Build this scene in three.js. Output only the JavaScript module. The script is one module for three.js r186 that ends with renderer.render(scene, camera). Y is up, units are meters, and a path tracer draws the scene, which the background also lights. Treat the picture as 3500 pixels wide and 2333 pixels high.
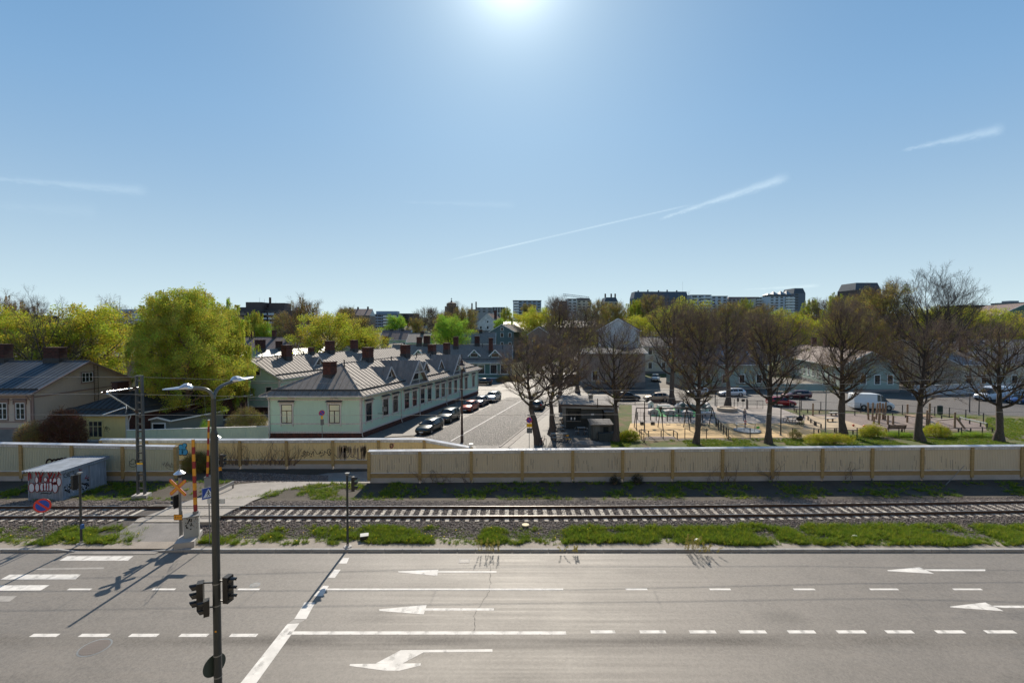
import * as THREE from 'three';
import { mergeGeometries } from 'three/addons/utils/BufferGeometryUtils.js';
import { MarchingCubes } from 'three/addons/objects/MarchingCubes.js';

// ---------- camera, sky, sun, exposure ----------
const CAM_H = 12.2, F = 1607, CX = 1750, CY = 1166.5, PITCH = Math.atan((CY - 1125) / F);
const scene = new THREE.Scene();
const camera = new THREE.PerspectiveCamera(2 * Math.atan(CY / F) * 180 / Math.PI, 1024 / 682, 0.1, 4000);
camera.position.set(0, CAM_H, 0);
camera.rotation.x = -PITCH;
const renderer = new THREE.WebGLRenderer({ antialias: true });
renderer.toneMapping = THREE.LinearToneMapping;
renderer.toneMappingExposure = 1.25;
renderer.shadowMap.enabled = true;
const cP = Math.cos(PITCH), sP = Math.sin(PITCH);
// direction of a point seen at (sx, sy) on a 3500 x 2333 print of the view, and surveying helpers that turn such sightings into places
function ray(sx, sy) { const x = (sx - CX) / F, y = (CY - sy) / F; return [x, y * cP - sP, -y * sP - cP]; }
function G(sx, sy, h = 0) { const d = ray(sx, sy), t = (h - CAM_H) / d[1]; return [d[0] * t, h, d[2] * t]; }          // on the level h
function D(sx, sy, dep) { const d = ray(sx, sy), t = -dep / d[2]; return [d[0] * t, CAM_H + d[1] * t, -dep]; }          // at a distance
function Hgt(p, sy) { const d = ray(CX, sy); return CAM_H + d[1] / d[2] * p[2]; }                                        // height seen at sy above the spot p
const SUN = new THREE.Vector3(...ray(1752, -150)).normalize();
const sunLight = new THREE.DirectionalLight(new THREE.Color(1, 0.90, 0.76), 5);
sunLight.position.copy(SUN).multiplyScalar(150).add(new THREE.Vector3(0, 0, -50));
sunLight.target.position.set(0, 0, -50);
sunLight.castShadow = true;
sunLight.shadow.mapSize.set(4096, 4096); sunLight.shadow.radius = 1;
Object.assign(sunLight.shadow.camera, { left: -140, right: 140, top: 140, bottom: -140, near: 1, far: 420 });
scene.add(sunLight, sunLight.target);

function mulberry(a) { return () => { a |= 0; a = a + 0x6D2B79F5 | 0; let t = Math.imul(a ^ a >>> 15, 1 | a); t = t + Math.imul(t ^ t >>> 7, 61 | t) ^ t; return ((t ^ t >>> 14) >>> 0) / 4294967296; }; }
const hash2 = (x, y, s = 0) => { let h = Math.imul(x, 374761393) + Math.imul(y, 668265263) + Math.imul(s, 974634777); h = Math.imul(h ^ h >>> 13, 1274126177); return ((h ^ h >>> 16) >>> 0) / 4294967296; };
// tileable value noise: p cells per tile
function vn(u, v, p, s = 0, q = p) {
  const x = u * p, y = v * q, xi = Math.floor(x), yi = Math.floor(y), a = x - xi, b = y - yi, fa = a * a * (3 - 2 * a), fb = b * b * (3 - 2 * b);
  const m = (k, n) => ((k % n) + n) % n, x0 = m(xi, p), x1 = m(xi + 1, p), y0 = m(yi, q), y1 = m(yi + 1, q);
  return (hash2(x0, y0, s) * (1 - fa) + hash2(x1, y0, s) * fa) * (1 - fb) + (hash2(x0, y1, s) * (1 - fa) + hash2(x1, y1, s) * fa) * fb;
}
const fbm = (u, v, p, o = 4, s = 0) => { let r = 0, a = 0.5, t = 0; for (let i = 0; i < o; i++) { r += a * vn(u, v, p << i, s + i); t += a; a *= 0.5; } return r / t; };

{ // clear spring sky with a bright aureole round the sun and a few contrails
  const W = 4096, H = 2048, data = new Float32Array(W * H * 4);
  const trail = [[1545, 886, 2345, 703, 0.05, 0.30, 0], [2255, 748, 2690, 605, 0.34, 0.16, 1], [3085, 513, 3430, 440, 0.30, 0.14, 1], [-60, 606, 500, 652, 0.36, 0.07, 1], [-60, 700, 330, 722, 0.5, 0.02, 1], [2540, 990, 2800, 975, 0.12, 0.10, 1], [1380, 690, 1760, 700, 0.3, 0.03, 1]]
    .map(([x0, y0, x1, y1, w, k, f]) => ({ a: new THREE.Vector3(...ray(x0, y0)).normalize(), b: new THREE.Vector3(...ray(x1, y1)).normalize(), w: w * Math.PI / 180, k, f }));
  for (const t of trail) { t.n = t.a.clone().cross(t.b).normalize(); t.l = t.a.angleTo(t.b); t.t = t.n.clone().cross(t.a); t.mid = t.a.clone().add(t.b).normalize(); t.cr = Math.cos(t.l / 2 + 0.06); }
  const sx = SUN.x, sy = SUN.y, sz = SUN.z, ex = Math.exp, R2 = 180 / Math.PI;
  for (let j = 0; j < H; j++) {
    const e = ((j + 0.5) / H - 0.5) * Math.PI, y = Math.sin(e), c = Math.cos(e), ed = Math.max(0, e * R2);
    const t = 1 - ex(-ed / 14), zt = Math.min(1, Math.max(0, (ed - 22) / 50));
    const br = 0.74 * (1 - t) + (0.062 * (1 - zt) + 0.022 * zt) * t, bg = 0.87 * (1 - t) + (0.255 * (1 - zt) + 0.095 * zt) * t, bb = 0.93 * (1 - t) + (0.60 * (1 - zt) + 0.26 * zt) * t;
    for (let i = 0; i < W; i++) {
      const ph = ((i + 0.5) / W - 0.5) * 2 * Math.PI, x = Math.cos(ph) * c, z = Math.sin(ph) * c, o = (j * W + i) * 4;
      const g = Math.acos(Math.min(1, x * sx + y * sy + z * sz)) * R2;
      const w1 = 0.56 * ex(-g / 16), w2 = 2.2 * ex(-g / 2.3);
      let r = br + w1 * 0.95 + w2, gg = bg + w1 * 0.95 + w2, b = bb + w1 * 0.78 + w2;
      if (e > 0 && z < 0) for (const k of trail) {
        if (x * k.mid.x + y * k.mid.y + z * k.mid.z < k.cr) continue;
        const off = x * k.n.x + y * k.n.y + z * k.n.z, al = Math.atan2(x * k.t.x + y * k.t.y + z * k.t.z, x * k.a.x + y * k.a.y + z * k.a.z) / k.l;
        if (al < -0.05 || al > 1.05) continue;
        const rag = k.f ? fbm(al * 0.5 + 0.3, off * 20 + 0.5, 32, 4, 7) : vn(al * 0.5, 0.1, 24, 3) * 0.6 + 0.4;
        const wd = k.w * (k.f ? 0.25 + 0.85 * Math.min(1, al * 1.1) : 1), d = (off - (k.f ? (rag - 0.5) * k.w * 1.2 : 0)) / wd;
        const end = Math.min(1, Math.max(0, (al + 0.03) / 0.12)) * Math.min(1, Math.max(0, (1.03 - al) / 0.1));
        const m = k.k * ex(-d * d) * end * (k.f ? 0.5 + rag : rag);
        r += m; gg += m * 0.95; b += m * 0.8;
      }
      r *= 0.79; gg *= 0.82; b *= 0.785; if (e < 0) { r = 0.20; gg = 0.21; b = 0.21; }
      data[o] = r; data[o + 1] = gg; data[o + 2] = b; data[o + 3] = 1;
    }
  }
  const tex = new THREE.DataTexture(data, W, H, THREE.RGBAFormat, THREE.FloatType);
  tex.mapping = THREE.EquirectangularReflectionMapping; tex.magFilter = tex.minFilter = THREE.LinearFilter; tex.needsUpdate = true;
  scene.background = tex; scene.environment = tex;
}

// ---------- helpers ----------
const add = (a, b) => [a[0] + b[0], a[1] + b[1], a[2] + b[2]], sub = (a, b) => [a[0] - b[0], a[1] - b[1], a[2] - b[2]], mul = (a, k) => [a[0] * k, a[1] * k, a[2] * k];
const dot = (a, b) => a[0] * b[0] + a[1] * b[1] + a[2] * b[2], cross = (a, b) => [a[1] * b[2] - a[2] * b[1], a[2] * b[0] - a[0] * b[2], a[0] * b[1] - a[1] * b[0]];
const len = (a) => Math.hypot(a[0], a[1], a[2]), nrm = (a) => { const l = len(a) || 1; return [a[0] / l, a[1] / l, a[2] / l]; };
const lerp3 = (a, b, t) => [a[0] + (b[0] - a[0]) * t, a[1] + (b[1] - a[1]) * t, a[2] + (b[2] - a[2]) * t], UP = [0, 1, 0];
class GB { // collects faces, gives one geometry
  constructor() { this.p = []; this.n = []; this.t = []; }
  v(p, n, u) { this.p.push(p[0], p[1], p[2]); this.n.push(n[0], n[1], n[2]); this.t.push(u[0], u[1]); }
  uv(p, n) { const a = Math.abs(n[0]), b = Math.abs(n[1]), c = Math.abs(n[2]); return b > 0.72 ? [p[0], -p[2]] : a > c ? [p[2], p[1]] : [p[0], p[1]]; }
  poly(ps, uvs) {
    let n = [0, 0, 0]; for (let i = 1; i + 1 < ps.length; i++) n = add(n, cross(sub(ps[i], ps[0]), sub(ps[i + 1], ps[0]))); n = nrm(n);
    for (let i = 1; i + 1 < ps.length; i++) for (const k of [0, i, i + 1]) this.v(ps[k], n, uvs ? uvs[k] : this.uv(ps[k], n));
    return this;
  }
  quad(a, b, c, d, uvs) { return this.poly([a, b, c, d], uvs); }
  obox(o, x, y, z) { // corner and three edges (right handed)
    const P = (i, j, k) => add(o, add(mul(x, i), add(mul(y, j), mul(z, k))));
    this.quad(P(0, 0, 1), P(1, 0, 1), P(1, 1, 1), P(0, 1, 1)); this.quad(P(1, 0, 0), P(0, 0, 0), P(0, 1, 0), P(1, 1, 0));
    this.quad(P(1, 0, 1), P(1, 0, 0), P(1, 1, 0), P(1, 1, 1)); this.quad(P(0, 0, 0), P(0, 0, 1), P(0, 1, 1), P(0, 1, 0));
    this.quad(P(0, 1, 1), P(1, 1, 1), P(1, 1, 0), P(0, 1, 0)); this.quad(P(0, 0, 0), P(1, 0, 0), P(1, 0, 1), P(0, 0, 1)); return this;
  }
  box(c, s, ry = 0) { const co = Math.cos(ry), si = Math.sin(ry), x = [co * s[0], 0, -si * s[0]], y = [0, s[1], 0], z = [si * s[2], 0, co * s[2]]; return this.obox(sub(c, mul(add(add(x, y), z), 0.5)), x, y, z); }
  beam(a, b, w, h, up = UP) { const d = sub(b, a); let r = nrm(cross(up, d)); if (len(cross(d, up)) < 1e-6) r = [1, 0, 0]; const u = nrm(cross(d, r)); return this.obox(sub(a, add(mul(r, w / 2), mul(u, h / 2))), mul(r, w), mul(u, h), mul(d, 1)) && this; }
  prism(ps, e) { // convex outline wound so that its face looks along -e; pushed along e
    const q = ps.map((p) => add(p, e)); this.poly(ps); this.poly([...q].reverse());
    for (let i = 0; i < ps.length; i++) { const j = (i + 1) % ps.length; this.quad(ps[j], ps[i], q[i], q[j]); } return this;
  }
  tube(ps, rs, n = 6, cap = true) {
    const R = typeof rs === 'number' ? ps.map(() => rs) : rs; let side = null, rings = [], L = 0;
    for (let i = 0; i < ps.length; i++) {
      const d = nrm(sub(ps[Math.min(i + 1, ps.length - 1)], ps[Math.max(i - 1, 0)]));
      if (!side) side = nrm(cross(d, Math.abs(d[1]) < 0.9 ? UP : [1, 0, 0])); side = nrm(sub(side, mul(d, dot(side, d))));
      const up = cross(side, d), ring = []; if (i) L += len(sub(ps[i], ps[i - 1]));
      for (let k = 0; k <= n; k++) { const a = k / n * 2 * Math.PI, nn = add(mul(side, Math.cos(a)), mul(up, -Math.sin(a))); ring.push([add(ps[i], mul(nn, R[i])), nn, [k / n * R[0] * 6.28, L]]); }
      rings.push(ring);
    }
    for (let i = 0; i + 1 < rings.length; i++) for (let k = 0; k < n; k++) { const a = rings[i][k], b = rings[i][k + 1], c = rings[i + 1][k + 1], d = rings[i + 1][k]; for (const q of [a, b, c, a, c, d]) this.v(...q); }
    if (cap) { this.poly(rings[0].slice(0, n).map((q) => q[0]).reverse()); this.poly(rings[rings.length - 1].slice(0, n).map((q) => q[0])); }
    return this;
  }
  cyl(a, b, ra, rb = ra, n = 12, cap = true) { return this.tube([a, b], [ra, rb], n, cap); }
  lathe(c, prof, n = 16, axis = UP) { // [radius, along axis]
    const s = nrm(cross(axis, Math.abs(axis[1]) < 0.9 ? UP : [1, 0, 0])), u = cross(axis, s);
    const P = (r, y, k) => { const a = k / n * 2 * Math.PI; return add(c, add(mul(axis, y), add(mul(s, r * Math.cos(a)), mul(u, r * Math.sin(a))))); };
    for (let i = 0; i + 1 < prof.length; i++) {
      const [r0, y0] = prof[i], [r1, y1] = prof[i + 1], l = Math.hypot(r1 - r0, y1 - y0) || 1, nr = (y1 - y0) / l, ny = -(r1 - r0) / l;
      for (let k = 0; k < n; k++) {
        const N = (q) => { const a = q / n * 2 * Math.PI; return add(mul(axis, ny), add(mul(s, nr * Math.cos(a)), mul(u, nr * Math.sin(a)))); };
        const a = [P(r0, y0, k), N(k), [k / n, y0]], b = [P(r0, y0, k + 1), N(k + 1), [(k + 1) / n, y0]], d = [P(r1, y1, k + 1), N(k + 1), [(k + 1) / n, y1]], e = [P(r1, y1, k), N(k), [k / n, y1]];
        if (r0 > 1e-6) for (const q of [a, b, d]) this.v(...q); if (r1 > 1e-6) for (const q of [a, d, e]) this.v(...q);
      }
    }
    return this;
  }
  geo(o) {
    const g = new THREE.BufferGeometry(), P = new Float32Array(this.p); if (o) for (let i = 0; i < P.length; i += 3) { P[i] -= o[0]; P[i + 1] -= o[1]; P[i + 2] -= o[2]; }
    g.setAttribute('position', new THREE.BufferAttribute(P, 3)); g.setAttribute('normal', new THREE.BufferAttribute(new Float32Array(this.n), 3)); g.setAttribute('uv', new THREE.BufferAttribute(new Float32Array(this.t), 2)); return g;
  }
}
const used = {};
function numbered(n) { used[n] = (used[n] ?? -1) + 1; return used[n] ? n + '_' + String(used[n]).padStart(3, '0') : n; }
function tag(o, label, category, group, kind) { if (label) o.userData.label = label; if (category) o.userData.category = category; if (group) o.userData.group = group; if (kind) o.userData.kind = kind; return o; }
function thing(name, label, category, at = [0, 0, 0], group, ry = 0) { const o = new THREE.Group(); o.name = numbered(name); o.position.set(...at); o.rotation.y = ry; scene.add(o); o.userData.at = undefined; delete o.userData.at; return tag(o, label, category, group); }
const originOf = (o) => { let p = [0, 0, 0]; for (let q = o; q && q !== scene; q = q.parent) p = add(p, q.position.toArray()); return p; };
// a mesh from faces given in the world (w) or in its parent's own axes
function put(name, gb, m, parent, world = false) {
  const g = gb.isBufferGeometry ? gb : gb.geo(world && parent ? originOf(parent) : null), o = new THREE.Mesh(g, m); o.castShadow = o.receiveShadow = true;
  o.name = parent ? name : numbered(name); (parent ?? scene).add(o); return o;
}
const putW = (name, gb, m, parent) => put(name, gb, m, parent, true);
const M4 = new THREE.Matrix4(), Q4 = new THREE.Quaternion(), E4 = new THREE.Euler(), V4 = new THREE.Vector3(), S4 = new THREE.Vector3();
function inst(name, geo, m, list, parent) { // list of [x, y, z, rx, ry, rz, scale or [sx,sy,sz], color?]
  const o = new THREE.InstancedMesh(geo, m, list.length);
  list.forEach((q, i) => { const s = q[6] ?? 1; M4.compose(V4.set(q[0], q[1], q[2]), Q4.setFromEuler(E4.set(q[3] || 0, q[4] || 0, q[5] || 0)), typeof s === 'number' ? S4.set(s, s, s) : S4.set(...s)); o.setMatrixAt(i, M4); if (q[7]) o.setColorAt(i, q[7]); });
  o.castShadow = o.receiveShadow = true; o.name = parent ? name : numbered(name); o.userData.kind = 'stuff'; (parent ?? scene).add(o); return o;
}
function copyOf(src, at, ry = 0, s = 1, label) { const c = src.clone(); c.name = numbered(src.name.replace(/_\d+$/, '')); c.position.set(...at); c.rotation.y = ry; c.scale.setScalar(s); if (label) c.userData.label = label; scene.add(c); return c; }

// ---------- textures and materials ----------
function tex(size, fn, metres, srgb = false, h = size) { // fn(u, v) -> value or [r, g, b], 0..1
  const d = new Uint8Array(size * h * 4);
  for (let j = 0; j < h; j++) for (let i = 0; i < size; i++) { const c = fn((i + 0.5) / size, (j + 0.5) / h, i, j), o = (j * size + i) * 4; for (let k = 0; k < 3; k++) d[o + k] = Math.max(0, Math.min(255, (typeof c === 'number' ? c : c[k]) * 255)); d[o + 3] = 255; }
  const t = new THREE.DataTexture(d, size, h); t.wrapS = t.wrapT = THREE.RepeatWrapping; t.magFilter = THREE.LinearFilter; t.minFilter = THREE.LinearMipmapLinearFilter; t.generateMipmaps = true;
  if (srgb) t.colorSpace = THREE.SRGBColorSpace; const [mx, my] = Array.isArray(metres) ? metres : [metres, metres]; t.repeat.set(1 / mx, 1 / my); t.needsUpdate = true; return t;
}
const at = (t, mx, my = mx) => { const c = t.clone(); c.repeat.set(1 / mx, 1 / my); c.needsUpdate = true; return c; };
const T = {};
T.speck = tex(512, (u, v, i, j) => 0.62 + 0.26 * hash2(i, j, 1) + 0.26 * (vn(u, v, 128, 3) - 0.5) + 0.30 * (fbm(u, v, 4, 4, 9) - 0.5), 3);
T.blotch = tex(512, (u, v, i, j) => 0.72 + 0.5 * (fbm(u, v, 4, 6, 21) - 0.5) + 0.08 * (hash2(i, j, 2) - 0.5), 5);
T.streak = tex(256, (u, v, i, j) => 0.74 + 0.34 * (vn(u, v, 48, 5, 4) - 0.5) + 0.24 * (fbm(u, v, 6, 4, 33) - 0.5) + 0.08 * (hash2(i, j, 4) - 0.5), 2.4);
T.fine = tex(256, (u, v, i, j) => 0.74 + 0.07 * (fbm(u, v, 4, 5, 35) - 0.5) + 0.05 * (vn(u, v, 64, 36, 4) - 0.5) + 0.05 * (hash2(i, j, 14) - 0.5), 3);
T.wood = tex(256, (u, v, i, j) => 0.70 + 0.3 * (vn(u, v, 4, 5, 64) - 0.5) + 0.22 * (vn(u, v, 16, 6, 128) - 0.5) + 0.1 * (hash2(i, j, 5) - 0.5), 1);
T.bark = tex(256, (u, v, i, j) => 0.6 + 0.6 * (vn(u, v, 24, 5, 6) - 0.5) + 0.35 * (fbm(u, v, 8, 3, 41) - 0.5), 0.8);
T.grass = tex(512, (u, v, i, j) => { const a = fbm(u, v, 6, 5, 51), b = hash2(i, j, 6), d = vn(u, v, 90, 8); const dry = Math.max(0, Math.min(1, (a - 0.52) * 5)); const k = 0.5 + 0.4 * b + 0.3 * (d - 0.5); return [k * (0.40 + 0.30 * dry), k * (0.56 + 0.02 * dry), k * (0.19 + 0.22 * dry)]; }, 5);
T.brick = tex(512, (u, v) => { const r = Math.floor(v * 16), x = u * 8 + (r & 1) * 0.5, fx = x - Math.floor(x), fy = v * 16 - r, m = fx < 0.05 || fy < 0.12; const k = 0.7 + 0.5 * hash2(Math.floor(x) % 8, r, 11) + 0.2 * (fbm(u, v, 32, 2, 5) - 0.5); return m ? [0.55, 0.52, 0.48] : [0.52 * k, 0.27 * k, 0.20 * k]; }, [1.9, 1.12], true);
T.brickH = tex(256, (u, v) => { const r = Math.floor(v * 16), x = u * 8 + (r & 1) * 0.5, fx = x - Math.floor(x), fy = v * 16 - r; return fx < 0.06 || fy < 0.14 ? 0.2 : 0.8; }, [1.9, 1.12]);
T.cobble = tex(512, (u, v) => { const r = Math.floor(v * 20), x = u * 16 + (r & 1) * 0.5, fx = x - Math.floor(x) - 0.5, fy = v * 20 - r - 0.5, d = Math.max(Math.abs(fx), Math.abs(fy)); const k = 0.75 + 0.4 * (hash2(Math.floor(x) % 16, r, 3) - 0.5); return d > 0.43 ? 0.35 : k * (1.05 - 0.4 * d); }, [2.4, 2.2]);
T.vboard = tex(256, (u, v, i, j) => { const x = u * 8, f = x - Math.floor(x); return f < 0.07 ? 0.15 : f > 0.93 ? 0.4 : 0.85 + 0.05 * (hash2(i, j, 9) - 0.5); }, [1.0, 1.0]);
T.hboard = tex(256, (u, v) => { const y = v * 8, f = y - Math.floor(y); return f < 0.08 ? 0.1 : 0.6 + 0.4 * (1 - f); }, [1.1, 1.1]);
const C = (r, g, b) => new THREE.Color().setRGB(r, g, b);
function mat(r, g, b, o = {}) { const m = new THREE.MeshStandardMaterial({ color: C(r, g, b), roughness: 0.85, ...o }); return m; }
const wall = (r, g, b, bump = 'hboard') => mat(r * 1.35, g * 1.35, b * 1.35, { map: T.fine, bumpMap: bump ? T[bump] : null, bumpScale: 0.012, roughness: 0.75 });
const MT = {
  mint: wall(0.50, 0.65, 0.505, null), mintB: wall(0.38, 0.50, 0.40), mintV: wall(0.42, 0.53, 0.42, 'vboard'), green: wall(0.105, 0.185, 0.150), sage: wall(0.30, 0.38, 0.33), trim: mat(0.78, 0.72, 0.66, { map: at(T.streak, 1.7) }), trimW: mat(0.80, 0.80, 0.77),
  beige: wall(0.55, 0.45, 0.36), beigeTrim: mat(0.30, 0.21, 0.18), yellow: mat(1, 0.79, 0.33, { map: T.fine }), brown: wall(0.22, 0.17, 0.14), cream: wall(0.55, 0.50, 0.40), white: mat(0.80, 0.79, 0.77, { map: T.blotch }), grey: wall(0.30, 0.30, 0.30), teal: wall(0.10, 0.15, 0.155), pink: wall(0.45, 0.33, 0.28),
  roof: mat(0.29, 0.243, 0.207, { map: T.streak, roughness: 0.72 }), roofDark: mat(0.085, 0.098, 0.115, { map: T.streak, roughness: 0.5 }), roofRed: mat(0.25, 0.16, 0.135, { map: T.streak, roughness: 0.6 }), roofBrown: mat(0.20, 0.15, 0.135, { map: T.streak, roughness: 0.6 }), roofPaleGlare: mat(0.40, 0.40, 0.40, { map: T.streak, metalness: 0.5, roughness: 0.55 }), roofBlack: mat(0.055, 0.052, 0.05, { map: T.streak, roughness: 0.75 }),  // the pale grey metallic sheet has the sun glare of roofs put into its colour
  brick: mat(0.40, 0.37, 0.36, { map: T.brick, bumpMap: T.brickH, bumpScale: 0.01 }), brickDark: mat(0.25, 0.22, 0.22, { map: T.brick, bumpMap: T.brickH, bumpScale: 0.01 }), stone: mat(0.24, 0.235, 0.23, { map: T.blotch, bumpMap: T.blotch, bumpScale: 0.02 }), concrete: mat(0.52, 0.49, 0.46, { map: T.blotch, bumpMap: at(T.speck, 1), bumpScale: 0.004 }),
  glass: new THREE.MeshPhysicalMaterial({ color: C(0.02, 0.026, 0.03), roughness: 0.08, specularIntensity: 1 }), pane: new THREE.MeshPhysicalMaterial({ color: C(1, 1, 1), roughness: 0.02, transmission: 1, thickness: 0, ior: 1.45 }), curtain: mat(0.78, 0.72, 0.50), sash: mat(0.05, 0.04, 0.03, { roughness: 0.5 }), skylight: new THREE.MeshPhysicalMaterial({ color: C(0.25, 0.32, 0.38), roughness: 0.05, metalness: 0.4 }),
  metal: mat(0.42, 0.42, 0.42, { metalness: 0.7, roughness: 0.4 }), galv: mat(0.30, 0.31, 0.31, { metalness: 0.35, roughness: 0.5, map: T.blotch }), pole: mat(0.028, 0.034, 0.036, { roughness: 0.42 }), black: mat(0.012, 0.012, 0.013, { roughness: 0.5 }), blackShiny: mat(0.014, 0.016, 0.019, { roughness: 0.22 }), rust: mat(0.10, 0.055, 0.035, { roughness: 0.8, map: T.blotch }), railTop: mat(0.6, 0.58, 0.56, { metalness: 0.9, roughness: 0.22 }),
  red: mat(0.26, 0.018, 0.022, { roughness: 0.55 }), orange: mat(0.66, 0.30, 0.02, { roughness: 0.55 }), signBlue: mat(0.012, 0.07, 0.42, { roughness: 0.4 }), signRed: mat(0.60, 0.04, 0.03, { roughness: 0.4 }), signYellow: mat(0.85, 0.48, 0.01, { roughness: 0.4 }), signWhite: mat(0.80, 0.80, 0.80, { roughness: 0.4 }), signBack: mat(0.14, 0.15, 0.155, { metalness: 0.3, roughness: 0.5 }),
  bark: mat(0.17, 0.135, 0.115, { map: T.bark, bumpMap: T.bark, bumpScale: 0.03, roughness: 1 }), barkDark: mat(0.10, 0.078, 0.066, { map: T.bark, bumpMap: T.bark, bumpScale: 0.03, roughness: 1 }), twig: mat(0.165, 0.118, 0.092, { roughness: 1 }), twigGrey: mat(0.05, 0.042, 0.04, { roughness: 1 }), birchBark: mat(0.62, 0.60, 0.57, { map: at(T.bark, 1.3, 0.5), roughness: 0.9 }),
  timber: mat(0.42, 0.29, 0.19, { map: T.wood }), timberOld: mat(0.44, 0.40, 0.35, { map: T.wood, bumpMap: T.wood, bumpScale: 0.008 }), bench: mat(0.15, 0.085, 0.06, { map: T.wood }), plastic: mat(0.75, 0.75, 0.73, { roughness: 0.4 }),
};
const leaf = (r, g, b) => new THREE.MeshPhysicalMaterial({ color: C(r, g, b), roughness: 0.9, transmission: 0.5, thickness: 0, specularIntensity: 0.25 });
const LF = { maple: leaf(0.46, 0.47, 0.05), birch: leaf(0.42, 0.45, 0.06), green: leaf(0.30, 0.46, 0.05), olive: leaf(0.38, 0.33, 0.08), brown: leaf(0.36, 0.27, 0.11), purple: leaf(0.17, 0.085, 0.05), grass: leaf(0.16, 0.25, 0.03), grassDark: leaf(0.08, 0.15, 0.025), gold: leaf(0.48, 0.40, 0.02), bush: leaf(0.20, 0.19, 0.06), dry: leaf(0.30, 0.26, 0.14) };
// ---------- ground ----------
const sstep = (a, b, x) => { const t = Math.min(1, Math.max(0, (x - a) / (b - a))); return t * t * (3 - 2 * t); };
const wob = (x, s) => (vn(x / 40 + 5, 0.3, 32, s) - 0.5) + 0.5 * (vn(x / 40 + 5, 0.3, 128, s + 1) - 0.5);
function terrain(x, z) { const d = -z; return 17 * sstep(165, 430, d) + 10 * sstep(330, 640, d + 0.15 * x) + 1.5 * sstep(160, 400, d) * (vn(x / 600 + 5, z / 600 + 5, 12, 90) - 0.5) * 4; }
{
  const b = new GB(), xs = [], zs = []; for (let x = -900; x <= 900; x += 60) xs.push(x); for (const z of [80, 20, -20, -60, -100, -140]) zs.push(z); for (let z = -180; z >= -1300; z -= 40) zs.push(z);
  for (let i = 0; i + 1 < xs.length; i++) for (let j = 0; j + 1 < zs.length; j++) { const P = (x, z) => [x, terrain(x, z) - 0.12, z]; b.quad(P(xs[i], zs[j]), P(xs[i + 1], zs[j]), P(xs[i + 1], zs[j + 1]), P(xs[i], zs[j + 1])); }
  tag(put('ground', b, mat(0.20, 0.19, 0.13, { map: at(T.grass, 9), roughness: 1 })), null, null, null, 'structure');
}
// a ground sheet between two edges z0(x) (near) and z1(x) (far) at height h(x, z)
function sheet(name, x0, x1, dx, z0, z1, h, m, rows = 6, parent) {
  const b = new GB();
  for (let x = x0; x < x1 - 1e-6; x += dx) { const xa = x, xb = Math.min(x1, x + dx);
    for (let j = 0; j < rows; j++) { const P = (xx, t) => { const z = z0(xx) + (z1(xx) - z0(xx)) * t; return [xx, h(xx, z), z]; }; b.quad(P(xa, j / rows), P(xb, j / rows), P(xb, (j + 1) / rows), P(xa, (j + 1) / rows)); } }
  const o = put(name, b, m, parent); if (!parent) o.userData.kind = 'structure'; return o;
}
const KZ = -25.5; // kerb line
function prof(z) { const d = -z, P = [[25, .13], [27.4, .13], [28.5, .27], [29, .30], [31.4, .31], [32.1, .22], [33.2, .03], [40, 0], [60, 0]]; for (let i = 1; i < P.length; i++) if (d < P[i][0]) { const [a, ya] = P[i - 1], [b, yb] = P[i]; return ya + (yb - ya) * (d - a) / (b - a); } return 0; }
const railZ = (x) => -30.05 - 0.97 * Math.pow(Math.max(0, x) / 34.7, 1.7), railBend = (x) => railZ(x) + 30.05;
const groundY = (x, z) => z > -60 ? prof(z - railBend(x) * sstep(34, 28, -z)) : 0;

// road with lane wear, cracks and paint
const roadFn = (rough) => (u, v, i, j) => {
  const lane = v * 17.5, tr = (c, w) => Math.exp(-(((lane - c) / w) ** 2)) , n = fbm(u, v, 8, 5, 61), n2 = vn(u, v, 6, 62, 40), st = vn(u, v, 4, 63, 180);
  let k = 0.80 + 0.42 * (hash2(i, j, 64) - 0.5) + 0.22 * (vn(u, v, 256, 65) - 0.5) + 0.22 * (n - 0.5) + 0.06 * (n2 - 0.5) + 0.05 * (st - 0.5);
  const seam = 0.42 * (tr(3.35, 0.35) + tr(6.75, 0.45) + 0.7 * tr(10.1, 0.4)) * (0.3 + 1.0 * n2) + 0.20 * (tr(1.5, 0.3) + tr(5.2, 0.3)) * (0.2 + n2) * (0.6 + st);
  const oil = Math.max(0, vn(u, v, 9, 67) - 0.72) * Math.exp(-((((lane % 3.35) - 1.7) / 0.55) ** 2)) * 1.1; k -= oil;
  if (rough) return 0.60 + 0.75 * seam + 0.16 * (hash2(i, j, 64) - 0.5) + 0.12 * (n - 0.5) + 0.10 * (st - 0.5);
  return k - seam * (0.7 + 0.6 * (hash2(i, j, 66) - 0.5));
};
T.road = tex(1024, roadFn(0), [17.5, 17.5]); T.roadR = tex(1024, roadFn(1), [17.5, 17.5]);
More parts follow.
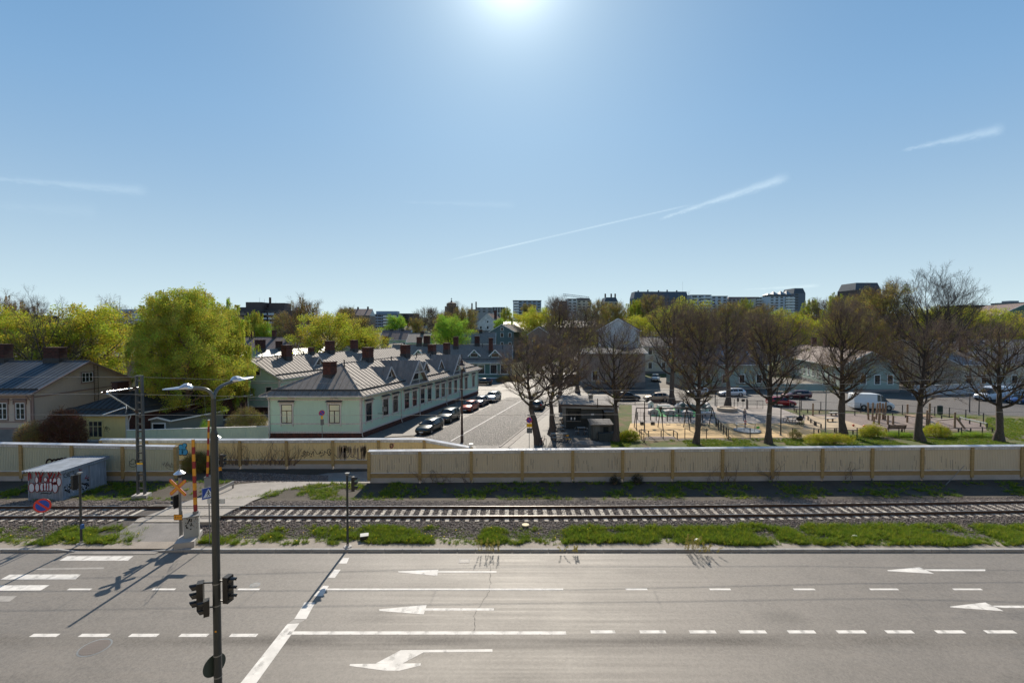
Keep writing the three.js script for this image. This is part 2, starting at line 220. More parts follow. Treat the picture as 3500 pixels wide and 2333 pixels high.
{
  const m = mat(0.212, 0.193, 0.171, { map: T.road, bumpMap: at(T.speck, 1.2), bumpScale: 0.008, roughness: 1, roughnessMap: T.roadR });
  const b = new GB(), uv = (p) => [p[0], p[2] + 25.5]; for (let x = -90; x < 90; x += 10) { const q = [[x, 0, -4], [x + 10, 0, -4], [x + 10, 0, KZ + 0.02], [x, 0, KZ + 0.02]]; b.quad(...q, q.map((p) => [p[0], -(p[2] - KZ)])); }
  tag(put('road', b, m), null, null, null, 'structure');
  const sw = new GB(); sw.box([0, 0.05, -1.5], [180, 0.16, 5]); tag(put('pavement', sw, mat(0.36, 0.35, 0.34, { map: T.speck })), null, null, null, 'structure');
  const paint = mat(1.0, 0.97, 0.92, { map: tex(256, (u, v, i, j) => { const w = fbm(u, v, 6, 5, 71) + 0.22 * (hash2(i, j, 72) - 0.5); return w > 0.735 ? 0.30 + 0.1 * hash2(i, j, 73) : 0.62 + 0.26 * (fbm(u, v, 8, 4, 74) - 0.5) + 0.12 * (hash2(i, j, 72) - 0.5); }, 1.9), roughness: 0.75 });
  const worn = mat(0.40, 0.38, 0.355, { map: at(T.speck, 0.8), roughness: 0.8 });
  const flat = (ps, h = 0.004) => ps.map(([x, y]) => { const g = G(x, y); return [g[0], h, g[2]]; });
  const mark = (name, label, cat, group, ps, m2 = paint) => { const g = new GB(); for (const poly of ps) { let q = flat(poly); const n = cross(sub(q[1], q[0]), sub(q[2], q[0])); if (n[1] < 0) q = q.reverse(); g.poly(q); } const o = put(name, g, m2); o.userData.kind = 'structure'; return tag(o, label, null, group); };
  const R = (x0, x1, y0, y1) => { const a = G(x0, (y0 + y1) / 2), b2 = G(x1, (y0 + y1) / 2); return [[x0, y0], [x1, y0], [x1, y1], [x0, y1]]; };
  // stripes are cut square to the road: shift the far ends by the view's slant
  const S = (x0, x1, y0, y1) => { const k = (y1 - y0) / ((y0 + y1) / 2 - 1125), sh = (x) => (x - 1800) * k / 2; return [[x0 - sh(x0), y0], [x1 - sh(x1), y0], [x1 + sh(x1), y1], [x0 + sh(x0), y1]]; };
  mark('crossing_stripe', 'white zebra stripe nearest the kerb at the path end', 0, 0, [[[202, 1915], [436, 1915], [455, 1900], [229, 1900]]]);
  mark('crossing_stripe', 'worn thin zebra stripe, second from the kerb', 0, 0, [[[110, 1947], [352, 1944], [356, 1938], [130, 1942]]], worn);
  mark('crossing_stripe', 'white zebra stripe, third from the kerb', 0, 0, [[[0, 1980], [257, 1979], [276, 1962], [32, 1963]]]);
  mark('crossing_stripe', 'short white zebra stripe at the left picture edge, fourth from the kerb', 0, 0, [[[-40, 2018], [138, 2017], [168, 1999], [-10, 2000]]]);
  mark('crossing_stripe', 'faded zebra stripe at the left edge, farthest from the kerb', 0, 0, [[[-60, 2056], [32, 2055], [57, 2036], [-30, 2037]]], worn);
  for (const [a, c] of [[231, 310], [520, 598], [812, 887], [2139, 2213], [2426, 2498], [2713, 2786], [2974, 3071], [3259, 3357]]) mark('lane_dash', 'thin white dash of the far lane line', 0, 'dashes of the far lane line', [S(a, c, 2010.5, 2016)]);
  mark('lane_line', 'long thin solid white lane line of the far lane', 0, 0, [S(1115, 1925, 2010.5, 2016)]);
  for (const [a, c] of [[106, 198], [272, 371], [443, 539], [614, 710], [786, 878]]) mark('lane_dash', 'thick white dash of the middle lane line left of the stop line', 0, 'dashes left of the stop line', [S(a, c, 2165, 2176)]);
  for (const [a, c] of [[2019, 2103], [2187, 2276], [2357, 2447], [2527, 2619], [2694, 2787], [2862, 2959], [3029, 3122], [3200, 3297], [3369, 3471]]) mark('lane_dash', 'thick white dash of the middle lane line on the right', 0, 'dashes of the middle lane line on the right', [S(a, c, 2153.5, 2164)]);
  mark('lane_line', 'long thick solid white line from the stop line to the right', 0, 0, [S(985, 1935, 2157, 2168)]);
  const so = 'white stop line across the lanes, in worn pieces';
  mark('stop_line', so, 0, 0, [[[1173, 1906], [1193, 1906], [1184.5, 1925], [1157, 1925]], [[1143, 1946], [1164, 1946], [1144, 1974], [1121, 1974]], [[1104, 2001], [1124, 2001], [1102, 2037], [1071, 2037]], [[1041, 2058], [1077, 2058], [1046, 2115], [1005, 2115]], [[982, 2131], [1023, 2129], [876, 2333], [822, 2333]], [[822, 2333], [876, 2333], [830, 2400], [768, 2400]]]);
  mark('stop_line', 'worn grey piece of the stop line between white pieces', 0, 0, [[[1003, 2117], [1044, 2117], [1024, 2128], [984, 2130]]], worn);
  const arrow = (label, head, sx, sy0, sy1) => mark('lane_arrow', label, 0, 0, [head, [[head[1][0] - 3, sy0], [sx, sy0], [sx, sy1], [head[2][0] + 2, sy1]]]);
  arrow('white straight-on arrow in the far lane left of the drain grate', [[1360, 1951.5], [1498, 1946.5], [1494, 1967], [1362, 1955]], 1697, 1951, 1956);
  arrow('white straight-on arrow in the second lane near the stop line', [[1295, 2081.5], [1458, 2066.5], [1448, 2099], [1297, 2087]], 1688, 2078, 2086);
  mark('lane_arrow', 'white left-turn arrow in the nearest lane', 0, 0, [[[1683, 2218], [1683.5, 2226.5], [1447, 2229], [1370, 2221]], [[1447, 2229], [1375, 2267], [1283, 2267], [1370, 2221]], [[1196, 2268.5], [1194, 2275], [1312, 2291], [1362, 2292], [1437, 2274], [1438, 2266]]]);
  arrow('white straight-on arrow in the far lane at right', [[3034, 1948], [3144, 1938], [3194, 1960], [3036, 1951]], 3369, 1945, 1951);
  arrow('white straight-on arrow in the second lane at the right edge', [[3248, 2072], [3369, 2058], [3432, 2088], [3250, 2075]], 3600, 2069, 2077);
  // crack, covers and drain
  const cr = new GB(), cps = []; for (let y = 1930; y <= 2170; y += 7) { const t = (y - 1930) / 240; cps.push([1676 - 55 * sstep(0.3, 0.75, t) + 4 * wob(y * 0.7, 3) * 2, y]); }
  for (let i = 0; i + 1 < cps.length; i++) { const a = G(...cps[i]), c = G(...cps[i + 1]), w = 0.006 + 0.009 * hash2(i, 3); cr.poly([[a[0] - w, 0.003, a[2]], [a[0] + w, 0.003, a[2]], [c[0] + w, 0.003, c[2]], [c[0] - w, 0.003, c[2]]]); }
  tag(put('road_crack', cr, mat(0.07, 0.066, 0.06)), 'thin jagged crack across the asphalt below the drain grate', null, null, 'structure');
  const cover = (label, sx, sy, r, m2) => { const c = G(sx, sy), o = thing('manhole_cover', label, 'manhole cover', [c[0], 0, c[2]]); put('frame', new GB().lathe([0, 0, 0], [[r + 0.07, 0], [r + 0.07, 0.005], [r + 0.01, 0.006]], 28), MT.galv, o); const g = new GB().lathe([0, 0.004, 0], [[r, 0], [r, 0.004], [0, 0.004]], 28), k = r / 5; for (let i = -4; i <= 4; i++) for (let j = -4; j <= 4; j++) if (Math.hypot(i, j) < 4.6) g.box([i * k, 0.011, j * k], [k * 0.6, 0.006, k * 0.6]); put('lid', g, m2, o); };
  cover('round brownish manhole cover in the nearest lane at left', 323, 2212, 0.46, mat(0.21, 0.18, 0.16, { map: T.blotch, roughness: 0.6 }));
  cover('small pale valve cover in the far lane beside the lamp post', 871, 1999, 0.16, mat(0.5, 0.48, 0.45, { map: T.blotch, roughness: 0.5 }));
  { const c = G(1587, 1916), o = thing('drain_grate', 'pale iron drain grate with slots beside the kerb', 'drain grate', [c[0], 0, c[2]]); put('frame', new GB().box([0, 0.005, 0.2], [0.56, 0.012, 0.05]).box([0, 0.005, -0.2], [0.56, 0.012, 0.05]).box([0.26, 0.005, 0], [0.05, 0.012, 0.36]).box([-0.26, 0.005, 0], [0.05, 0.012, 0.36]), MT.concrete, o); put('pit', new GB().box([0, 0.003, 0], [0.46, 0.002, 0.36]), MT.black, o); for (let i = -4; i <= 4; i++) put('bar', new GB().box([i * 0.052, 0.007, 0], [0.024, 0.012, 0.36]), MT.concrete, o); }
}
{ // kerb of separate stones, lowered at the path end
  const k = new THREE.Group(); k.name = 'kerb'; k.userData.kind = 'structure'; scene.add(k); const ms = [0, 1, 2].map((i) => mat(0.40 + 0.03 * i, 0.39 + 0.03 * i, 0.375 + 0.028 * i, { map: T.speck }));
  const xa = G(240, 1893)[0], xb = G(525, 1893)[0];
  for (let i = 0; i < 92; i++) { const x = -46 + i; const low = (q) => 0.03 + 0.11 * Math.max(sstep(xa + 0.2, xa - 0.9, q), sstep(xb - 0.2, xb + 0.9, q)); const y0 = low(x + 0.01), y1 = low(x + 0.99), z0 = KZ + 0.06, z1 = KZ - 0.12, b = new GB(), L = x + 0.008, Rr = x + 0.992;
    b.quad([L, -0.05, z0], [Rr, -0.05, z0], [Rr, y1 - 0.02, z0 - 0.005], [L, y0 - 0.02, z0 - 0.005]); b.quad([L, y0 - 0.02, z0 - 0.005], [Rr, y1 - 0.02, z0 - 0.005], [Rr, y1, z0 - 0.03], [L, y0, z0 - 0.03]); b.quad([L, y0, z0 - 0.03], [Rr, y1, z0 - 0.03], [Rr, y1, z1], [L, y0, z1]); b.quad([L, -0.05, z0], [L, y0 - 0.02, z0], [L, y0, z1], [L, -0.05, z1]); b.quad([Rr, -0.05, z1], [Rr, y1, z1], [Rr, y1 - 0.02, z0], [Rr, -0.05, z0]);
    put('kerbstone', b, ms[i % 3], k); }
}
// verge, ballast, bank
const hG = (o) => (x, z) => groundY(x, z) + o;
sheet('verge', -60, 60, 1.5, () => KZ - 0.1, (x) => -28.9 + railBend(x), hG(-0.012), mat(0.33, 0.285, 0.24, { map: T.speck, bumpMap: T.speck, bumpScale: 0.015, roughness: 0.8 }), 10);
const grassNear = (x) => -26.25 + 0.55 * wob(x, 11) + 0.15 * sstep(5, 25, x), grassFar = (x) => -27.9 + 0.6 * wob(x * 1.3, 14) + railBend(x) * 0.7;
const mGrass = mat(0.30, 0.30, 0.30, { map: T.grass, roughness: 1 }), mSoilShade = mat(0.085, 0.07, 0.052, { map: T.blotch, bumpMap: T.speck, bumpScale: 0.03, roughness: 0.9 });  // bank soil darkened: the shade below the wall is put into its colour
sheet('ballast_bed', -60, 60, 1, (x) => -26.85 + 0.5 * wob(x * 1.4, 23), (x) => -33.1 + railBend(x), hG(0.002), mat(0.13, 0.112, 0.10, { map: at(T.speck, 1.2), bumpMap: at(T.speck, 1.2), bumpScale: 0.05 }), 16);
sheet('bank', -60, 60, 1, (x) => -32.7 + railBend(x) + 0.4 * wob(x, 17), () => -41.5, hG(0.006), mSoilShade, 10);
{ // railway: rails, sleepers, stones
  const t = new THREE.Group(); t.name = 'railway_track'; t.userData.kind = 'structure'; scene.add(t);
  for (const off of [-0.8, 0.8]) { const b = new GB(), c = new GB(); for (let x = -60; x < 60; x += 2) { const P = (xx, y) => [xx, y, railZ(xx) + off]; b.beam(P(x, 0.475), P(x + 2, 0.475), 0.07, 0.045).beam(P(x, 0.41), P(x + 2, 0.41), 0.02, 0.09).beam(P(x, 0.355), P(x + 2, 0.355), 0.14, 0.03); c.beam(P(x, 0.499), P(x + 2, 0.499), 0.058, 0.004); } const r = put('rail', b, MT.rust, t); put('running_surface', c, MT.railTop, r); }
  const rng = mulberry(5), sm = [0, 1, 2].map((i) => mat(0.46 + 0.06 * i, 0.41 + 0.06 * i, 0.35 + 0.05 * i, { map: T.wood, bumpMap: T.wood, bumpScale: 0.006 })), x0 = G(470, 1770)[0], x1 = G(800, 1770)[0];
  for (let x = -44; x < 46; x += 0.615) { if (x > x0 && x < x1) continue; const s = put('sleeper', new GB().box([0, 0, 0], [0.235 + 0.03 * rng(), 0.12, 2.55 + 0.1 * rng()]), sm[Math.floor(rng() * 3)], t); s.position.set(x + 0.04 * (rng() - 0.5), 0.285 + 0.012 * (rng() - 0.5), railZ(x) + 0.03 * (rng() - 0.5)); s.rotation.y = 0.03 * (rng() - 0.5); }
  // stones
  const sg = [3, 7, 12].map((sd) => { const g = new THREE.IcosahedronGeometry(1, 0), p = g.attributes.position, m = {}, r2 = mulberry(sd); for (let i = 0; i < p.count; i++) { const k = [p.getX(i), p.getY(i), p.getZ(i)].map((q) => q.toFixed(2)).join(); m[k] ??= [0.7 + 0.6 * r2(), 0.55 + 0.4 * r2(), 0.65 + 0.6 * r2()]; p.setXYZ(i, p.getX(i) * m[k][0], p.getY(i) * m[k][1], p.getZ(i) * m[k][2]); } g.computeVertexNormals(); return g; });
  const cols = [C(1, 0.96, 0.92), C(0.55, 0.5, 0.47), C(0.75, 0.66, 0.6), C(0.38, 0.34, 0.32), C(1.3, 1.26, 1.2)], lists = [[], [], []];
  for (let i = 0; i < 84000; i++) { const x = -42 + 86 * rng(), d = rng(), z = railZ(x) + 3.2 - 6.05 * d; if (x > x0 - 1.5 && x < x1 + 1 && z > railZ(x) - 1.9) { const sh = Math.max(0, z - railZ(x) - 1) * 0.75; if (x > x0 - 0.3 - sh && x < x1 - 0.6 - sh) continue; }
    const edge = Math.min(d, 1 - d); if (edge < 0.08 && rng() > edge * 12) continue; const under = Math.abs(z - railZ(x)) < 1.3;
    lists[i % 3].push([x, groundY(x, z) + 0.012 + (under ? 0.015 : 0.02), z, rng() * 6, rng() * 6, rng() * 6, 0.028 + 0.034 * rng() * rng(), cols[Math.floor(rng() * rng() * 5)]]); }
  const m = mat(0.25, 0.215, 0.195, { roughness: 0.7 }); lists.forEach((l, i) => inst('ballast', sg[i], m, l, t));
  // grey gravel beside the path
  const gl = []; for (let i = 0; i < 5200; i++) { const a = rng(), bq = rng(), p = G(760 + 360 * a, 1612 + 40 * bq * (1 - 0.55 * a) + 14 * a); gl.push([p[0], 0.02, p[2], rng() * 6, rng() * 6, 0, 0.03 + 0.03 * rng(), cols[Math.floor(rng() * 4)]]); }
  tag(inst('gravel', sg[1], m, gl), 'grey stones heaped between the path and the yellow wall', 'gravel');
}
{ // tarmac path over the crossing
  const Lf = [[236, 1893, .02], [318, 1858, .08], [398, 1822, .26], [449, 1790, .42], [470, 1772, .44], [560, 1740, .45], [574, 1728, .43], [658, 1706, .24], [742, 1671, .10], [815, 1654, .05], [900, 1646, .03], [1002, 1637, .02], [1121, 1616, .02], [1257, 1610, .02], [1560, 1610, .02]];
  const Rt = [[528, 1893, .02], [592, 1858, .08], [622, 1822, .26], [645, 1790, .42], [735, 1772, .44], [800, 1740, .45], [832, 1728, .43], [860, 1712, .24], [900, 1697, .10], [950, 1680, .05], [1002, 1664, .03], [1060, 1657, .02], [1121, 1652, .02], [1257, 1649, .02], [1560, 1649, .02]];
  const b = new GB(); for (let i = 0; i + 1 < Lf.length; i++) for (let k = 0; k < 3; k++) { const P = (j, t) => { const p = lerp3(G(...Lf[j]), G(...Rt[j]), t); return p; }; b.quad(P(i, k / 3), P(i, (k + 1) / 3), P(i + 1, (k + 1) / 3), P(i + 1, k / 3)); }
  // double faces wound upward
  tag(put('path', b, mat(0.30, 0.275, 0.25, { roughness: 0.66, map: at(T.speck, 2.2), bumpMap: T.speck, bumpScale: 0.006 })), null, null, null, 'structure');
  const t = scene.getObjectByName('railway_track'), slab = (n, ps) => { const top = ps.map(([x, y]) => G(x, y, 0.475)); let q = top; if (cross(sub(q[1], q[0]), sub(q[2], q[0]))[1] < 0) q = [...q].reverse(); put('crossing_slab', new GB().prism(q, [0, -0.2, 0]), MT.timberOld, t); };
  const seg = (yl0, xl0, xr0, yl1, xl1, xr1, n) => { for (let i = 0; i < n; i++) { const a = i / n + 0.003, c = (i + 1) / n - 0.003; slab(0, [[xl0 + (xr0 - xl0) * a, yl0], [xl0 + (xr0 - xl0) * c, yl0], [xl1 + (xr1 - xl1) * c, yl1], [xl1 + (xr1 - xl1) * a, yl1]]); } };
  seg(1783, 455, 727, 1774.5, 478, 740, 4); seg(1767, 492, 748, 1742, 560, 795, 4); seg(1734, 574, 815, 1726.5, 592, 830, 4);
}
// ---------- street of cobbles, pavements, park ground ----------
const U = nrm([0.2795, 0, -0.9601]);                        // the streets run this way
{
  const street = [[1290, 1505], [1640, 1330], [1960, 1330], [1890, 1530], [1880, 1560], [1300, 1560]];
  const cob = mat(0.15, 0.13, 0.115, { map: T.cobble, bumpMap: T.cobble, bumpScale: 0.03, roughness: 0.6 });
  const quadG = (name, ps, h, m) => { let q = ps.map(([x, y]) => { const g = G(x, y); return [g[0], h, g[2]]; }); if (cross(sub(q[1], q[0]), sub(q[2], q[0]))[1] < 0) q = q.reverse(); return tag(put(name, new GB().poly(q), m), null, null, null, 'structure'); };
  quadG('earth', [[-600, 1600], [4100, 1600], [4100, 1290], [-600, 1290]], -0.03, mat(0.22, 0.195, 0.165, { map: T.blotch, bumpMap: T.speck, bumpScale: 0.02 }));
  quadG('street', [[1300, 1572], [1905, 1572], [1966, 1352], [1620, 1352]], 0, cob);
  quadG('cross_street', [[-200, 1353], [1440, 1353], [3600, 1425], [3600, 1345], [1985, 1322], [-200, 1316]], -0.006, cob);
  { const b = new GB(), a = G(1652, 1340), c = [a[0] + 130 * U[0], 0, a[2] + 130 * U[2]], w = 9; b.poly([[a[0], 0.004, a[2]], [a[0] + w + 3, 0.004, a[2]], [c[0] + w, terrain(0, c[2]) + 0.3, c[2]], [c[0], terrain(0, c[2]) + 0.3, c[2]]]); tag(put('street', b, cob), null, null, null, 'structure'); }
  // single cobbles near by
  const list = [], rng = mulberry(77), p0 = G(1305, 1560), inside = (x, z) => { const d = -z; if (d < 42.4 || d > 84) return false; const sx = CX + F * x / d; const y = 1125 + 19605 / d; const l = 1300 + (1572 - y) * (1620 - 1300) / 220, r = 1905 + (1572 - y) * (61 / 220); return sx > l && sx < r; };
  for (let a = -2; a < 46; a += 0.16) for (let c = 0; c < 16; c += 0.14) { const x = -13 + U[0] * a + c + 0.05 * (rng() - 0.5), z = -42 + U[2] * a + 0.04 * (rng() - 0.5); if (inside(x, z)) list.push([x, 0.0 + 0.012 * rng(), z, 0.16 * (rng() - 0.5), 0.28 + 0.3 * (rng() - 0.5), 0.16 * (rng() - 0.5), [0.058 + 0.012 * rng(), 0.05, 0.066 + 0.014 * rng()], C(0.5, 0.48, 0.46).multiplyScalar(0.8 + 1.6 * rng() * rng())]); }
  const g = new THREE.SphereGeometry(1, 7, 4, 0, Math.PI * 2, 0, Math.PI / 2); { const p = g.attributes.position; for (let i = 0; i < p.count; i++) { const k = 1 / Math.max(Math.abs(p.getX(i)), Math.abs(p.getZ(i)), 0.55); p.setX(i, p.getX(i) * Math.min(k, 1.25)); p.setZ(i, p.getZ(i) * Math.min(k, 1.25)); } g.computeVertexNormals(); }
  tag(inst('cobbles', g, mat(0.20, 0.178, 0.16, { roughness: 0.5 }), list), 'grey cobbles paving the side street', 'cobbles');
  const paleStone = mat(0.40, 0.365, 0.33, { map: T.speck });
  const line = (name, a, b, w, h, m) => { const p = G(...a), q = G(...b); return tag(put(name, new GB().beam([p[0], h, p[2]], [q[0], h, q[2]], w, 0.03), m), null, null, null, 'structure'); };
  line('street_line', [1541, 1508], [1788, 1366], 0.13, 0.035, mat(0.85, 0.82, 0.78, { map: T.speck }));
  const walk = mat(0.22, 0.20, 0.18, { map: T.cobble, roughness: 0.7 });
  quadG('pavement', [[1708, 1530], [1735, 1530], [1930, 1365], [1915, 1365]], 0.06, paleStone);
  quadG('pavement', [[1738, 1532], [1860, 1560], [1948, 1352], [1934, 1362]], 0.09, walk);
  quadG('pavement', [[1235, 1500], [1440, 1486], [1665, 1352], [1625, 1352]], 0.03, walk);
  // kerbstones along both sides of the side street
  for (const [a, b, n] of [[[1708, 1530], [1915, 1365], 30], [[1436, 1487], [1662, 1352], 30]]) { const k = new THREE.Group(); k.name = numbered('street_kerb'); k.userData.kind = 'structure'; scene.add(k); const p = G(...a), q = G(...b); for (let i = 0; i < n; i++) put('kerbstone', new GB().beam(lerp3(p, q, (i + 0.02) / n), lerp3(p, q, (i + 0.98) / n), 0.2, 0.24), paleStone, k); }
  // raised crossing of white blocks at the street mouth
  const rc = new THREE.Group(); rc.name = 'speed_table'; rc.userData.kind = 'structure'; scene.add(rc); for (let i = 0; i < 13; i++) for (let j = 0; j < 3; j++) if ((i * 7 + j * 3) % 5) { const p = G(1628 + i * 6.6 + j * 3, 1532 - j * 3.6); put('paving_block', new GB().box([p[0], 0.05, p[2]], [0.17, 0.02, 0.3], -0.4), paleStone, rc); }
  quadG('pavement', [[1610, 1548], [1735, 1548], [1735, 1524], [1610, 1524]], 0.037, mat(0.44, 0.42, 0.40, { map: T.speck }));
  // park: lawn strips, sand, grey play ground, bark
  const mLawn = mat(0.30, 0.255, 0.20, { map: at(T.grass, 6), roughness: 1 }), sand = mat(0.66, 0.455, 0.215, { map: T.blotch, bumpMap: T.speck, bumpScale: 0.01 }), greyG = mat(0.36, 0.315, 0.285, { map: T.speck, bumpMap: T.speck, bumpScale: 0.008 }), barkG = mat(0.27, 0.21, 0.185, { map: T.speck, bumpMap: at(T.speck, 1.3), bumpScale: 0.04 });
  quadG('gravel_ground', [[1745, 1570], [2160, 1570], [2150, 1380], [1935, 1380]], -0.012, mat(0.20, 0.175, 0.15, { map: T.blotch, bumpMap: T.speck, bumpScale: 0.02 }));
  quadG('lawn', [[2080, 1580], [3900, 1580], [3900, 1395], [2120, 1371]], -0.008, mLawn);
  quadG('play_ground', [[2160, 1465], [2680, 1465], [2760, 1430], [2640, 1385], [2160, 1384]], 0.0, greyG);
  quadG('sand_ground', [[2138, 1500], [2810, 1494], [2800, 1456], [2690, 1446], [2155, 1446]], 0.006, sand);
  quadG('bark_ground', [[2765, 1468], [3400, 1470], [3360, 1448], [3290, 1432], [2900, 1412], [2740, 1418]], 0.0, barkG);
  quadG('sand_ground', [[2745, 1468], [2985, 1466], [2850, 1424], [2755, 1420]], 0.008, mat(0.52, 0.40, 0.26, { map: T.blotch }));
  quadG('planting_bed', [[2000, 1506], [3900, 1499], [3900, 1488], [2150, 1498]], 0.002, mat(0.16, 0.13, 0.10, { map: T.speck, bumpMap: T.speck, bumpScale: 0.04 }));
  quadG('planting_bed', [[2200, 1499], [2310, 1499], [2305, 1491], [2210, 1491]], 0.012, barkG);
}
// ---------- grass blades and weeds ----------
const tuft = (() => { const b = new GB(), r = mulberry(9); for (let i = 0; i < 12; i++) { const a = r() * 6.28, l = 0.5 + 0.5 * r(), x = 0.25 * (r() - 0.5), z = 0.25 * (r() - 0.5), w = 0.035, o = 0.32 * l * r(), c = Math.cos(a), s = Math.sin(a); b.poly([[x - w * s, 0, z + w * c], [x + w * s, 0, z - w * c], [x + o * c, l * 0.6, z + o * s]]); b.poly([[x - w * 0.5 * s + o * 0.6 * c, l * 0.35, z + w * 0.5 * c + o * 0.6 * s], [x + w * 0.5 * s + o * 0.6 * c, l * 0.35, z - w * 0.5 * c + o * 0.6 * s], [x + o * 2.1 * c, l, z + o * 2.1 * s]]); } return b.geo(); })();
{
  const rng = mulberry(31), near = [], far = [], flower = [], pa = G(232, 1893)[0], c1 = () => { const k = rng(); return k < 0.3 ? C(1.9, 1.35, 1.1) : C(0.75 + 0.5 * k, 0.8 + 0.4 * k, 0.8); };
  for (let i = 0; i < 34000; i++) { const x = -40 + 80 * rng(), t = rng(), z = grassNear(x) + (grassFar(x) - grassNear(x)) * (t * 1.12 - 0.05); if (x > -21.2 && x < -16.2) { if (x < -17.7 || z < -27.1) continue; }
    const dens = fbm(x / 30 + 5, z / 30 + 5, 24, 3, 15) + 0.19 * sstep(-3, 12, x); const pd = sstep(0.36, 0.68, dens + 0.18 * (vn(x / 30 + 5, z / 30 + 5, 110, 16) - 0.5)); if (rng() > 0.10 + 0.8 * pd) continue;
    near.push([x, groundY(x, z), z, 0.3 * (rng() - 0.5), rng() * 6, 0, [0.3 + 0.3 * rng(), 0.08 + 0.34 * rng() * pd, 0.3 + 0.3 * rng()], c1()]);
    if (rng() < 0.012 && x < 6) flower.push([x, groundY(x, z) + 0.14, z, rng(), rng() * 6, 0, 0.035]); }
  tag(inst('verge_grass', tuft, LF.grass, near), 'bright green grass and weeds growing along the kerb before the tracks', 'grass');
  const fg = new GB().lathe([0, 0, 0], [[0, 0], [1, 0.2], [0.9, 0.5], [0, 0.6]], 7).geo(); tag(inst('dandelions', fg, mat(0.9, 0.62, 0.01), flower), 'yellow dandelions dotted in the grass strip by the tracks', 'flowers');
  for (let i = 0; i < 12000; i++) { const x = -38 + 78 * rng(), z = -33.0 + railBend(x) - 4.5 * rng(); const sx = CX + F * x / -z; if (sx > 560 && sx < 1240 && z < -33) { const y = 1125 + 19605 / -z; const lo = sx < 900 ? 1728 - (sx - 700) * 0.16 : 1690 - (sx - 900) * 0.16, hi = sx < 742 ? 1728 - (sx - 574) * 0.34 : 1672 - (sx - 742) * 0.14; if (y < lo && y > hi - 6) continue; if (y <= hi - 6 && sx > 800) continue; }
    if (rng() > sstep(0.4, 0.75, fbm(x / 30 + 5, z / 30 + 5, 20, 3, 18)) * (x > -9 ? 0.55 : 1.3)) continue; if (z < -37.2 && (x < -26.5 || x > -11.6)) continue;
    far.push([x, groundY(x, z), z, 0.3 * (rng() - 0.5), rng() * 6, 0, [0.5 + 0.3 * rng(), 0.12 + 0.18 * rng(), 0.5 + 0.3 * rng()], c1()]); }
  tag(inst('bank_grass', tuft, LF.grass, far), 'sparse grass on the shaded bank between the tracks and the wall', 'grass');
  const park = []; for (let i = 0; i < 26000; i++) { const sy = 1400 + 135 * rng(), sx = 2090 + 1500 * rng(); const p = G(sx, sy); if (sy < 1499 && sx < 2800 && sy > 1381) continue; if (sy < 1488 && sy > 1430 - (sx > 3250 ? 0 : 30) && sx < 3370) continue; if (sy < 1412 - (sx - 3000) * 0.00 && sx < 3000) continue; if (sy < 1407 + (sx - 2700) * 0.03) continue; if (p[2] > -44.2) continue; if (fbm(p[0] / 40 + 5, p[2] / 40 + 5, 16, 3, 28) < 0.44 - 0.1 * sstep(2700, 3100, sx)) continue; park.push([p[0], 0, p[2], 0, rng() * 6, 0, [0.6, 0.12 + 0.1 * rng(), 0.6], c1()]); }
  tag(inst('park_grass', tuft, LF.grass, park), 'patchy lawn grass under the park trees behind the long wall', 'grass');
}
// ---------- noise barrier walls ----------
function onPlane(sx, sy, p, n) { const d = ray(sx, sy), o = [0, CAM_H, 0], t = dot(sub(p, o), n) / dot(d, n); return add(o, mul(d, t)); }
// painted strokes: thin ribbons of paint on a wall plane, given as sightings
function strokes(name, parent, p, n, lines, w, m, lift = 0.004) {
  const b = new GB(), off = mul(n, lift);
  for (const l of lines) { const q = l.map(([x, y]) => add(onPlane(x, y, p, n), off)); for (let i = 0; i + 1 < q.length; i++) { const d = nrm(sub(q[i + 1], q[i])), s = mul(cross(n, d), w / 2), e = mul(d, w * 0.35); b.quad(add(sub(q[i], e), mul(s, -1)), add(add(q[i + 1], e), mul(s, -1)), add(add(q[i + 1], e), s), add(sub(q[i], e), s)); } }
  return putW(name, b, m, parent);
}
const arc = (cx, cy, rx, ry, a0 = 0, a1 = 360, n = 14) => Array.from({ length: n + 1 }, (_, i) => { const a = (a0 + (a1 - a0) * i / n) * Math.PI / 180; return [cx + rx * Math.cos(a), cy + ry * Math.sin(a)]; });
const mBoard = [0, 1, 2].map((i) => mat([0.78, 0.73, 0.80][i], [0.68, 0.645, 0.69][i], [0.50, 0.48, 0.495][i], { map: T.fine, roughness: 0.8 })), mBoardY = mat(0.92, 0.73, 0.38, { map: T.fine, roughness: 0.8 }), mBoardG = [0, 1].map((i) => mat(0.58 + 0.04 * i, 0.60 + 0.03 * i, 0.47, { map: T.fine, roughness: 0.8 }));
const mOchre = mat(0.50, 0.36, 0.16, { map: T.wood }), mOchreD = mat(0.42, 0.30, 0.14, { map: T.wood }), mCap = mat(0.85, 0.86, 0.88, { map: at(T.blotch, 2.2), roughness: 0.4 }), mFasc = mat(0.66, 0.70, 0.76, { map: T.streak, roughness: 0.6 });
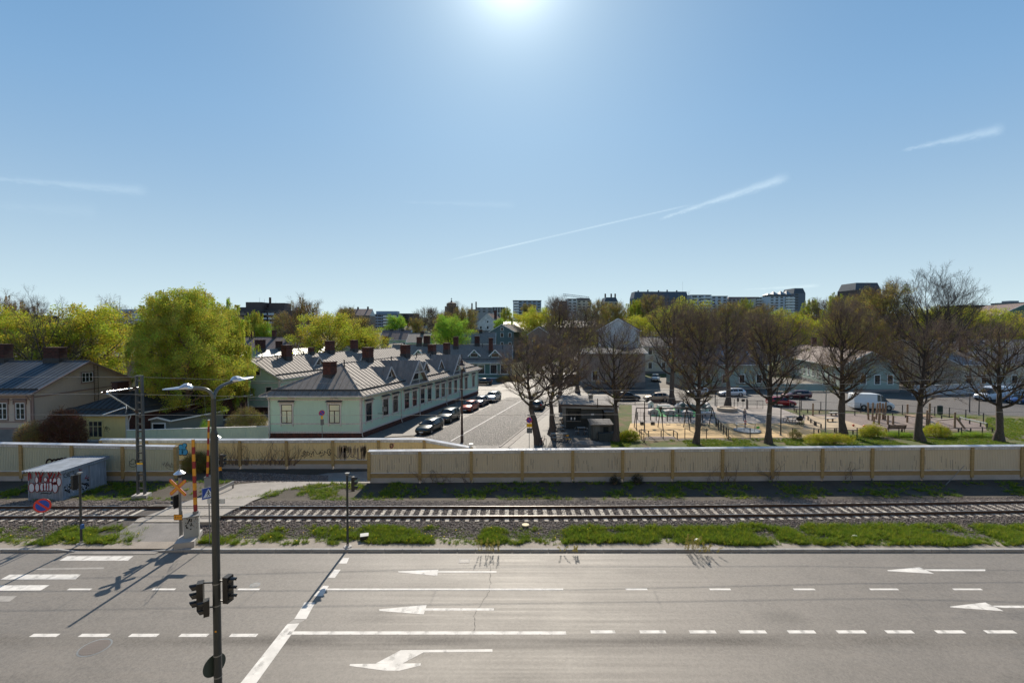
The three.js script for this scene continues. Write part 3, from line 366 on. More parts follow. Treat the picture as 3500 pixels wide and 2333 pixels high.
function barrier(label, pts, tops, boards, opt = {}) { // posts at pts
  const o = thing('noise_wall', label, 'wall', [pts[0][0], 0, pts[0][1]]), pl = 0.42, rl = 0.78;
  for (let i = 0; i + 1 < pts.length; i++) {
    const a = [pts[i][0], 0, pts[i][1]], c = [pts[i + 1][0], 0, pts[i + 1][1]], d = nrm(sub(c, a)), n = cross(d, UP), L = len(sub(c, a)), ta = tops[i], tc = tops[i + 1] ?? ta; // n looks to the road side
    const P = (s, y, f) => add(add(a, mul(d, s)), add(mul(n, f), [0, y, 0]));
    const wallBox = (s0, s1, y0a, y1a, y0c, y1c, f0, f1) => { const b = new GB(); b.quad(P(s0, y0a, f1), P(s1, y0c, f1), P(s1, y1c, f1), P(s0, y1a, f1)); b.quad(P(s1, y0c, f0), P(s0, y0a, f0), P(s0, y1a, f0), P(s1, y1c, f0)); b.quad(P(s0, y1a, f1), P(s1, y1c, f1), P(s1, y1c, f0), P(s0, y1a, f0)); b.quad(P(s0, y0a, f0), P(s1, y0c, f0), P(s1, y0c, f1), P(s0, y0a, f1)); b.quad(P(s0, y0a, f0), P(s0, y0a, f1), P(s0, y1a, f1), P(s0, y1a, f0)); b.quad(P(s1, y0c, f1), P(s1, y0c, f0), P(s1, y1c, f0), P(s1, y1c, f1)); return b; };
    putW('plinth', wallBox(0.08, L - 0.08, -0.3, pl, -0.3, pl, -0.1, 0.07), MT.concrete, o);
    putW('bottom_rail', wallBox(0.1, L - 0.1, pl + 0.003, rl, pl + 0.003, rl, -0.07, 0.085), mOchreD, o);
    // boards with v-joints
    const b = new GB(), nB = Math.max(8, Math.round((L - 0.2) / 0.135)), y1 = (s) => ta + (tc - ta) * s / L - 0.40;
    for (let k = 0; k < nB; k++) { const s0 = 0.1 + (L - 0.2) * k / nB, s1 = 0.1 + (L - 0.2) * (k + 1) / nB, g = 0.019, f = 0.038, r = -0.004; for (const [q0, q1, f0, f1] of [[s0, s0 + g, r, f], [s0 + g, s1 - g, f, f], [s1 - g, s1, f, r]]) b.quad(P(q0, rl + 0.035, f0), P(q1, rl + 0.035, f1), P(q1, y1(q1), f1), P(q0, y1(q0), f0)); b.quad(P(s1, rl, -0.04), P(s0, rl, -0.04), P(s0, y1(s0), -0.04), P(s1, y1(s1), -0.04)); }
    putW('board_panel', b, Array.isArray(boards) ? boards[(i * 7 + 3) % boards.length] : boards, o);
    putW('sill_strip', wallBox(0.1, L - 0.1, rl + 0.002, rl + 0.035, rl + 0.002, rl + 0.035, -0.06, 0.1), mCap, o);
    putW('fascia', wallBox(0.02, L - 0.02, ta - 0.37, ta - 0.10, tc - 0.37, tc - 0.10, -0.08, 0.08), mFasc, o);
    const cap = new GB(); for (const [f0, f1, h0, h1] of [[0.24, 0, -0.085, 0], [0, -0.24, 0, -0.085]]) cap.quad(P(0, ta + h0, f0), P(L, tc + h0, f0), P(L, tc + h1, f1), P(0, ta + h1, f1)); cap.quad(P(0, ta - 0.15, 0.24), P(L, tc - 0.15, 0.24), P(L, tc - 0.085, 0.24), P(0, ta - 0.085, 0.24)); cap.quad(P(L, tc - 0.15, -0.24), P(0, ta - 0.15, -0.24), P(0, ta - 0.085, -0.24), P(L, tc - 0.085, -0.24)); cap.quad(P(0, ta - 0.15, -0.24), P(L, tc - 0.15, -0.24), P(L, tc - 0.15, 0.24), P(0, ta - 0.15, 0.24));
    for (const s of [0, L]) { const t = s ? tc : ta; const q = [P(s, t - 0.15, -0.24), P(s, t - 0.15, 0.24), P(s, t - 0.085, 0.24), P(s, t, 0), P(s, t - 0.085, -0.24)]; cap.poly(s ? q.reverse() : q); }
    putW('coping', cap, mCap, o);
  }
  for (let i = 0; i < pts.length; i++) putW('post', new GB().box([pts[i][0], (tops[i] ?? tops[0]) / 2 - 0.06 + 0.12, pts[i][1]], [0.24, (tops[i] ?? tops[0]) - 0.36, 0.30], Math.atan2(-(pts[Math.min(i + 1, pts.length - 1)][1] - pts[Math.max(0, i - 1)][1]), pts[Math.min(i + 1, pts.length - 1)][0] - pts[Math.max(0, i - 1)][0])), mOchre, o);
  return o;
}
const wallZ = (sx, y) => { const g = G(sx, y); return [g[0], g[2]]; };
const rightPts = [], rightTop = []; for (let i = 0; i < 17; i++) { const sx = i < 4 ? [1262, 1436, 1611, 1785][i] : 1957 + (i - 4) * 170.2, y = 1650 - (sx - 1262) * 12 / 2240, p = wallZ(sx, y); rightPts.push(p); rightTop.push(Hgt([0, 0, p[1]], 1535 - (sx - 1262) * 18 / 2240) - 0.02); }
barrier('long beige boarded noise wall with ochre posts in front of the park', rightPts, rightTop, mBoard);
const leftPts = [-272, -98, 76, 250, 423, 603].map((x) => wallZ(x, 1643));
const leftWall = barrier('greenish boarded noise wall at left behind the graffiti hut', leftPts, leftPts.map((p, i) => Hgt([0, 0, p[1]], [1506, 1508, 1511, 1514, 1517, 1520][i])), mBoardG);
const backPts = [348, 505, 664, 822, 981, 1139, 1295, 1452].map((x) => wallZ(x, 1601)); const lastP = G(1610, 1628); backPts.push([lastP[0], lastP[2]]);
const backWall = barrier('yellow boarded noise wall standing behind the path gap, its end angled to the street', backPts, backPts.map((p, i) => Hgt([0, 0, p[1]], [1497, 1498, 1498, 1498, 1498, 1497, 1496, 1496, 1524][i])), mBoardY);
putW('post_cap', new GB().box([lastP[0], Hgt(lastP, 1518), lastP[2]], [0.34, 0.12, 0.34]), mCap, backWall);
{ // graffiti and climbing vines
  const ink = mat(0.02, 0.018, 0.022, { roughness: 0.6 }), inkSoft = mat(0.16, 0.14, 0.13), blue = mat(0.02, 0.25, 0.50, { roughness: 0.5 }), plum = mat(0.12, 0.04, 0.09), pB = [0, 0, backPts[3][1] + 0.04], nB = [0, 0, 1], pL = [0, 0, leftPts[3][1] + 0.04];
  const blob = (par, p, ls, m, w, lift) => { for (const l of ls) putW('graffiti', new GB().poly(l.map(([x, y]) => add(onPlane(x, y, p, nB), [0, 0, lift])).reverse()), m, par); };
  const shapes = [arc(617, 1527, 7, 8), arc(616, 1544, 9, 9), arc(630, 1521, 7, 6), arc(628, 1532, 6, 6), arc(630, 1544, 10, 10)];
  blob(backWall, pB, shapes.map((s) => arc((Math.min(...s.map((q) => q[0])) + Math.max(...s.map((q) => q[0]))) / 2, (Math.min(...s.map((q) => q[1])) + Math.max(...s.map((q) => q[1]))) / 2 + 0.6, (Math.max(...s.map((q) => q[0])) - Math.min(...s.map((q) => q[0]))) / 2 + 2.6, (Math.max(...s.map((q) => q[1])) - Math.min(...s.map((q) => q[1]))) / 2 + 2.6)), ink, 0, 0.004);
  blob(backWall, pB, shapes, blue, 0, 0.007);
  strokes('graffiti', backWall, pB, nB, [[[644, 1554], [648, 1540]], [[640, 1558], [645, 1548]]], 0.03, ink);
  const z = (l) => l.map(([x, y]) => [1000 + x / 8.404, 1490 + y / 8.404]);
  strokes('graffiti', backWall, pB, nB, [[[245, 540], [290, 580], [340, 545]], [[270, 490], [335, 415], [360, 450], [310, 500], [420, 570]], [[360, 450], [385, 470], [360, 510]], [[330, 630], [345, 595], [385, 570]], [[430, 450], [400, 520], [470, 550], [490, 490], [430, 450]], [[520, 430], [525, 435]], [[520, 480], [545, 540]], [[540, 540], [590, 430], [610, 500]], [[600, 370], [640, 420], [700, 515], [750, 500]], [[610, 580], [590, 500]], [[770, 530], [790, 430], [810, 500]], [[750, 480], [830, 480]], [[840, 395], [850, 400], [840, 410]], [[850, 460], [885, 530]], [[920, 530], [905, 430], [1010, 500], [1080, 560], [1020, 540]], [[1010, 500], [1000, 400], [1050, 365], [1090, 400], [1050, 440], [1080, 530], [1110, 440], [1150, 460]], [[500, 580], [550, 570]], [[515, 600], [545, 592]], [[790, 565], [840, 550], [890, 548]], [[800, 595], [840, 578]]].map(z), 0.045, ink);
  strokes('graffiti', backWall, pB, nB, [[[1150, 460], [1210, 540], [1290, 630], [1350, 600], [1440, 450], [1480, 470], [1570, 620], [1650, 500]], [[1650, 560], [1700, 610], [1760, 590], [1730, 530]], [[1800, 600], [1880, 660], [2010, 640]]].map(z), 0.05, inkSoft);
  const smear = []; for (let i = 0; i < 70; i++) { const x = 1146 + 104 * hash2(i, 1, 5), y0 = 1521 + 12 * hash2(i, 2, 5); smear.push([[x, y0], [x + 0.5, y0 + 10 + 40 * hash2(i, 3, 5)]].map(([a, b]) => [a, Math.min(b, 1576)])); }
  strokes('graffiti', backWall, pB, nB, smear, 0.06, mat(0.38, 0.29, 0.20), 0.0025);
  strokes('graffiti', backWall, pB, nB, [arc(1338, 1523, 5, 7), [[1334, 1530], [1346, 1518]]], 0.1, mat(0.75, 0.35, 0.25), 0.003);
  const zl = (l) => l.map(([x, y]) => [420 + x / 9.05, 1500 + y / 9.05]);
  strokes('graffiti', leftWall, pL, nB, [arc(310, 700, 70, 75, 200, 400), arc(250, 720, 55, 45, 90, 280), arc(300, 790, 110, 75, -50, 200), [[240, 770], [330, 770], [320, 750]], arc(430, 680, 50, 60, 190, 330), [[380, 670], [400, 760], [395, 830]], arc(470, 830, 80, 45, 40, 180), [[435, 720], [445, 780], [480, 680]]].map(zl), 0.045, mat(0.12, 0.16, 0.13));
  strokes('graffiti', leftWall, pL, nB, [[[1225, 750], [1240, 820], [1275, 720], [1310, 840], [1380, 700]], [[1310, 720], [1350, 770], [1390, 740]], [[1340, 850], [1360, 770], [1385, 830], [1410, 760], [1430, 860]], [[1430, 790], [1460, 880], [1500, 730]], arc(1510, 820, 28, 60), [[1330, 870], [1380, 890], [1350, 910]], [[1400, 920], [1440, 930], [1480, 950]]].map(zl), 0.03, inkSoft);
  strokes('graffiti', leftWall, [0, 0, leftPts[2][1] + 0.04], nB, [arc(168, 1583, 11, 14, 150, 330), arc(184, 1580, 9, 10, 180, 360), arc(198, 1577, 8, 9, 180, 360), arc(210, 1574, 7, 8, 180, 340), arc(223, 1571, 6, 6, 180, 360)], 0.12, plum);
  { const st = []; for (let i = 0; i < 120; i++) { const k = Math.floor(hash2(i, 1, 8) * 12), x0 = 1270 + 172 * k, x = x0 + 160 * Math.pow(hash2(i, 2, 8), k < 2 ? 0.9 : 1), y0 = 1556 + 50 * hash2(i, 3, 8); st.push([[x, y0], [x + 0.4, Math.min(1617, y0 + 6 + 30 * hash2(i, 4, 8))]]); } const ms = mat(0.44, 0.385, 0.30, { map: T.fine }); for (let k = 0; k < 12; k++) { const p = rightPts[k], q = rightPts[k + 1], n = cross(nrm([q[0] - p[0], 0, q[1] - p[1]]), UP); strokes('stain', scene.getObjectByName('noise_wall'), add([p[0], 0, p[1]], mul(n, 0.039)), n, st.filter((l) => Math.floor((l[0][0] - 1265) / 172) === k), 0.05, ms, 0.003); } }
  { const a = G(3233, 1657, 0), b2 = onPlane(3298, 1590, [0, 0, rightPts[11][1] + 0.3], nB); tag(put('stick', new GB().cyl(a, b2, 0.025, 0.02, 6), MT.galv), 'thin pale stick leaning against the long wall near its right end', 'stick'); }
  const rng = mulberry(44), vines = (label, par, zpl, x0, x1, y0, y1, n, seed) => { const b = new GB(), r = mulberry(seed); for (let i = 0; i < n; i++) { let sx = x0 + (x1 - x0) * r(), sy = y1 - 3 * r(), ps = [], a = -Math.PI / 2 + 0.8 * (r() - 0.5); const steps = 8 + Math.floor(16 * r()); for (let k = 0; k < steps; k++) { const p = onPlane(sx, sy, [0, 0, zpl], [0, 0, 1]); ps.push([p[0], p[1], p[2] + 0.02 + 0.05 * r()]); a += 1.0 * (r() - 0.5); a += (-Math.PI / 2 - a) * 0.06 + (sy < y0 + 10 ? 0.6 * Math.sign(Math.cos(a) || 1) : 0); sx += 4 * Math.cos(a); sy = Math.max(y0, sy + 4 * Math.sin(a)); } b.tube(ps, ps.map((_, k) => 0.013 * (1 - 0.7 * k / ps.length) + 0.003), 4, false); } const g = G((x0 + x1) / 2, y1); const o = put('climbing_vine', b, MT.twig); return tag(o, label, 'vine'); };
  vines('tangle of bare brown creeper stems covering the yellow wall left of the black tag', 0, backPts[3][1] + 0.08, 742, 1010, 1500, 1590, 95, 4);
  vines('few bare creeper stems on the long wall right of its middle', 0, rightPts[5][1] + 0.14, 2415, 2520, 1555, 1648, 14, 6);
  vines('dark bare creeper stems on a post of the long wall', 0, rightPts[7][1] + 0.16, 2628, 2662, 1560, 1640, 10, 8);
  vines('thin bare creeper loops on the long wall towards the right', 0, rightPts[8][1] + 0.14, 2880, 2930, 1575, 1640, 7, 9);
  vines('low bare stems at the foot of the long wall near its left end', 0, rightPts[1][1] + 0.14, 1425, 1620, 1605, 1655, 22, 12);
}
// ---------- graffiti hut ----------
{
  const a = G(96, 1713), b = G(213, 1713), W = b[0] - a[0], Dp = 3.6, H = 2.1, o = thing('relay_hut', 'small blue-grey metal hut with red and black graffiti beside the tracks', 'hut', [a[0], 0, a[2]]), m = mat(0.30, 0.36, 0.45, { map: T.streak, roughness: 0.6 });
  const bx = new GB(); bx.box([W / 2, H / 2, -Dp / 2], [W - 0.06, H, Dp - 0.1]); put('wall', bx, m, o);
  for (const x of [0.04, W - 0.04]) for (const z of [-0.04, -Dp + 0.04]) put('corner_trim', new GB().box([x, H / 2, z], [0.09, H + 0.004, 0.09]), m, o);
  const rf = new GB(), n = 44, y = (x, z) => H + 0.10 + 0.03 * Math.cos(x / (W + 0.4) * 14 * 2 * Math.PI); for (let i = 0; i < n; i++) { const x0 = -0.2 + (W + 0.4) * i / n, x1 = -0.2 + (W + 0.4) * (i + 1) / n; const u0 = x0 + 0.2, u1 = x1 + 0.2; rf.quad([x0, y(u0), 0.25], [x1, y(u1), 0.25], [x1, y(u1), -Dp - 0.2], [x0, y(u0), -Dp - 0.2]); rf.quad([x0, y(u0) - 0.02, -Dp - 0.2], [x1, y(u1) - 0.02, -Dp - 0.2], [x1, y(u1) - 0.02, 0.25], [x0, y(u0) - 0.02, 0.25]); rf.quad([x0, y(u0) - 0.02, 0.25], [x1, y(u1) - 0.02, 0.25], [x1, y(u1), 0.25], [x0, y(u0), 0.25]); }
  put('roof', rf, mat(0.26, 0.31, 0.38, { map: at(T.blotch, 1.6), roughness: 0.8 }), o);
  for (const x of [W + 0.13, -0.15]) put('fascia', new GB().box([x, H + 0.03, -Dp / 2 + 0.02], [0.04, 0.2, Dp + 0.44]), m, o);
  put('door', new GB().box([W + 0.005, 0.98, -2.6], [0.05, 1.9, 0.95]), m, o); put('foundation', new GB().box([W / 2, -0.06, -Dp / 2], [W + 0.1, 0.3, Dp + 0.06]), MT.concrete, o);
  const z = (l) => l.map(([x, yy]) => [80 + x / 7.84, 1540 + yy / 7.84]), redP = mat(0.30, 0.02, 0.03), blk = mat(0.012, 0.012, 0.015), pale = mat(0.55, 0.62, 0.72), pf = [0, 0, a[2] - 0.0], nf = [0, 0, 1], ps = [b[0] - 0.02, 0, 0], ns = [1, 0, 0];
  const letters = [arc(210, 990, 80, 125), arc(360, 985, 60, 120), arc(485, 975, 55, 115), arc(565, 960, 50, 115), arc(640, 970, 45, 110), arc(715, 965, 50, 125), arc(840, 980, 75, 145), arc(830, 815, 60, 95), arc(940, 830, 65, 120), arc(345, 780, 45, 90), arc(580, 770, 50, 60), arc(720, 790, 35, 60)];
  for (const l of letters) putW('graffiti', new GB().poly(z(l).map(([x, yy]) => add(onPlane(x, yy, pf, nf), [0, 0, 0.004])).reverse()), pale, o);
  strokes('graffiti', o, pf, nf, letters.map(z), 0.045, redP, 0.008);
  strokes('graffiti', o, pf, nf, [[[140, 560], [130, 640], [130, 780]], [[175, 620], [190, 740]], [[320, 540], [335, 650]], [[400, 560], [410, 620]], [[500, 530], [510, 620], [460, 700], [450, 840]], [[655, 600], [690, 720], [650, 840]], [[740, 550], [740, 640], [700, 680]], [[830, 620], [790, 720], [770, 800]], [[940, 570], [920, 650], [890, 690]], [[985, 600], [990, 640]], [[430, 640], [430, 840]]].map(z), 0.09, redP, 0.006);
  strokes('graffiti', o, pf, nf, [[[455, 1150], [500, 1125], [580, 1130], [700, 1150], [740, 1120]]].map(z), 0.05, blk, 0.009);
  strokes('graffiti', o, ps, ns, [[[1120, 600], [1070, 640], [1080, 700], [1130, 715], [1190, 660], [1130, 640], [1190, 610]], [[1205, 590], [1215, 690], [1260, 670]], [[1240, 570], [1350, 545], [1330, 600]], [[1340, 620], [1400, 610], [1360, 650], [1420, 650]]].map(z), 0.035, blk, 0.008);
  strokes('graffiti', o, ps, ns, [[[1640, 720], [1680, 740], [1780, 690]], [[1930, 820], [1940, 960]], [[1640, 760], [1680, 660]], [[1480, 480], [1500, 540], [1560, 500]]].map(z), 0.05, redP, 0.008);
  const rng = mulberry(3), mess = []; for (let i = 0; i < 60; i++) { const x = 1090 + 850 * rng(), yy = 1000 - (x - 1090) * 0.22 + 230 * (rng() - 0.35); mess.push(z([[x, yy], [x + 60 * (rng() - 0.3), yy + 70 * (rng() - 0.5)], [x + 90 * (rng() - 0.3), yy + 110 * (rng() - 0.5)]])); }
  strokes('graffiti', o, ps, ns, mess.slice(0, 38), 0.075, blk, 0.006); strokes('graffiti', o, ps, ns, mess.slice(38), 0.05, pale, 0.008);
}
// ---------- rail mast and wires ----------
const wireA = [], mastAt = G(483, 1702);
{
  const o = thing('railway_mast', 'grey lattice overhead-line mast beside the tracks at left', 'mast', [mastAt[0], 0, mastAt[2]]), Ht = Hgt(mastAt, 1285), m = mat(0.115, 0.125, 0.125, { metalness: 0.2, roughness: 0.55, map: T.blotch });
  const w = (y) => 0.24 - 0.05 * y / Ht, b1 = new GB(), b2 = new GB();
  b1.beam([-w(0), 0.2, 0], [-w(Ht), Ht, 0], 0.1, 0.2, [0, 0, 1]); b2.beam([w(0), 0.2, 0], [w(Ht), Ht, 0], 0.1, 0.2, [0, 0, 1]); put('upright', b1, m, o); put('upright', b2, m, o);
  for (let y = 0.7; y < Ht - 0.1; y += 0.52) put('batten', new GB().box([0, y, 0], [2 * w(y) - 0.05, 0.12, 0.05]), m, o);
  put('cap', new GB().box([0, Ht + 0.02, 0], [0.5, 0.06, 0.26]), m, o); put('foundation', new GB().box([0, 0.12, 0], [0.95, 0.36, 0.7], 0.2), MT.concrete, o);
  put('sign_band', new GB().box([0.02, Hgt(mastAt, 1597), 0.13], [0.42, 0.5, 0.02]), mat(0.2, 0.27, 0.33), o); put('warning_plate', new GB().box([0.03, Hgt(mastAt, 1582), 0.15], [0.42, 0.12, 0.02]), MT.signYellow, o);
  const dz = -30.1, A = (x, y) => D(x, y, 30.3), Mt = [mastAt[0], Hgt(mastAt, 1323), mastAt[2] + 0.12], Mb = [mastAt[0], Hgt(mastAt, 1409), mastAt[2] + 0.12], e1 = A(345, 1341), e2 = A(475 - 110, 1344);
  const silver = mat(0.75, 0.75, 0.74, { metalness: 0.8, roughness: 0.25 });
  putW('top_tube', new GB().tube([Mt, e1], 0.045, 8), silver, o); putW('stay_tube', new GB().tube([Mb, e2], 0.05, 8), silver, o); putW('steady_arm', new GB().tube([A(425, 1392), A(348, 1418)], 0.035, 8), silver, o); putW('drop_tube', new GB().tube([lerp3(Mb, e2, 0.42), A(431, 1398), A(428, 1412)], 0.025, 6), MT.galv, o);
  for (const [s, t] of [[lerp3(Mt, e1, 0.06), lerp3(Mt, e1, 0.18)], [lerp3(Mb, e2, 0.03), lerp3(Mb, e2, 0.15)], [lerp3(Mt, e1, 0.9), lerp3(Mt, e1, 0.97)]]) { const g = new GB(); for (let k = 0; k < 5; k++) g.lathe(lerp3(s, t, k / 5), [[0.03, 0], [0.085, 0.03], [0.03, 0.06]], 10, nrm(sub(t, s))); putW('insulator', g, MT.rust, o); }
  const wire = (label, pts, r = 0.011, m2 = mat(0.38, 0.36, 0.33, { metalness: 0.5, roughness: 0.45 })) => { const q = []; for (let i = 0; i + 1 < pts.length; i++) for (let k = 0; k < 8; k++) q.push(lerp3(pts[i], pts[i + 1], k / 8)); q.push(pts[pts.length - 1]); return tag(put('overhead_wire', new GB().tube(q, r, 5), m2), label, 'wire'); };
  wire('lowest overhead wire running level above the near rail', [D(-400, 1415, 30.2), D(1150, 1419, 30.2), D(1900, 1417, 30.3), D(2600, 1414, 30.8), D(3900, 1404, 31.3)]);
  wire('sagging overhead wire above the lowest one', [D(-400, 1352, 30.2), D(348, 1345, 30.3), D(1150, 1361, 30.3), D(1900, 1369, 30.4), D(2600, 1354, 31), D(3900, 1290, 31.4)]);
  wire('uppermost overhead wire crossing in front of the house roofs', [D(-400, 1286, 33.4), D(479, 1288, 33.8), D(1000, 1305, 33.8), D(1750, 1336, 33.8), D(2500, 1331, 34), D(3900, 1262, 34.5)]);
  for (const [x, y0, y1] of [[1116, 1361, 1418], [700, 1352, 1417], [1560, 1366, 1418], [2100, 1366, 1417], [2700, 1350, 1413]]) tag(put('dropper_wire', new GB().tube([D(x - 2, y0, 30.3), D(x + 2, y1, 30.25)], 0.008, 4), MT.galv), 'thin hanger between the two lower overhead wires', 'wire', 'hangers of the overhead line');
}
// ---------- signals, signs, barriers ----------
function label2(text, opt = {}) { // print for a flat sign
  const c = document.createElement('canvas'); c.width = opt.w ?? 256; c.height = opt.h ?? 128; const x = c.getContext('2d'); x.fillStyle = opt.bg ?? '#ddd'; x.fillRect(0, 0, c.width, c.height); opt.draw?.(x, c.width, c.height); x.fillStyle = opt.fg ?? '#111'; x.textAlign = 'center'; x.textBaseline = 'middle';
  (Array.isArray(text) ? text : [text]).forEach((t, i, l) => { x.font = `bold ${opt.size ?? 60}px sans-serif`; x.fillText(t, c.width / 2 + (opt.dx ?? 0), c.height * (i + 0.5) / l.length); }); const t = new THREE.CanvasTexture(c); t.colorSpace = THREE.SRGBColorSpace; return new THREE.MeshStandardMaterial({ map: t, roughness: 0.45 });
}
const signFace = (w, h, z = 0) => new GB().quad([-w / 2, -h / 2, z], [w / 2, -h / 2, z], [w / 2, h / 2, z], [-w / 2, h / 2, z], [[0, 0], [1, 0], [1, 1], [0, 1]]);
// a traffic-light head: box, back board and three hooded lenses looking along +z of the head
function signalHead(parent, pos, ry, s = 1, n = 3, board = true) {
  const g = new THREE.Group(); g.name = 'signal_head'; g.position.set(...pos); g.rotation.y = ry; g.scale.setScalar(s); parent.add(g); const h = 0.3 * n;
  put('housing', new GB().box([0, 0, 0], [0.30, h + 0.04, 0.2]), MT.black, g); if (board) put('back_board', new GB().box([0, 0, -0.06], [0.46, h + 0.2, 0.02]), MT.black, g);
  for (let i = 0; i < n; i++) { const y = h / 2 - 0.15 - 0.3 * i, v = new GB(), k = 14; for (let j = 0; j < k; j++) { const a0 = -0.35 + (Math.PI + 0.7) * j / k, a1 = -0.35 + (Math.PI + 0.7) * (j + 1) / k, P = (a, z, r) => [Math.cos(a) * r, y + Math.sin(a) * r, z]; const z1 = (a) => 0.34 - 0.10 * (1 - Math.max(0, Math.sin(a))); v.quad(P(a0, 0.1, 0.125), P(a0, z1(a0), 0.125), P(a1, z1(a1), 0.125), P(a1, 0.1, 0.125)); v.quad(P(a0, z1(a0), 0.117), P(a0, 0.1, 0.117), P(a1, 0.1, 0.117), P(a1, z1(a1), 0.117)); v.quad(P(a0, z1(a0), 0.125), P(a0, z1(a0), 0.117), P(a1, z1(a1), 0.117), P(a1, z1(a1), 0.125)); }
    put('visor', v, MT.blackShiny, g); put('lens', new GB().lathe([0, y, 0.1], [[0.1, 0], [0.07, 0.015], [0, 0.022]], 14, [0, 0, 1]), [mat(0.10, 0.012, 0.01, { roughness: 0.2 }), mat(0.12, 0.07, 0.01, { roughness: 0.2 }), mat(0.01, 0.07, 0.045, { roughness: 0.2 })][i % 3], g); }
  return g;
}
function noParking(parent, pos, ry, r = 0.32, extra = true) { const g = new THREE.Group(); g.name = 'sign_disc'; g.position.set(...pos); g.rotation.y = ry; parent.add(g); put('plate', new GB().lathe([0, 0, -0.02], [[0, 0], [r, 0.002], [r, 0.014], [0, 0.016]], 28, [0, 0, 1]), MT.signBack, g); put('ring', new GB().lathe([0, 0, -0.002], [[r * 0.99, 0], [r * 0.99, 0.006], [r * 0.76, 0.006], [r * 0.76, 0]], 28, [0, 0, 1]), MT.signRed, g); put('field', new GB().lathe([0, 0, -0.002], [[r * 0.765, 0], [r * 0.765, 0.004], [0, 0.004]], 28, [0, 0, 1]), MT.signBlue, g); const a = r * 0.55, w = r * 0.10; put('slash', new GB().quad([-a - w, a - w, 0.005], [a - w, -a - w, 0.005], [a + w, -a + w, 0.005], [-a + w, a + w, 0.005]), MT.signRed, g); return g; }
function pole(o, y0, y1, r0, r1 = r0, m = MT.galv, n = 'pole') { return put(n, new GB().cyl([0, y0, 0], [0, y1, 0], r0, r1, 12), m, o); }
{ // two slim traffic-light poles along the kerb
  const mk = (sx, sy, top, label, ry, hx, hy, sgn) => { const p = G(sx, sy, 0.13), H = Hgt(p, top), o = thing('traffic_light', label, 'traffic light', p); pole(o, 0, H - 0.13, 0.062, 0.055, MT.pole); put('cap', new GB().box([0.02, H - 0.1, 0], [0.22, 0.06, 0.16]).cyl([0, H - 0.18, 0], [0, H - 0.13, 0], 0.08), MT.galv, o); put('base', new GB().lathe([0, -0.02, 0], [[0.24, 0], [0.22, 0.06], [0.08, 0.09], [0.075, 0.2]], 14), MT.concrete, o);
    const hp = [hx, Hgt(p, hy) - 0.13, -0.05]; signalHead(o, hp, ry, 0.85, 3, false); const br = new GB(); for (const d of [0.42, -0.42]) br.beam([0, hp[1] + d, 0], [hx * 0.95, hp[1] + d, -0.04], 0.03, 0.03); put('bracket', br, MT.pole, o); return o; };
  mk(1188, 1868, 1619, 'black traffic-light pole in the middle with its head on the right', 1.95, 0.30, 1654, 1);
  const tl = mk(277, 1858, 1617, 'black traffic-light pole at left in front of the graffiti hut', -1.9, -0.34, 1648, -1); put('push_button', new GB().box([0.09, 1.0, 0.02], [0.12, 0.24, 0.14]), mat(0.03, 0.10, 0.28), tl);
}
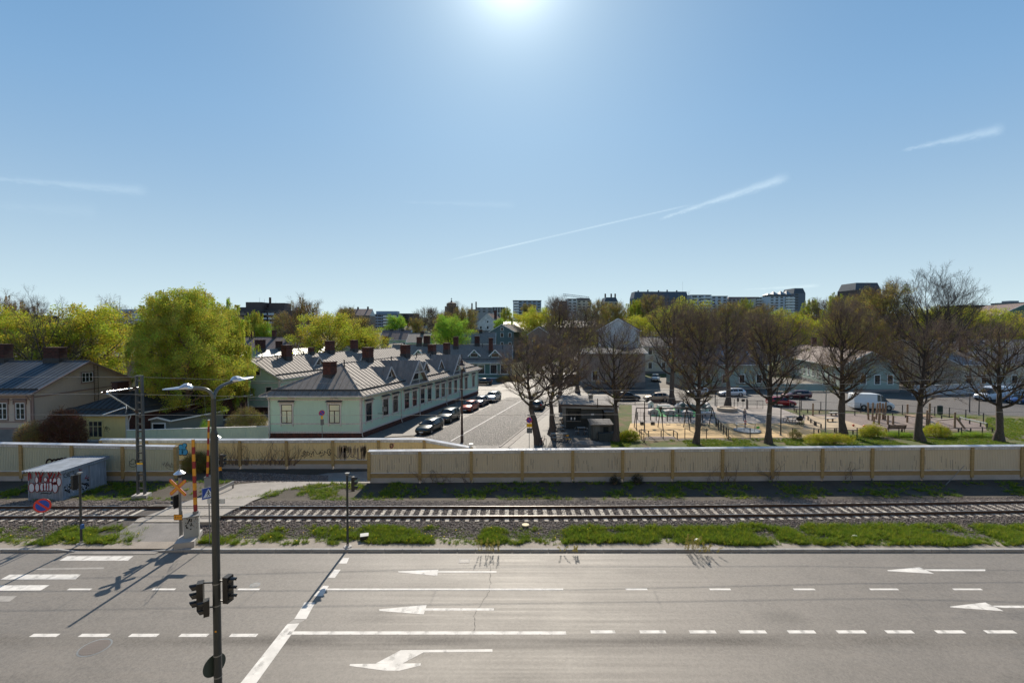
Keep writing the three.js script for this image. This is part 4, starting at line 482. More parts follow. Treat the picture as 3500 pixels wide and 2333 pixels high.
{ // crossing signal with saltire, near side; and its twin beyond the track
  const mk = (sx, sy, top, label, near) => { const p = G(sx, sy, near ? 0.2 : 0.02), H = Hgt(p, top), o = thing('level_crossing_signal', label, 'crossing signal', p); const py = (y) => Hgt(p, y) - p[1]; pole(o, -0.2, H - p[1] - 0.12, 0.075, 0.07);
    put('lamp_hood', new GB().lathe([0, H - p[1] - 0.36, 0], [[0.29, 0], [0.3, 0.02], [0.16, 0.14], [0.06, 0.2], [0, 0.21]], 20), mat(0.75, 0.77, 0.80, { metalness: 0.55, roughness: 0.3 }), o); put('lamp_neck', new GB().lathe([0, H - p[1] - 0.58, 0], [[0.08, 0], [0.10, 0.02], [0.10, 0.16], [0.14, 0.22], [0.25, 0.225]], 14), MT.black, o); put('bracket', new GB().cyl([0.05, py(near ? 1647 : 1500), 0.0], [0.05, py(near ? 1632 : 1493), 0], 0.07, 0.05, 10), MT.galv, o);
    return [o, py, p]; };
  const [o, py, p] = mk(617, 1842, 1597, 'grey level-crossing signal post with orange cross sign on the near side', true);
  const cr = new THREE.Group(); cr.name = 'cross_sign'; cr.position.set(-0.02, py(1663), 0.13); cr.rotation.y = -0.12; o.add(cr);
  for (const s of [1, -1]) { const k = [Math.cos(0.72), s * Math.sin(0.72) * 0.98, 0], q = [-k[1], k[0], 0], bar = (w, l, z, d) => { const b = new GB(), P = (i, j, zz) => add(add(mul(k, i), mul(q, j)), [0, 0, zz]); const out = [[-l, -w / 2], [l, -w / 2], [l + w * 0.42, 0], [l, w / 2], [-l, w / 2], [-l - w * 0.42, 0]]; b.prism(out.map(([i, j]) => P(i, j, z)), [0, 0, -d]); return b; }; put('red_edge', bar(0.19, 0.60, s > 0 ? 0.0 : 0.021, 0.02), MT.signRed, cr); put('orange_bar', bar(0.135, 0.58, s > 0 ? 0.006 : 0.027, 0.008), MT.orange, cr); }
  signalHead(o, [-0.22, py(1712), 0.0], -1.75, 0.95, 2, true); put('bracket', new GB().beam([0, py(1700), 0], [-0.2, py(1700), 0], 0.04, 0.04).beam([0, py(1724), 0], [-0.2, py(1724), 0], 0.04, 0.04), MT.black, o);
  const volt = label2('4.5 m', { bg: '#e39a10', fg: '#1a1206', size: 58, dx: 34, h: 170, draw: (x, w, h) => { x.strokeStyle = '#1a1206'; x.lineWidth = 12; x.strokeRect(8, 8, w - 16, h - 16); x.lineWidth = 11; x.beginPath(); x.moveTo(64, 36); x.lineTo(40, 88); x.lineTo(66, 82); x.lineTo(44, 136); x.stroke(); } });
  const vs = put('voltage_sign', signFace(0.50, 0.33, 0.10), volt, o); vs.position.set(-0.06, py(1765), 0); put('sign_plate', new GB().box([-0.06, py(1765), 0.088], [0.5, 0.33, 0.012]), MT.signBack, o); put('cable', new GB().tube([[0.1, py(1745), 0], [0.13, py(1780), 0], [0.11, py(1835), 0]], 0.02, 6), MT.galv, o);
  const [o2, py2, p2] = mk(744, 1662, 1480, 'grey level-crossing signal post beyond the track, half hidden by the lamp post', false);
  const h2 = signalHead(o2, [0.34, py2(1573), 0], 2.0, 1, 3, false); put('bracket', new GB().beam([0, py2(1565), 0], [0.3, py2(1565), 0], 0.04, 0.04), MT.black, o2); const v2 = put('voltage_sign', signFace(0.42, 0.34, 0.1), volt, o2); v2.position.set(0.1, py2(1601), 0.02); v2.rotation.y = 0.5; v2.rotation.z = 0.1;
}
{ // raised barrier booms with their drive boxes
  const mk = (p, bx, by, tx, ty, n, w, label, box) => { const o = thing('level_crossing_barrier', label, 'barrier', p); const P = (x, y) => onPlane(x, y, p, [0, 0, 1]), a = P(bx, by), c = P(tx, ty); for (let i = 0; i < n; i++) { const s = lerp3(a, c, i / n), e = lerp3(a, c, (i + 1) / n), k = 1 - 0.22 * i / n; putW('boom_section', new GB().beam(s, e, w * k, w * 0.6 * k, [0, 0, 1]), i % 2 ? MT.orange : MT.red, o); } putW('boom_tip', new GB().beam(c, add(c, [0, 0.05, 0]), w * 0.8, 0.1, [0, 0, 1]), MT.signWhite, o); putW('pivot', new GB().box(add(a, [0, -0.05, 0]), [w * 1.4, 0.16, 0.16]), MT.galv, o); box(o, a); return o; };
  const pn = G(665, 1850, 0.2); pn[2] -= 0.35;
  mk(pn, 667.5, 1748, 659, 1502, 10, 0.17, 'raised red and yellow crossing boom on the near side with a graffitied grey box', (o, a) => { const m = mat(0.42, 0.43, 0.42, { map: T.blotch, roughness: 0.6 }), c = [a[0] - 0.15, 0, pn[2] + 0.12]; putW('drive_box', new GB().box([c[0], 1.02, c[2]], [0.72, 1.15, 0.62], 0.5), m, o); putW('lid', new GB().box([c[0], 1.62, c[2]], [0.8, 0.06, 0.7], 0.5), MT.galv, o); putW('foundation', new GB().box([c[0] - 0.1, 0.2, c[2] + 0.12], [0.95, 0.5, 1.7], 0.35), MT.concrete, o);
    const n = [Math.sin(0.5), 0, Math.cos(0.5)], f = add([c[0], 1.0, c[2]], mul(n, 0.315)), n2 = [Math.cos(0.5), 0, -Math.sin(0.5)], f2 = add([c[0], 1.0, c[2]], mul(n2, 0.365)), blk = mat(0.02, 0.02, 0.022), r = mulberry(8), ls = []; for (let i = 0; i < 14; i++) { const x = 634 + 24 * r(), y = 1770 + 36 * r(); ls.push([[x, y], [x + 8 * (r() - 0.5), y + 9 * (r() - 0.5)], [x + 10 * (r() - 0.5), y + 14 * (r() - 0.5)]]); } strokes('graffiti', o, f, n, ls, 0.04, blk); strokes('graffiti', o, f2, n2, ls.map((l) => l.map(([x, y]) => [x + 21, y - 6])), 0.04, blk); });
  const pf = G(712, 1684, 0.05);
  mk(pf, 708, 1637, 713, 1436, 10, 0.15, 'raised red and yellow crossing boom beyond the track behind the lamp post', (o, a) => { putW('drive_box', new GB().box([a[0] + 0.1, 0.62, pf[2] - 0.1], [0.55, 1.2, 0.5], 0.25), mat(0.34, 0.35, 0.35, { map: T.blotch }), o); putW('lid', new GB().box([a[0] + 0.1, 1.25, pf[2] - 0.1], [0.6, 0.07, 0.55], 0.25), MT.galv, o); });
  const g0 = G(728, 1682, 0.5), g1 = G(798, 1648, 0.5), o = thing('guard_rail', 'low steel guard rail on posts beside the path beyond the track', 'guard rail', [g0[0], 0, g0[2]]); putW('beam', new GB().beam(g0, g1, 0.09, 0.24), MT.metal, o); for (const t of [0.08, 0.92]) { const q = lerp3(g0, g1, t); putW('post', new GB().box([q[0], 0.2, q[2] - 0.1], [0.09, 0.5, 0.09]), MT.timberOld, o); }
}
{ // signs on poles
  const p = G(150, 1858, 0.13), o = thing('no_parking_sign', 'round blue and red no-parking sign on a pole at the left kerb', 'sign', p); pole(o, -0.1, Hgt(p, 1712) - 0.13, 0.03, 0.03); noParking(o, [0, Hgt(p, 1726) - 0.13, 0.05], 0.42, 0.40);
  const q = G(716, 1856, 0.14), s = thing('pedestrian_crossing_sign', 'blue pedestrian crossing sign with street name plate behind the lamp post', 'sign', q), y = (v) => Hgt(q, v) - 0.14; pole(s, -0.1, y(1662), 0.03, 0.03);
  const pc = (x, w, h) => { x.fillStyle = '#123f9a'; x.fillRect(0, 0, w, h); x.strokeStyle = '#c9d2dc'; x.lineWidth = 6; x.strokeRect(4, 4, w - 8, h - 8); x.fillStyle = '#c9d2dc'; x.beginPath(); x.moveTo(w / 2, h * 0.12); x.lineTo(w * 0.92, h * 0.86); x.lineTo(w * 0.08, h * 0.86); x.fill(); x.strokeStyle = '#0b0b0d'; x.lineWidth = 13; x.lineCap = 'round'; for (const l of [[0.5, 0.38, 0.5, 0.56], [0.5, 0.56, 0.38, 0.8], [0.5, 0.56, 0.62, 0.8], [0.5, 0.42, 0.38, 0.56], [0.5, 0.42, 0.62, 0.56]]) { x.beginPath(); x.moveTo(l[0] * w, l[1] * h); x.lineTo(l[2] * w, l[3] * h); x.stroke(); } x.fillStyle = '#0b0b0d'; x.beginPath(); x.arc(w / 2, h * 0.31, w * 0.05, 0, 7); x.fill(); };
  const pcm = label2('', { w: 256, h: 256, draw: pc }), fc = new THREE.Group(); fc.name = 'sign_board'; fc.position.set(0, y(1683), 0.05); fc.rotation.y = 0.85; s.add(fc); put('face', signFace(0.64, 0.64, 0.012), pcm, fc); put('plate', new GB().box([0, 0, 0], [0.64, 0.64, 0.02]), MT.signBack, fc);
  const nm = label2(['Tu       inkatu', 'St       nsgatan'], { bg: '#cdd0cf', fg: '#161616', size: 46, w: 512, dx: -20 }), nf = put('street_name_plate', signFace(0.98, 0.27, 0.012), nm, s); nf.position.set(0.42, y(1712), 0.04); put('name_back', new GB().box([0.42, y(1712), 0.035], [0.98, 0.27, 0.02]), MT.signBack, s);
  const t = D(1809, 1435, 48.6), tb = [t[0], 0, t[2]], u = thing('no_parking_sign', 'round no-parking sign with yellow and grey plates at the side street corner', 'sign', tb), z = (v) => Hgt(tb, v); pole(u, 0, z(1418), 0.03, 0.03); noParking(u, [0, z(1435), 0.05], 0, 0.31); put('yellow_plate', new GB().box([0, z(1453), 0.04], [0.56, 0.36, 0.02]), MT.signYellow, u); put('grey_plate', new GB().box([0.02, z(1470.5), 0.04], [0.56, 0.55, 0.02]), MT.signBack, u); put('lamp', new GB().box([-0.08, z(1418), 0], [0.2, 0.1, 0.12], 0.4), MT.black, u);
  // on house walls and poles
  const v = D(260, 1428, 49.6), w = thing('no_parking_sign', 'small round no-parking sign with yellow plate in front of the yellow house', 'sign', [v[0], 0, v[2]]), zz = (q2) => Hgt(v, q2); pole(w, 0, zz(1415), 0.03); noParking(w, [0, zz(1428), 0.05], 0.2, 0.27); put('yellow_plate', new GB().box([0.02, zz(1442.5), 0.04], [0.27, 0.32, 0.02]), MT.signYellow, w);
}
{ // black box and pale cover by the tracks, litter
  const a = G(1245, 1843, 0.13), o = thing('cable_box', 'small black cable box in the grass beside the traffic-light pole', 'box', a); put('body', new GB().box([0, 0.1, 0], [0.42, 0.28, 0.4], 0.3), MT.black, o); put('lid', new GB().box([0, 0.26, 0], [0.46, 0.04, 0.44], 0.3), MT.galv, o);
  const b = G(1796, 1794, 0.33); tag(put('ballast_disc', new GB().lathe(b, [[0.22, 0], [0.22, 0.04], [0.2, 0.05], [0, 0.05]], 18), mat(0.72, 0.62, 0.42)), 'round pale cover lying on the stones beside the near rail', 'cover');
  for (const [x, y, w, l] of [[2386, 1846, 0.42, 'white crumpled sheet lying in the grass strip'], [2923, 1833, 0.36, 'white plastic bag lying in the grass strip at right']]) { const p = G(x, y, 0.2), g = new THREE.IcosahedronGeometry(1, 2), q = g.attributes.position; for (let i = 0; i < q.count; i++) { const k = 0.75 + 0.4 * vn(q.getX(i) * 0.5 + 0.5, q.getY(i) * 0.5 + q.getZ(i) * 0.4 + 0.9, 5, 3); q.setXYZ(i, q.getX(i) * k * w * 0.5, q.getY(i) * k * w * 0.25, q.getZ(i) * k * w * 0.35); } g.computeVertexNormals(); const o2 = put('litter', g, MT.plastic); o2.position.set(...p); tag(o2, l, 'litter'); }
}
// ---------- foreground lamp post ----------
{
  const d = 14.6, base = D(741, 2100, d), p = [base[0], 0, base[2]], o = thing('street_lamp', 'tall dark double-armed street lamp with traffic lights in the foreground', 'street lamp', p), Y = (y) => Hgt(p, y), m = MT.pole;
  const lean = (y) => (12.2 - y) * 0; put('pole', new GB().tube([[0, 0, 0], [0, Y(1480), 0]], [0.118, 0.105], 20), m, o); put('collar', new GB().lathe([0, Y(1480), 0], [[0.107, -0.05], [0.107, 0], [0.075, 0.1]], 20), m, o);
  const fork = [0, Y(1352), 0]; put('upper_pole', new GB().tube([[0, Y(1480), 0], [0, Y(1362), 0]], [0.072, 0.066], 16), m, o);
  const W = (x, y, dd) => sub(D(x, y, dd), p), bez = (q, n = 14) => Array.from({ length: n + 1 }, (_, i) => { const t = i / n, s = 1 - t; return add(add(mul(q[0], s * s * s), mul(q[1], 3 * s * s * t)), add(mul(q[2], 3 * s * t * t), mul(q[3], t * t * t))); });
  const fk = [0, Y(1365), 0], lEnd = W(652, 1326, 14.35), rEnd = W(797, 1302.5, 15.3);
  const galvArm = mat(0.10, 0.115, 0.12, { roughness: 0.35, metalness: 0.3 });
  put('arm', new GB().tube(bez([fk, W(722, 1335, 14.55), W(712, 1324, 14.5), lEnd]), 0.052, 12), galvArm, o); put('arm', new GB().tube(bez([fk, W(735, 1328, 14.7), W(750, 1317, 14.9), rEnd]), 0.052, 12), galvArm, o);
  const head = (a, b, name) => { const dir = nrm(sub(b, a)), side = nrm(cross(dir, UP)), up = cross(side, dir), L = len(sub(b, a)), st = [[0, 0.07, 0.05, 0.05], [0.06, 0.12, 0.11, 0.06], [0.16, 0.17, 0.155, 0.05], [0.30, 0.185, 0.15, 0.035], [0.45, 0.18, 0.07, 0.03], [0.7, 0.17, 0.045, 0.025], [0.92, 0.12, 0.03, 0.02], [1, 0.05, 0.015, 0.01]], gb = new GB(), glass = new GB(), n = 10; const P = (s, k) => { const t = k / n * Math.PI, [f, w, hu] = s; return add(a, add(mul(dir, f * L), add(mul(side, -Math.cos(t) * w), mul(up, Math.sin(t) * hu)))); };
    for (let i = 0; i + 1 < st.length; i++) { for (let k = 0; k < n; k++) gb.quad(P(st[i], k), P(st[i], k + 1), P(st[i + 1], k + 1), P(st[i + 1], k)); const B = (s, k) => add(a, add(mul(dir, s[0] * L), add(mul(side, k * s[1]), mul(up, -s[3] * (1 - k * k))))); glass.quad(B(st[i], 1), B(st[i + 1], 1), B(st[i + 1], 0), B(st[i], 0)); glass.quad(B(st[i], 0), B(st[i + 1], 0), B(st[i + 1], -1), B(st[i], -1)); }
    const g = put('lamp_head', gb, mat(0.55, 0.58, 0.62, { metalness: 0.6, roughness: 0.28 }), o); put('lamp_glass', glass, MT.galv, g); };
  head(W(660, 1325.5, 14.37), W(554, 1331, 14.0), 'left'); head(W(790, 1304, 15.25), W(863, 1288, 16.0), 'right');
  // traffic lights
  signalHead(o, [-0.50, Y(2032), 0.02], -1.15, 0.88, 3, false); signalHead(o, [-0.17, Y(2060), 0.24], -1.05, 0.76, 2, false); signalHead(o, [0.33, Y(2014), -0.05], 1.42, 0.88, 3, false);
  const br = new GB(); for (const [y, x] of [[1990, 0.33], [2058, 0.33], [1992, -0.48], [2075, -0.48]]) br.beam([0, Y(y) + (x > 0 ? 0.1 : 0.02), 0], [x, Y(y), 0], 0.035, 0.035); put('bracket', br, m, o); const bd = new GB(); for (const y of [1992, 2066, 2236, 2310]) bd.lathe([0, Y(y), 0], [[0.122, -0.02], [0.122, 0.02]], 20); put('clamp_band', bd, MT.galv, o);
  const sd = new THREE.Group(); sd.name = 'round_sign'; sd.position.set(-0.14, Y(2275), -0.04); sd.rotation.y = 1.02; o.add(sd); put('plate', new GB().lathe([0, 0, 0], [[0, 0], [0.34, 0.001], [0.345, 0.012], [0, 0.014]], 32, [0, 0, 1]), mat(0.035, 0.055, 0.05, { roughness: 0.5 }), sd);
  put('sticker', new GB().box([0.02, Y(2150), 0.112], [0.05, 0.05, 0.012]), MT.orange, o);
}
{ // dark red ornamental lamp post at the street mouth
  const b = G(1579, 1512), p = [b[0], 0, b[2]], o = thing('street_lamp', 'dark brown old-style lamp post standing before the mint house street', 'street lamp', p), Y = (y) => Hgt(p, y), m = mat(0.055, 0.03, 0.026, { roughness: 0.5 });
  put('pole', new GB().lathe([0, 0, 0], [[0.16, 0], [0.15, 1.2], [0.12, 1.35], [0.11, 4], [0.09, Y(1262)]], 12), m, o); put('ring', new GB().lathe([0, Y(1487), 0], [[0.155, 0], [0.155, 0.06]], 12), MT.signWhite, o);
  put('lantern_glass', new GB().lathe([0, Y(1258), 0], [[0.09, -0.1], [0.22, 0.1], [0.25, 0.32]], 10), mat(0.72, 0.70, 0.68, { roughness: 0.2 }), o); put('lantern_hood', new GB().lathe([0, Y(1258) + 0.32, 0], [[0.38, 0], [0.36, 0.05], [0.2, 0.22], [0.14, 0.3], [0.14, 0.42], [0.22, 0.46], [0.06, 0.6], [0.03, 1.2], [0, 1.22]], 12), m, o); put('scroll', new GB().tube([[0, Y(1236), 0], [0.3, Y(1234), 0], [0.34, Y(1243), 0], [0.2, Y(1247), 0]], 0.03, 6).tube([[0, Y(1236), 0], [-0.3, Y(1234), 0], [-0.34, Y(1243), 0], [-0.2, Y(1247), 0]], 0.03, 6), m, o);
}
// ---------- houses ----------
function clipTo(ps, ax, k, sgn) { const r = []; for (let i = 0; i < ps.length; i++) { const a = ps[i], b = ps[(i + 1) % ps.length], da = sgn * (dot(a, ax) - k), db = sgn * (dot(b, ax) - k); if (da >= 0) r.push(a); if ((da > 0 && db < 0) || (da < 0 && db > 0)) r.push(lerp3(a, b, da / (da - db))); } return r; }
// standing-seam sheet roof: one slope, laid in strips
function slope(parent, poly, along, sp, m, fine, rib = 0.05) {
  let n = nrm(cross(sub(poly[1], poly[0]), sub(poly[2], poly[0]))); if (n[1] < 0) { poly = [...poly].reverse(); n = mul(n, -1); }
  const s = poly.map((p) => dot(p, along)), a = Math.min(...s), b = Math.max(...s), k = Math.max(1, Math.round((b - a) / sp)), all = new GB();
  for (let i = 0; i < k; i++) {
    const s0 = a + (b - a) * i / k, s1 = a + (b - a) * (i + 1) / k, q = clipTo(clipTo(poly, along, s0, 1), along, s1, -1); if (q.length < 3) continue;
    const g = fine ? new GB() : all; g.prism(q.map((p) => add(p, mul(n, 0.03))), mul(n, -0.05));
    if (i) { const e = q.filter((p) => Math.abs(dot(p, along) - s0) < 1e-4); if (e.length >= 2 && len(sub(e[0], e[1])) > 0.15) g.beam(add(e[0], mul(n, 0.03 + rib / 2)), add(e[1], mul(n, 0.03 + rib / 2)), 0.045, rib, n); }
    if (fine) putW('roof_panel', g, m, parent);
  }
  if (!fine) putW('roof_slope', all, m, parent);
}
function windowAt(parent, c, r, n, w, h, st = {}) { // c: middle of the sill on the wall
  const P = (x, y, f) => add(add(add(c, mul(r, x)), [0, y, 0]), mul(n, f)), bx = (g, x0, x1, y0, y1, f0, f1) => g.obox(P(x0, y0, f0), mul(r, x1 - x0), [0, y1 - y0, 0], mul(n, f1 - f0));
  const t = st.trim ?? MT.trim, cw = st.cw ?? 0.13, g = new GB(); bx(g, -w / 2 - cw, -w / 2, -0.06, h + cw, 0.0, 0.065); bx(g, w / 2, w / 2 + cw, -0.06, h + cw, 0, 0.065); bx(g, -w / 2, w / 2, h, h + cw, 0, 0.062); bx(g, -w / 2 - cw, w / 2 + cw, -0.14, -0.06, 0, 0.10);
  const o = putW('window', g, t, parent); if (st.hood) { const k = new GB(); bx(k, -w / 2 - cw - 0.06, w / 2 + cw + 0.06, h + cw, h + cw + 0.22, 0, 0.075); putW('frieze', k, t, o); const q = new GB(); q.prism([P(-w / 2 - 0.3, h + cw + 0.22, 0.30), P(w / 2 + 0.3, h + cw + 0.22, 0.30), P(w / 2 + 0.3, h + cw + 0.36, 0), P(-w / 2 - 0.3, h + cw + 0.36, 0)], [0, -0.05, 0]); putW('hood', q, st.hoodMat ?? MT.roofDark, o); const br = new GB(); for (const s of [-1, 1]) bx(br, s * (w / 2 + 0.17) - 0.05, s * (w / 2 + 0.17) + 0.05, h - 0.15, h + cw + 0.2, 0, 0.14); for (let i = -3; i <= 3; i++) bx(br, i * w / 7 - 0.03, i * w / 7 + 0.03, h + cw + 0.04, h + cw + 0.16, 0.07, 0.10); putW('bracket', br, t, o); if (st.ears) { const e = new GB(); for (const s of [-1, 1]) bx(e, s * (w / 2 + cw / 2) - 0.06, s * (w / 2 + cw / 2) + 0.06, -0.36, -0.14, 0, 0.07); putW('ear', e, t, o); } }
  const sm = st.sash ?? MT.sash, sg = new GB(), e = 0.07, tr = st.transom === false ? h : h * 0.66, cols = st.cols ?? 2; bx(sg, -w / 2, -w / 2 + e, 0, h, 0.0, 0.045); bx(sg, w / 2 - e, w / 2, 0, h, 0, 0.045); bx(sg, -w / 2 + e, w / 2 - e, 0, e, 0, 0.044); bx(sg, -w / 2 + e, w / 2 - e, h - e, h, 0, 0.044);
  if (tr < h) bx(sg, -w / 2 + e, w / 2 - e, tr - e / 2, tr + e / 2, 0, 0.043); for (let i = 1; i < cols; i++) { const x = -w / 2 + w * i / cols; bx(sg, x - e * 0.6, x + e * 0.6, e, tr - e / 2, 0, 0.042); if (st.topCols && tr < h) bx(sg, x - e / 2, x + e / 2, tr + e / 2, h - e, 0, 0.042); } putW('sash', sg, sm, o);
  if (st.curtain) { const cu = new GB(), k = 26; for (let i = 0; i < k; i++) { const x0 = -w / 2 + e + (w - 2 * e) * i / k, x1 = -w / 2 + e + (w - 2 * e) * (i + 1) / k, f = (j) => 0.006 + 0.004 * Math.sin(j * 1.9); cu.quad(P(x0, e, f(i)), P(x1, e, f(i + 1)), P(x1, tr - e / 2, f(i + 1)), P(x0, tr - e / 2, f(i))); } if (st.curtain > 1) cu.quad(P(-w / 2 + e, tr, 0.01), P(w / 2 - e, tr, 0.01), P(w / 2 - e, h - e, 0.01), P(-w / 2 + e, h - e, 0.01)); putW('curtain', cu, MT.curtain, o); }
  const x0 = -w / 2 + e, dw = (w - 2 * e) / cols; const pane = (a, b, y0, y1) => putW('pane', new GB().quad(P(a, y0, 0.022), P(b, y0, 0.022), P(b, y1, 0.022), P(a, y1, 0.022)), st.curtain ? MT.pane : MT.glass, o);
 
  for (let i = 0; i < cols; i++) pane(x0 + dw * i, x0 + dw * (i + 1), e, tr); if (tr < h) pane(-w / 2 + e, w / 2 - e, tr, h - e); return o;
}
const along = (P, d, sx, y = 3) => { const k = (sx - CX) / F, n = k * (-P[1] * cP + (CAM_H - y) * sP) - P[0], q = d[0] + k * d[1] * cP; return n / q; }; // distance along d from P of what is seen at sx (P, d in x, z)
function chimney(o, c, y0, y1, w, d, ry, m = MT.brick) { const g = put('chimney', new GB().box([0, 0, 0], [w, y1 - y0, d]), m, o), p = originOf(o); g.position.set(c[0] - p[0], (y0 + y1) / 2 - p[1], c[1] - p[2]); g.rotation.y = ry; put('cap', new GB().box([0, (y1 - y0) / 2 + 0.05, 0], [w + 0.14, 0.12, d + 0.14]).box([0, (y1 - y0) / 2 - 0.35, 0], [w + 0.1, 0.12, d + 0.1]), m === MT.brick ? MT.brickDark : m, g); put('flashing', new GB().box([0, -(y1 - y0) / 2 + 0.45, 0], [w + 0.08, 0.9, d + 0.08]), MT.roofBlack, g); return g; }
function house(s) {
  const o = thing(s.name ?? 'wooden_house', s.label, 'house', [s.P[0], s.y0 ?? 0, s.P[1]], s.group), u = s.u, v = s.v, y0 = s.y0 ?? 0, L = s.L, W = s.W, hp = s.plinth ?? 0.6, he = s.eave, hr = s.ridge, ov = s.ov ?? 0.55, hn = s.hn ?? 0, hf = s.hf ?? 0, fine = s.fine ?? 0;
  const pt = (a, b, y) => [s.P[0] + a * u[0] + b * v[0], y0 + y, s.P[1] + a * u[1] + b * v[1]], mid = W / 2, k = (hr - he) / mid, yR = (b) => he + k * Math.min(b, W - b);
  const corners = [[0, 0], [L, 0], [L, W], [0, W]], faces = corners.map((c, i) => { const e = corners[(i + 1) % 4], p = pt(...c, 0), q = pt(...e, 0), d = nrm(sub(q, p)); return { p, d, n: cross(d, UP), L: len(sub(q, p)) }; });
  o.userData.k = undefined; delete o.userData.k;
  const wm = (i) => Array.isArray(s.wall) ? s.wall[i] : s.wall, tr = s.trim ?? MT.trim;
  faces.forEach((f, i) => {
    const Q = (x, y, z = 0) => add(add(f.p, mul(f.d, x)), add([0, y, 0], mul(f.n, z))), b = new GB();
    const base = y0;
    if (fine > 1) { const st = 0.165, low = s.lapTo ?? hp, nB = Math.round((s.lapTop ?? he - 0.75) / st); for (let y = hp; y < he - 1e-6; y += st) { const yt = Math.min(he, y + st); b.quad(Q(0, y, 0.028), Q(f.L, y, 0.028), Q(f.L, yt, 0.004), Q(0, yt, 0.004)); b.quad(Q(0, y, 0), Q(f.L, y, 0), Q(f.L, y, 0.028), Q(0, y, 0.028)); } } else b.quad(Q(0, hp - 0.02), Q(f.L, hp - 0.02), Q(f.L, he), Q(0, he));
    if ((i === 3 && !hn) || (i === 1 && !hf)) b.poly([Q(0, he), Q(f.L, he), Q(f.L / 2, hr)]);
    putW('wall', b, wm(i), o);
    putW('plinth', new GB().obox(Q(-0.03, -1.2, -0.2), mul(f.d, f.L + 0.06), [0, hp + 1.2, 0], mul(f.n, 0.26)), s.plinthMat ?? MT.stone, o);
    if (fine) { const t = new GB(), bar = (y, h) => t.obox(Q(0.1, y, 0.0), mul(f.d, f.L - 0.2), [0, h, 0], mul(f.n, 0.052)); bar(hp, 0.2); for (const y of s.bands ?? []) bar(y, 0.13); t.obox(Q(-0.05, hp + 0.002, 0), mul(f.d, 0.16), [0, he - hp - 0.1, 0], mul(f.n, 0.06)); t.obox(Q(f.L - 0.11, hp + 0.002, 0), mul(f.d, 0.16), [0, he - hp - 0.1, 0], mul(f.n, 0.058)); putW('trim_board', t, tr, o); }
    for (const w of (s.win?.[i] ?? [])) windowAt(o, Q(w.s, w.y, fine > 1 ? 0.012 : 0.0), f.d, f.n, w.w, w.h, { trim: tr, ...w });
  });
  // roof
  const R = new THREE.Group(); R.name = 'roof'; o.add(R); const sp = s.sp ?? 0.62, a0 = hn ? -ov : -(s.gov ?? ov * 0.7), a1 = L + (hf ? ov : (s.gov ?? ov * 0.7)), ye = he - k * ov, un = nrm([u[0], 0, u[1]]), vn2 = nrm([v[0], 0, v[1]]);
  const rA = hn ? hn : a0, rB = hf ? L - hf : a1, hs = s.hips ?? 1;
  for (const [b0, sg] of [[-ov, 1], [W + ov, -1]]) { const poly = [pt(a0, b0, ye), pt(a1, b0, ye), pt(rB, mid, hr), pt(rA, mid, hr)]; slope(R, poly, un, sp, s.roof, fine); }
  if (hn) slope(R, [pt(-ov, -ov, ye), pt(-ov, W + ov, ye), pt(hn, mid, hr)], vn2, sp, s.roof, fine); if (hf) slope(R, [pt(L + ov, -ov, ye), pt(L + ov, W + ov, ye), pt(L - hf, mid, hr)], vn2, sp, s.roof, fine);
  const rc = new GB().beam(pt(rA, mid, hr + 0.06), pt(rB, mid, hr + 0.06), 0.16, 0.07); for (const [h, e0, e1] of [[hn, -ov, hn], [hf, L + ov, L - hf]]) if (h) for (const b0 of [-ov, W + ov]) rc.beam(pt(e0, b0, ye + 0.05), pt(e1, mid, hr + 0.05), 0.12, 0.06); putW('ridge_cap', rc, s.roof, R);
  { // eaves: fascia, gutter and the standing gutter on the slope
    const g = new GB(), dk = new GB(); for (const [b0, sg] of [[-ov, 1], [W + ov, -1]]) { g.beam(pt(a0, b0 - sg * 0.03, ye - 0.07), pt(a1, b0 - sg * 0.03, ye - 0.07), 0.12, 0.14); const bb = b0 + sg * 0.75, yy = ye + k * 0.75; dk.beam(pt(hn ? a0 + 0.75 : a0, bb, yy + 0.12), pt(hf ? a1 - 0.75 : a1, bb, yy + 0.12), 0.04, 0.2); g.obox(pt(a0, Math.min(b0, b0 + sg * ov), ye - 0.06), [v[0] * ov, 0, v[1] * ov], [0, 0.02, 0], [u[0] * (a1 - a0), 0, u[1] * (a1 - a0)]); }
    if (hn) { g.beam(pt(a0 - 0.03, -ov, ye - 0.07), pt(a0 - 0.03, W + ov, ye - 0.07), 0.12, 0.14); const kk = (hr - ye) / (hn + ov); dk.beam(pt(a0 + 0.75, -ov + 0.75, ye + kk * 0.75 + 0.12), pt(a0 + 0.75, W + ov - 0.75, ye + kk * 0.75 + 0.12), 0.04, 0.2); }
    if (!hn || !hf) { for (const a of [!hn ? a0 : null, !hf ? a1 : null]) if (a !== null) for (const b0 of [-ov, W + ov]) g.beam(pt(a, b0, ye - 0.06), pt(a, mid, hr - 0.06), 0.06, 0.18); }
    putW('eaves', g, tr, R); if (fine) putW('snow_rail', dk, MT.roofBlack, R);
  }
  for (const c of s.chim ?? []) { const [a, b, top, w = 0.9, d = 0.9] = c, p = pt(a, b, 0); chimney(o, [p[0], p[2]], y0 + (c[6] ?? yR(b) - 0.5), y0 + top, w, d, -Math.atan2(u[1], u[0]), c[5] ?? s.chimMat ?? MT.brick); }
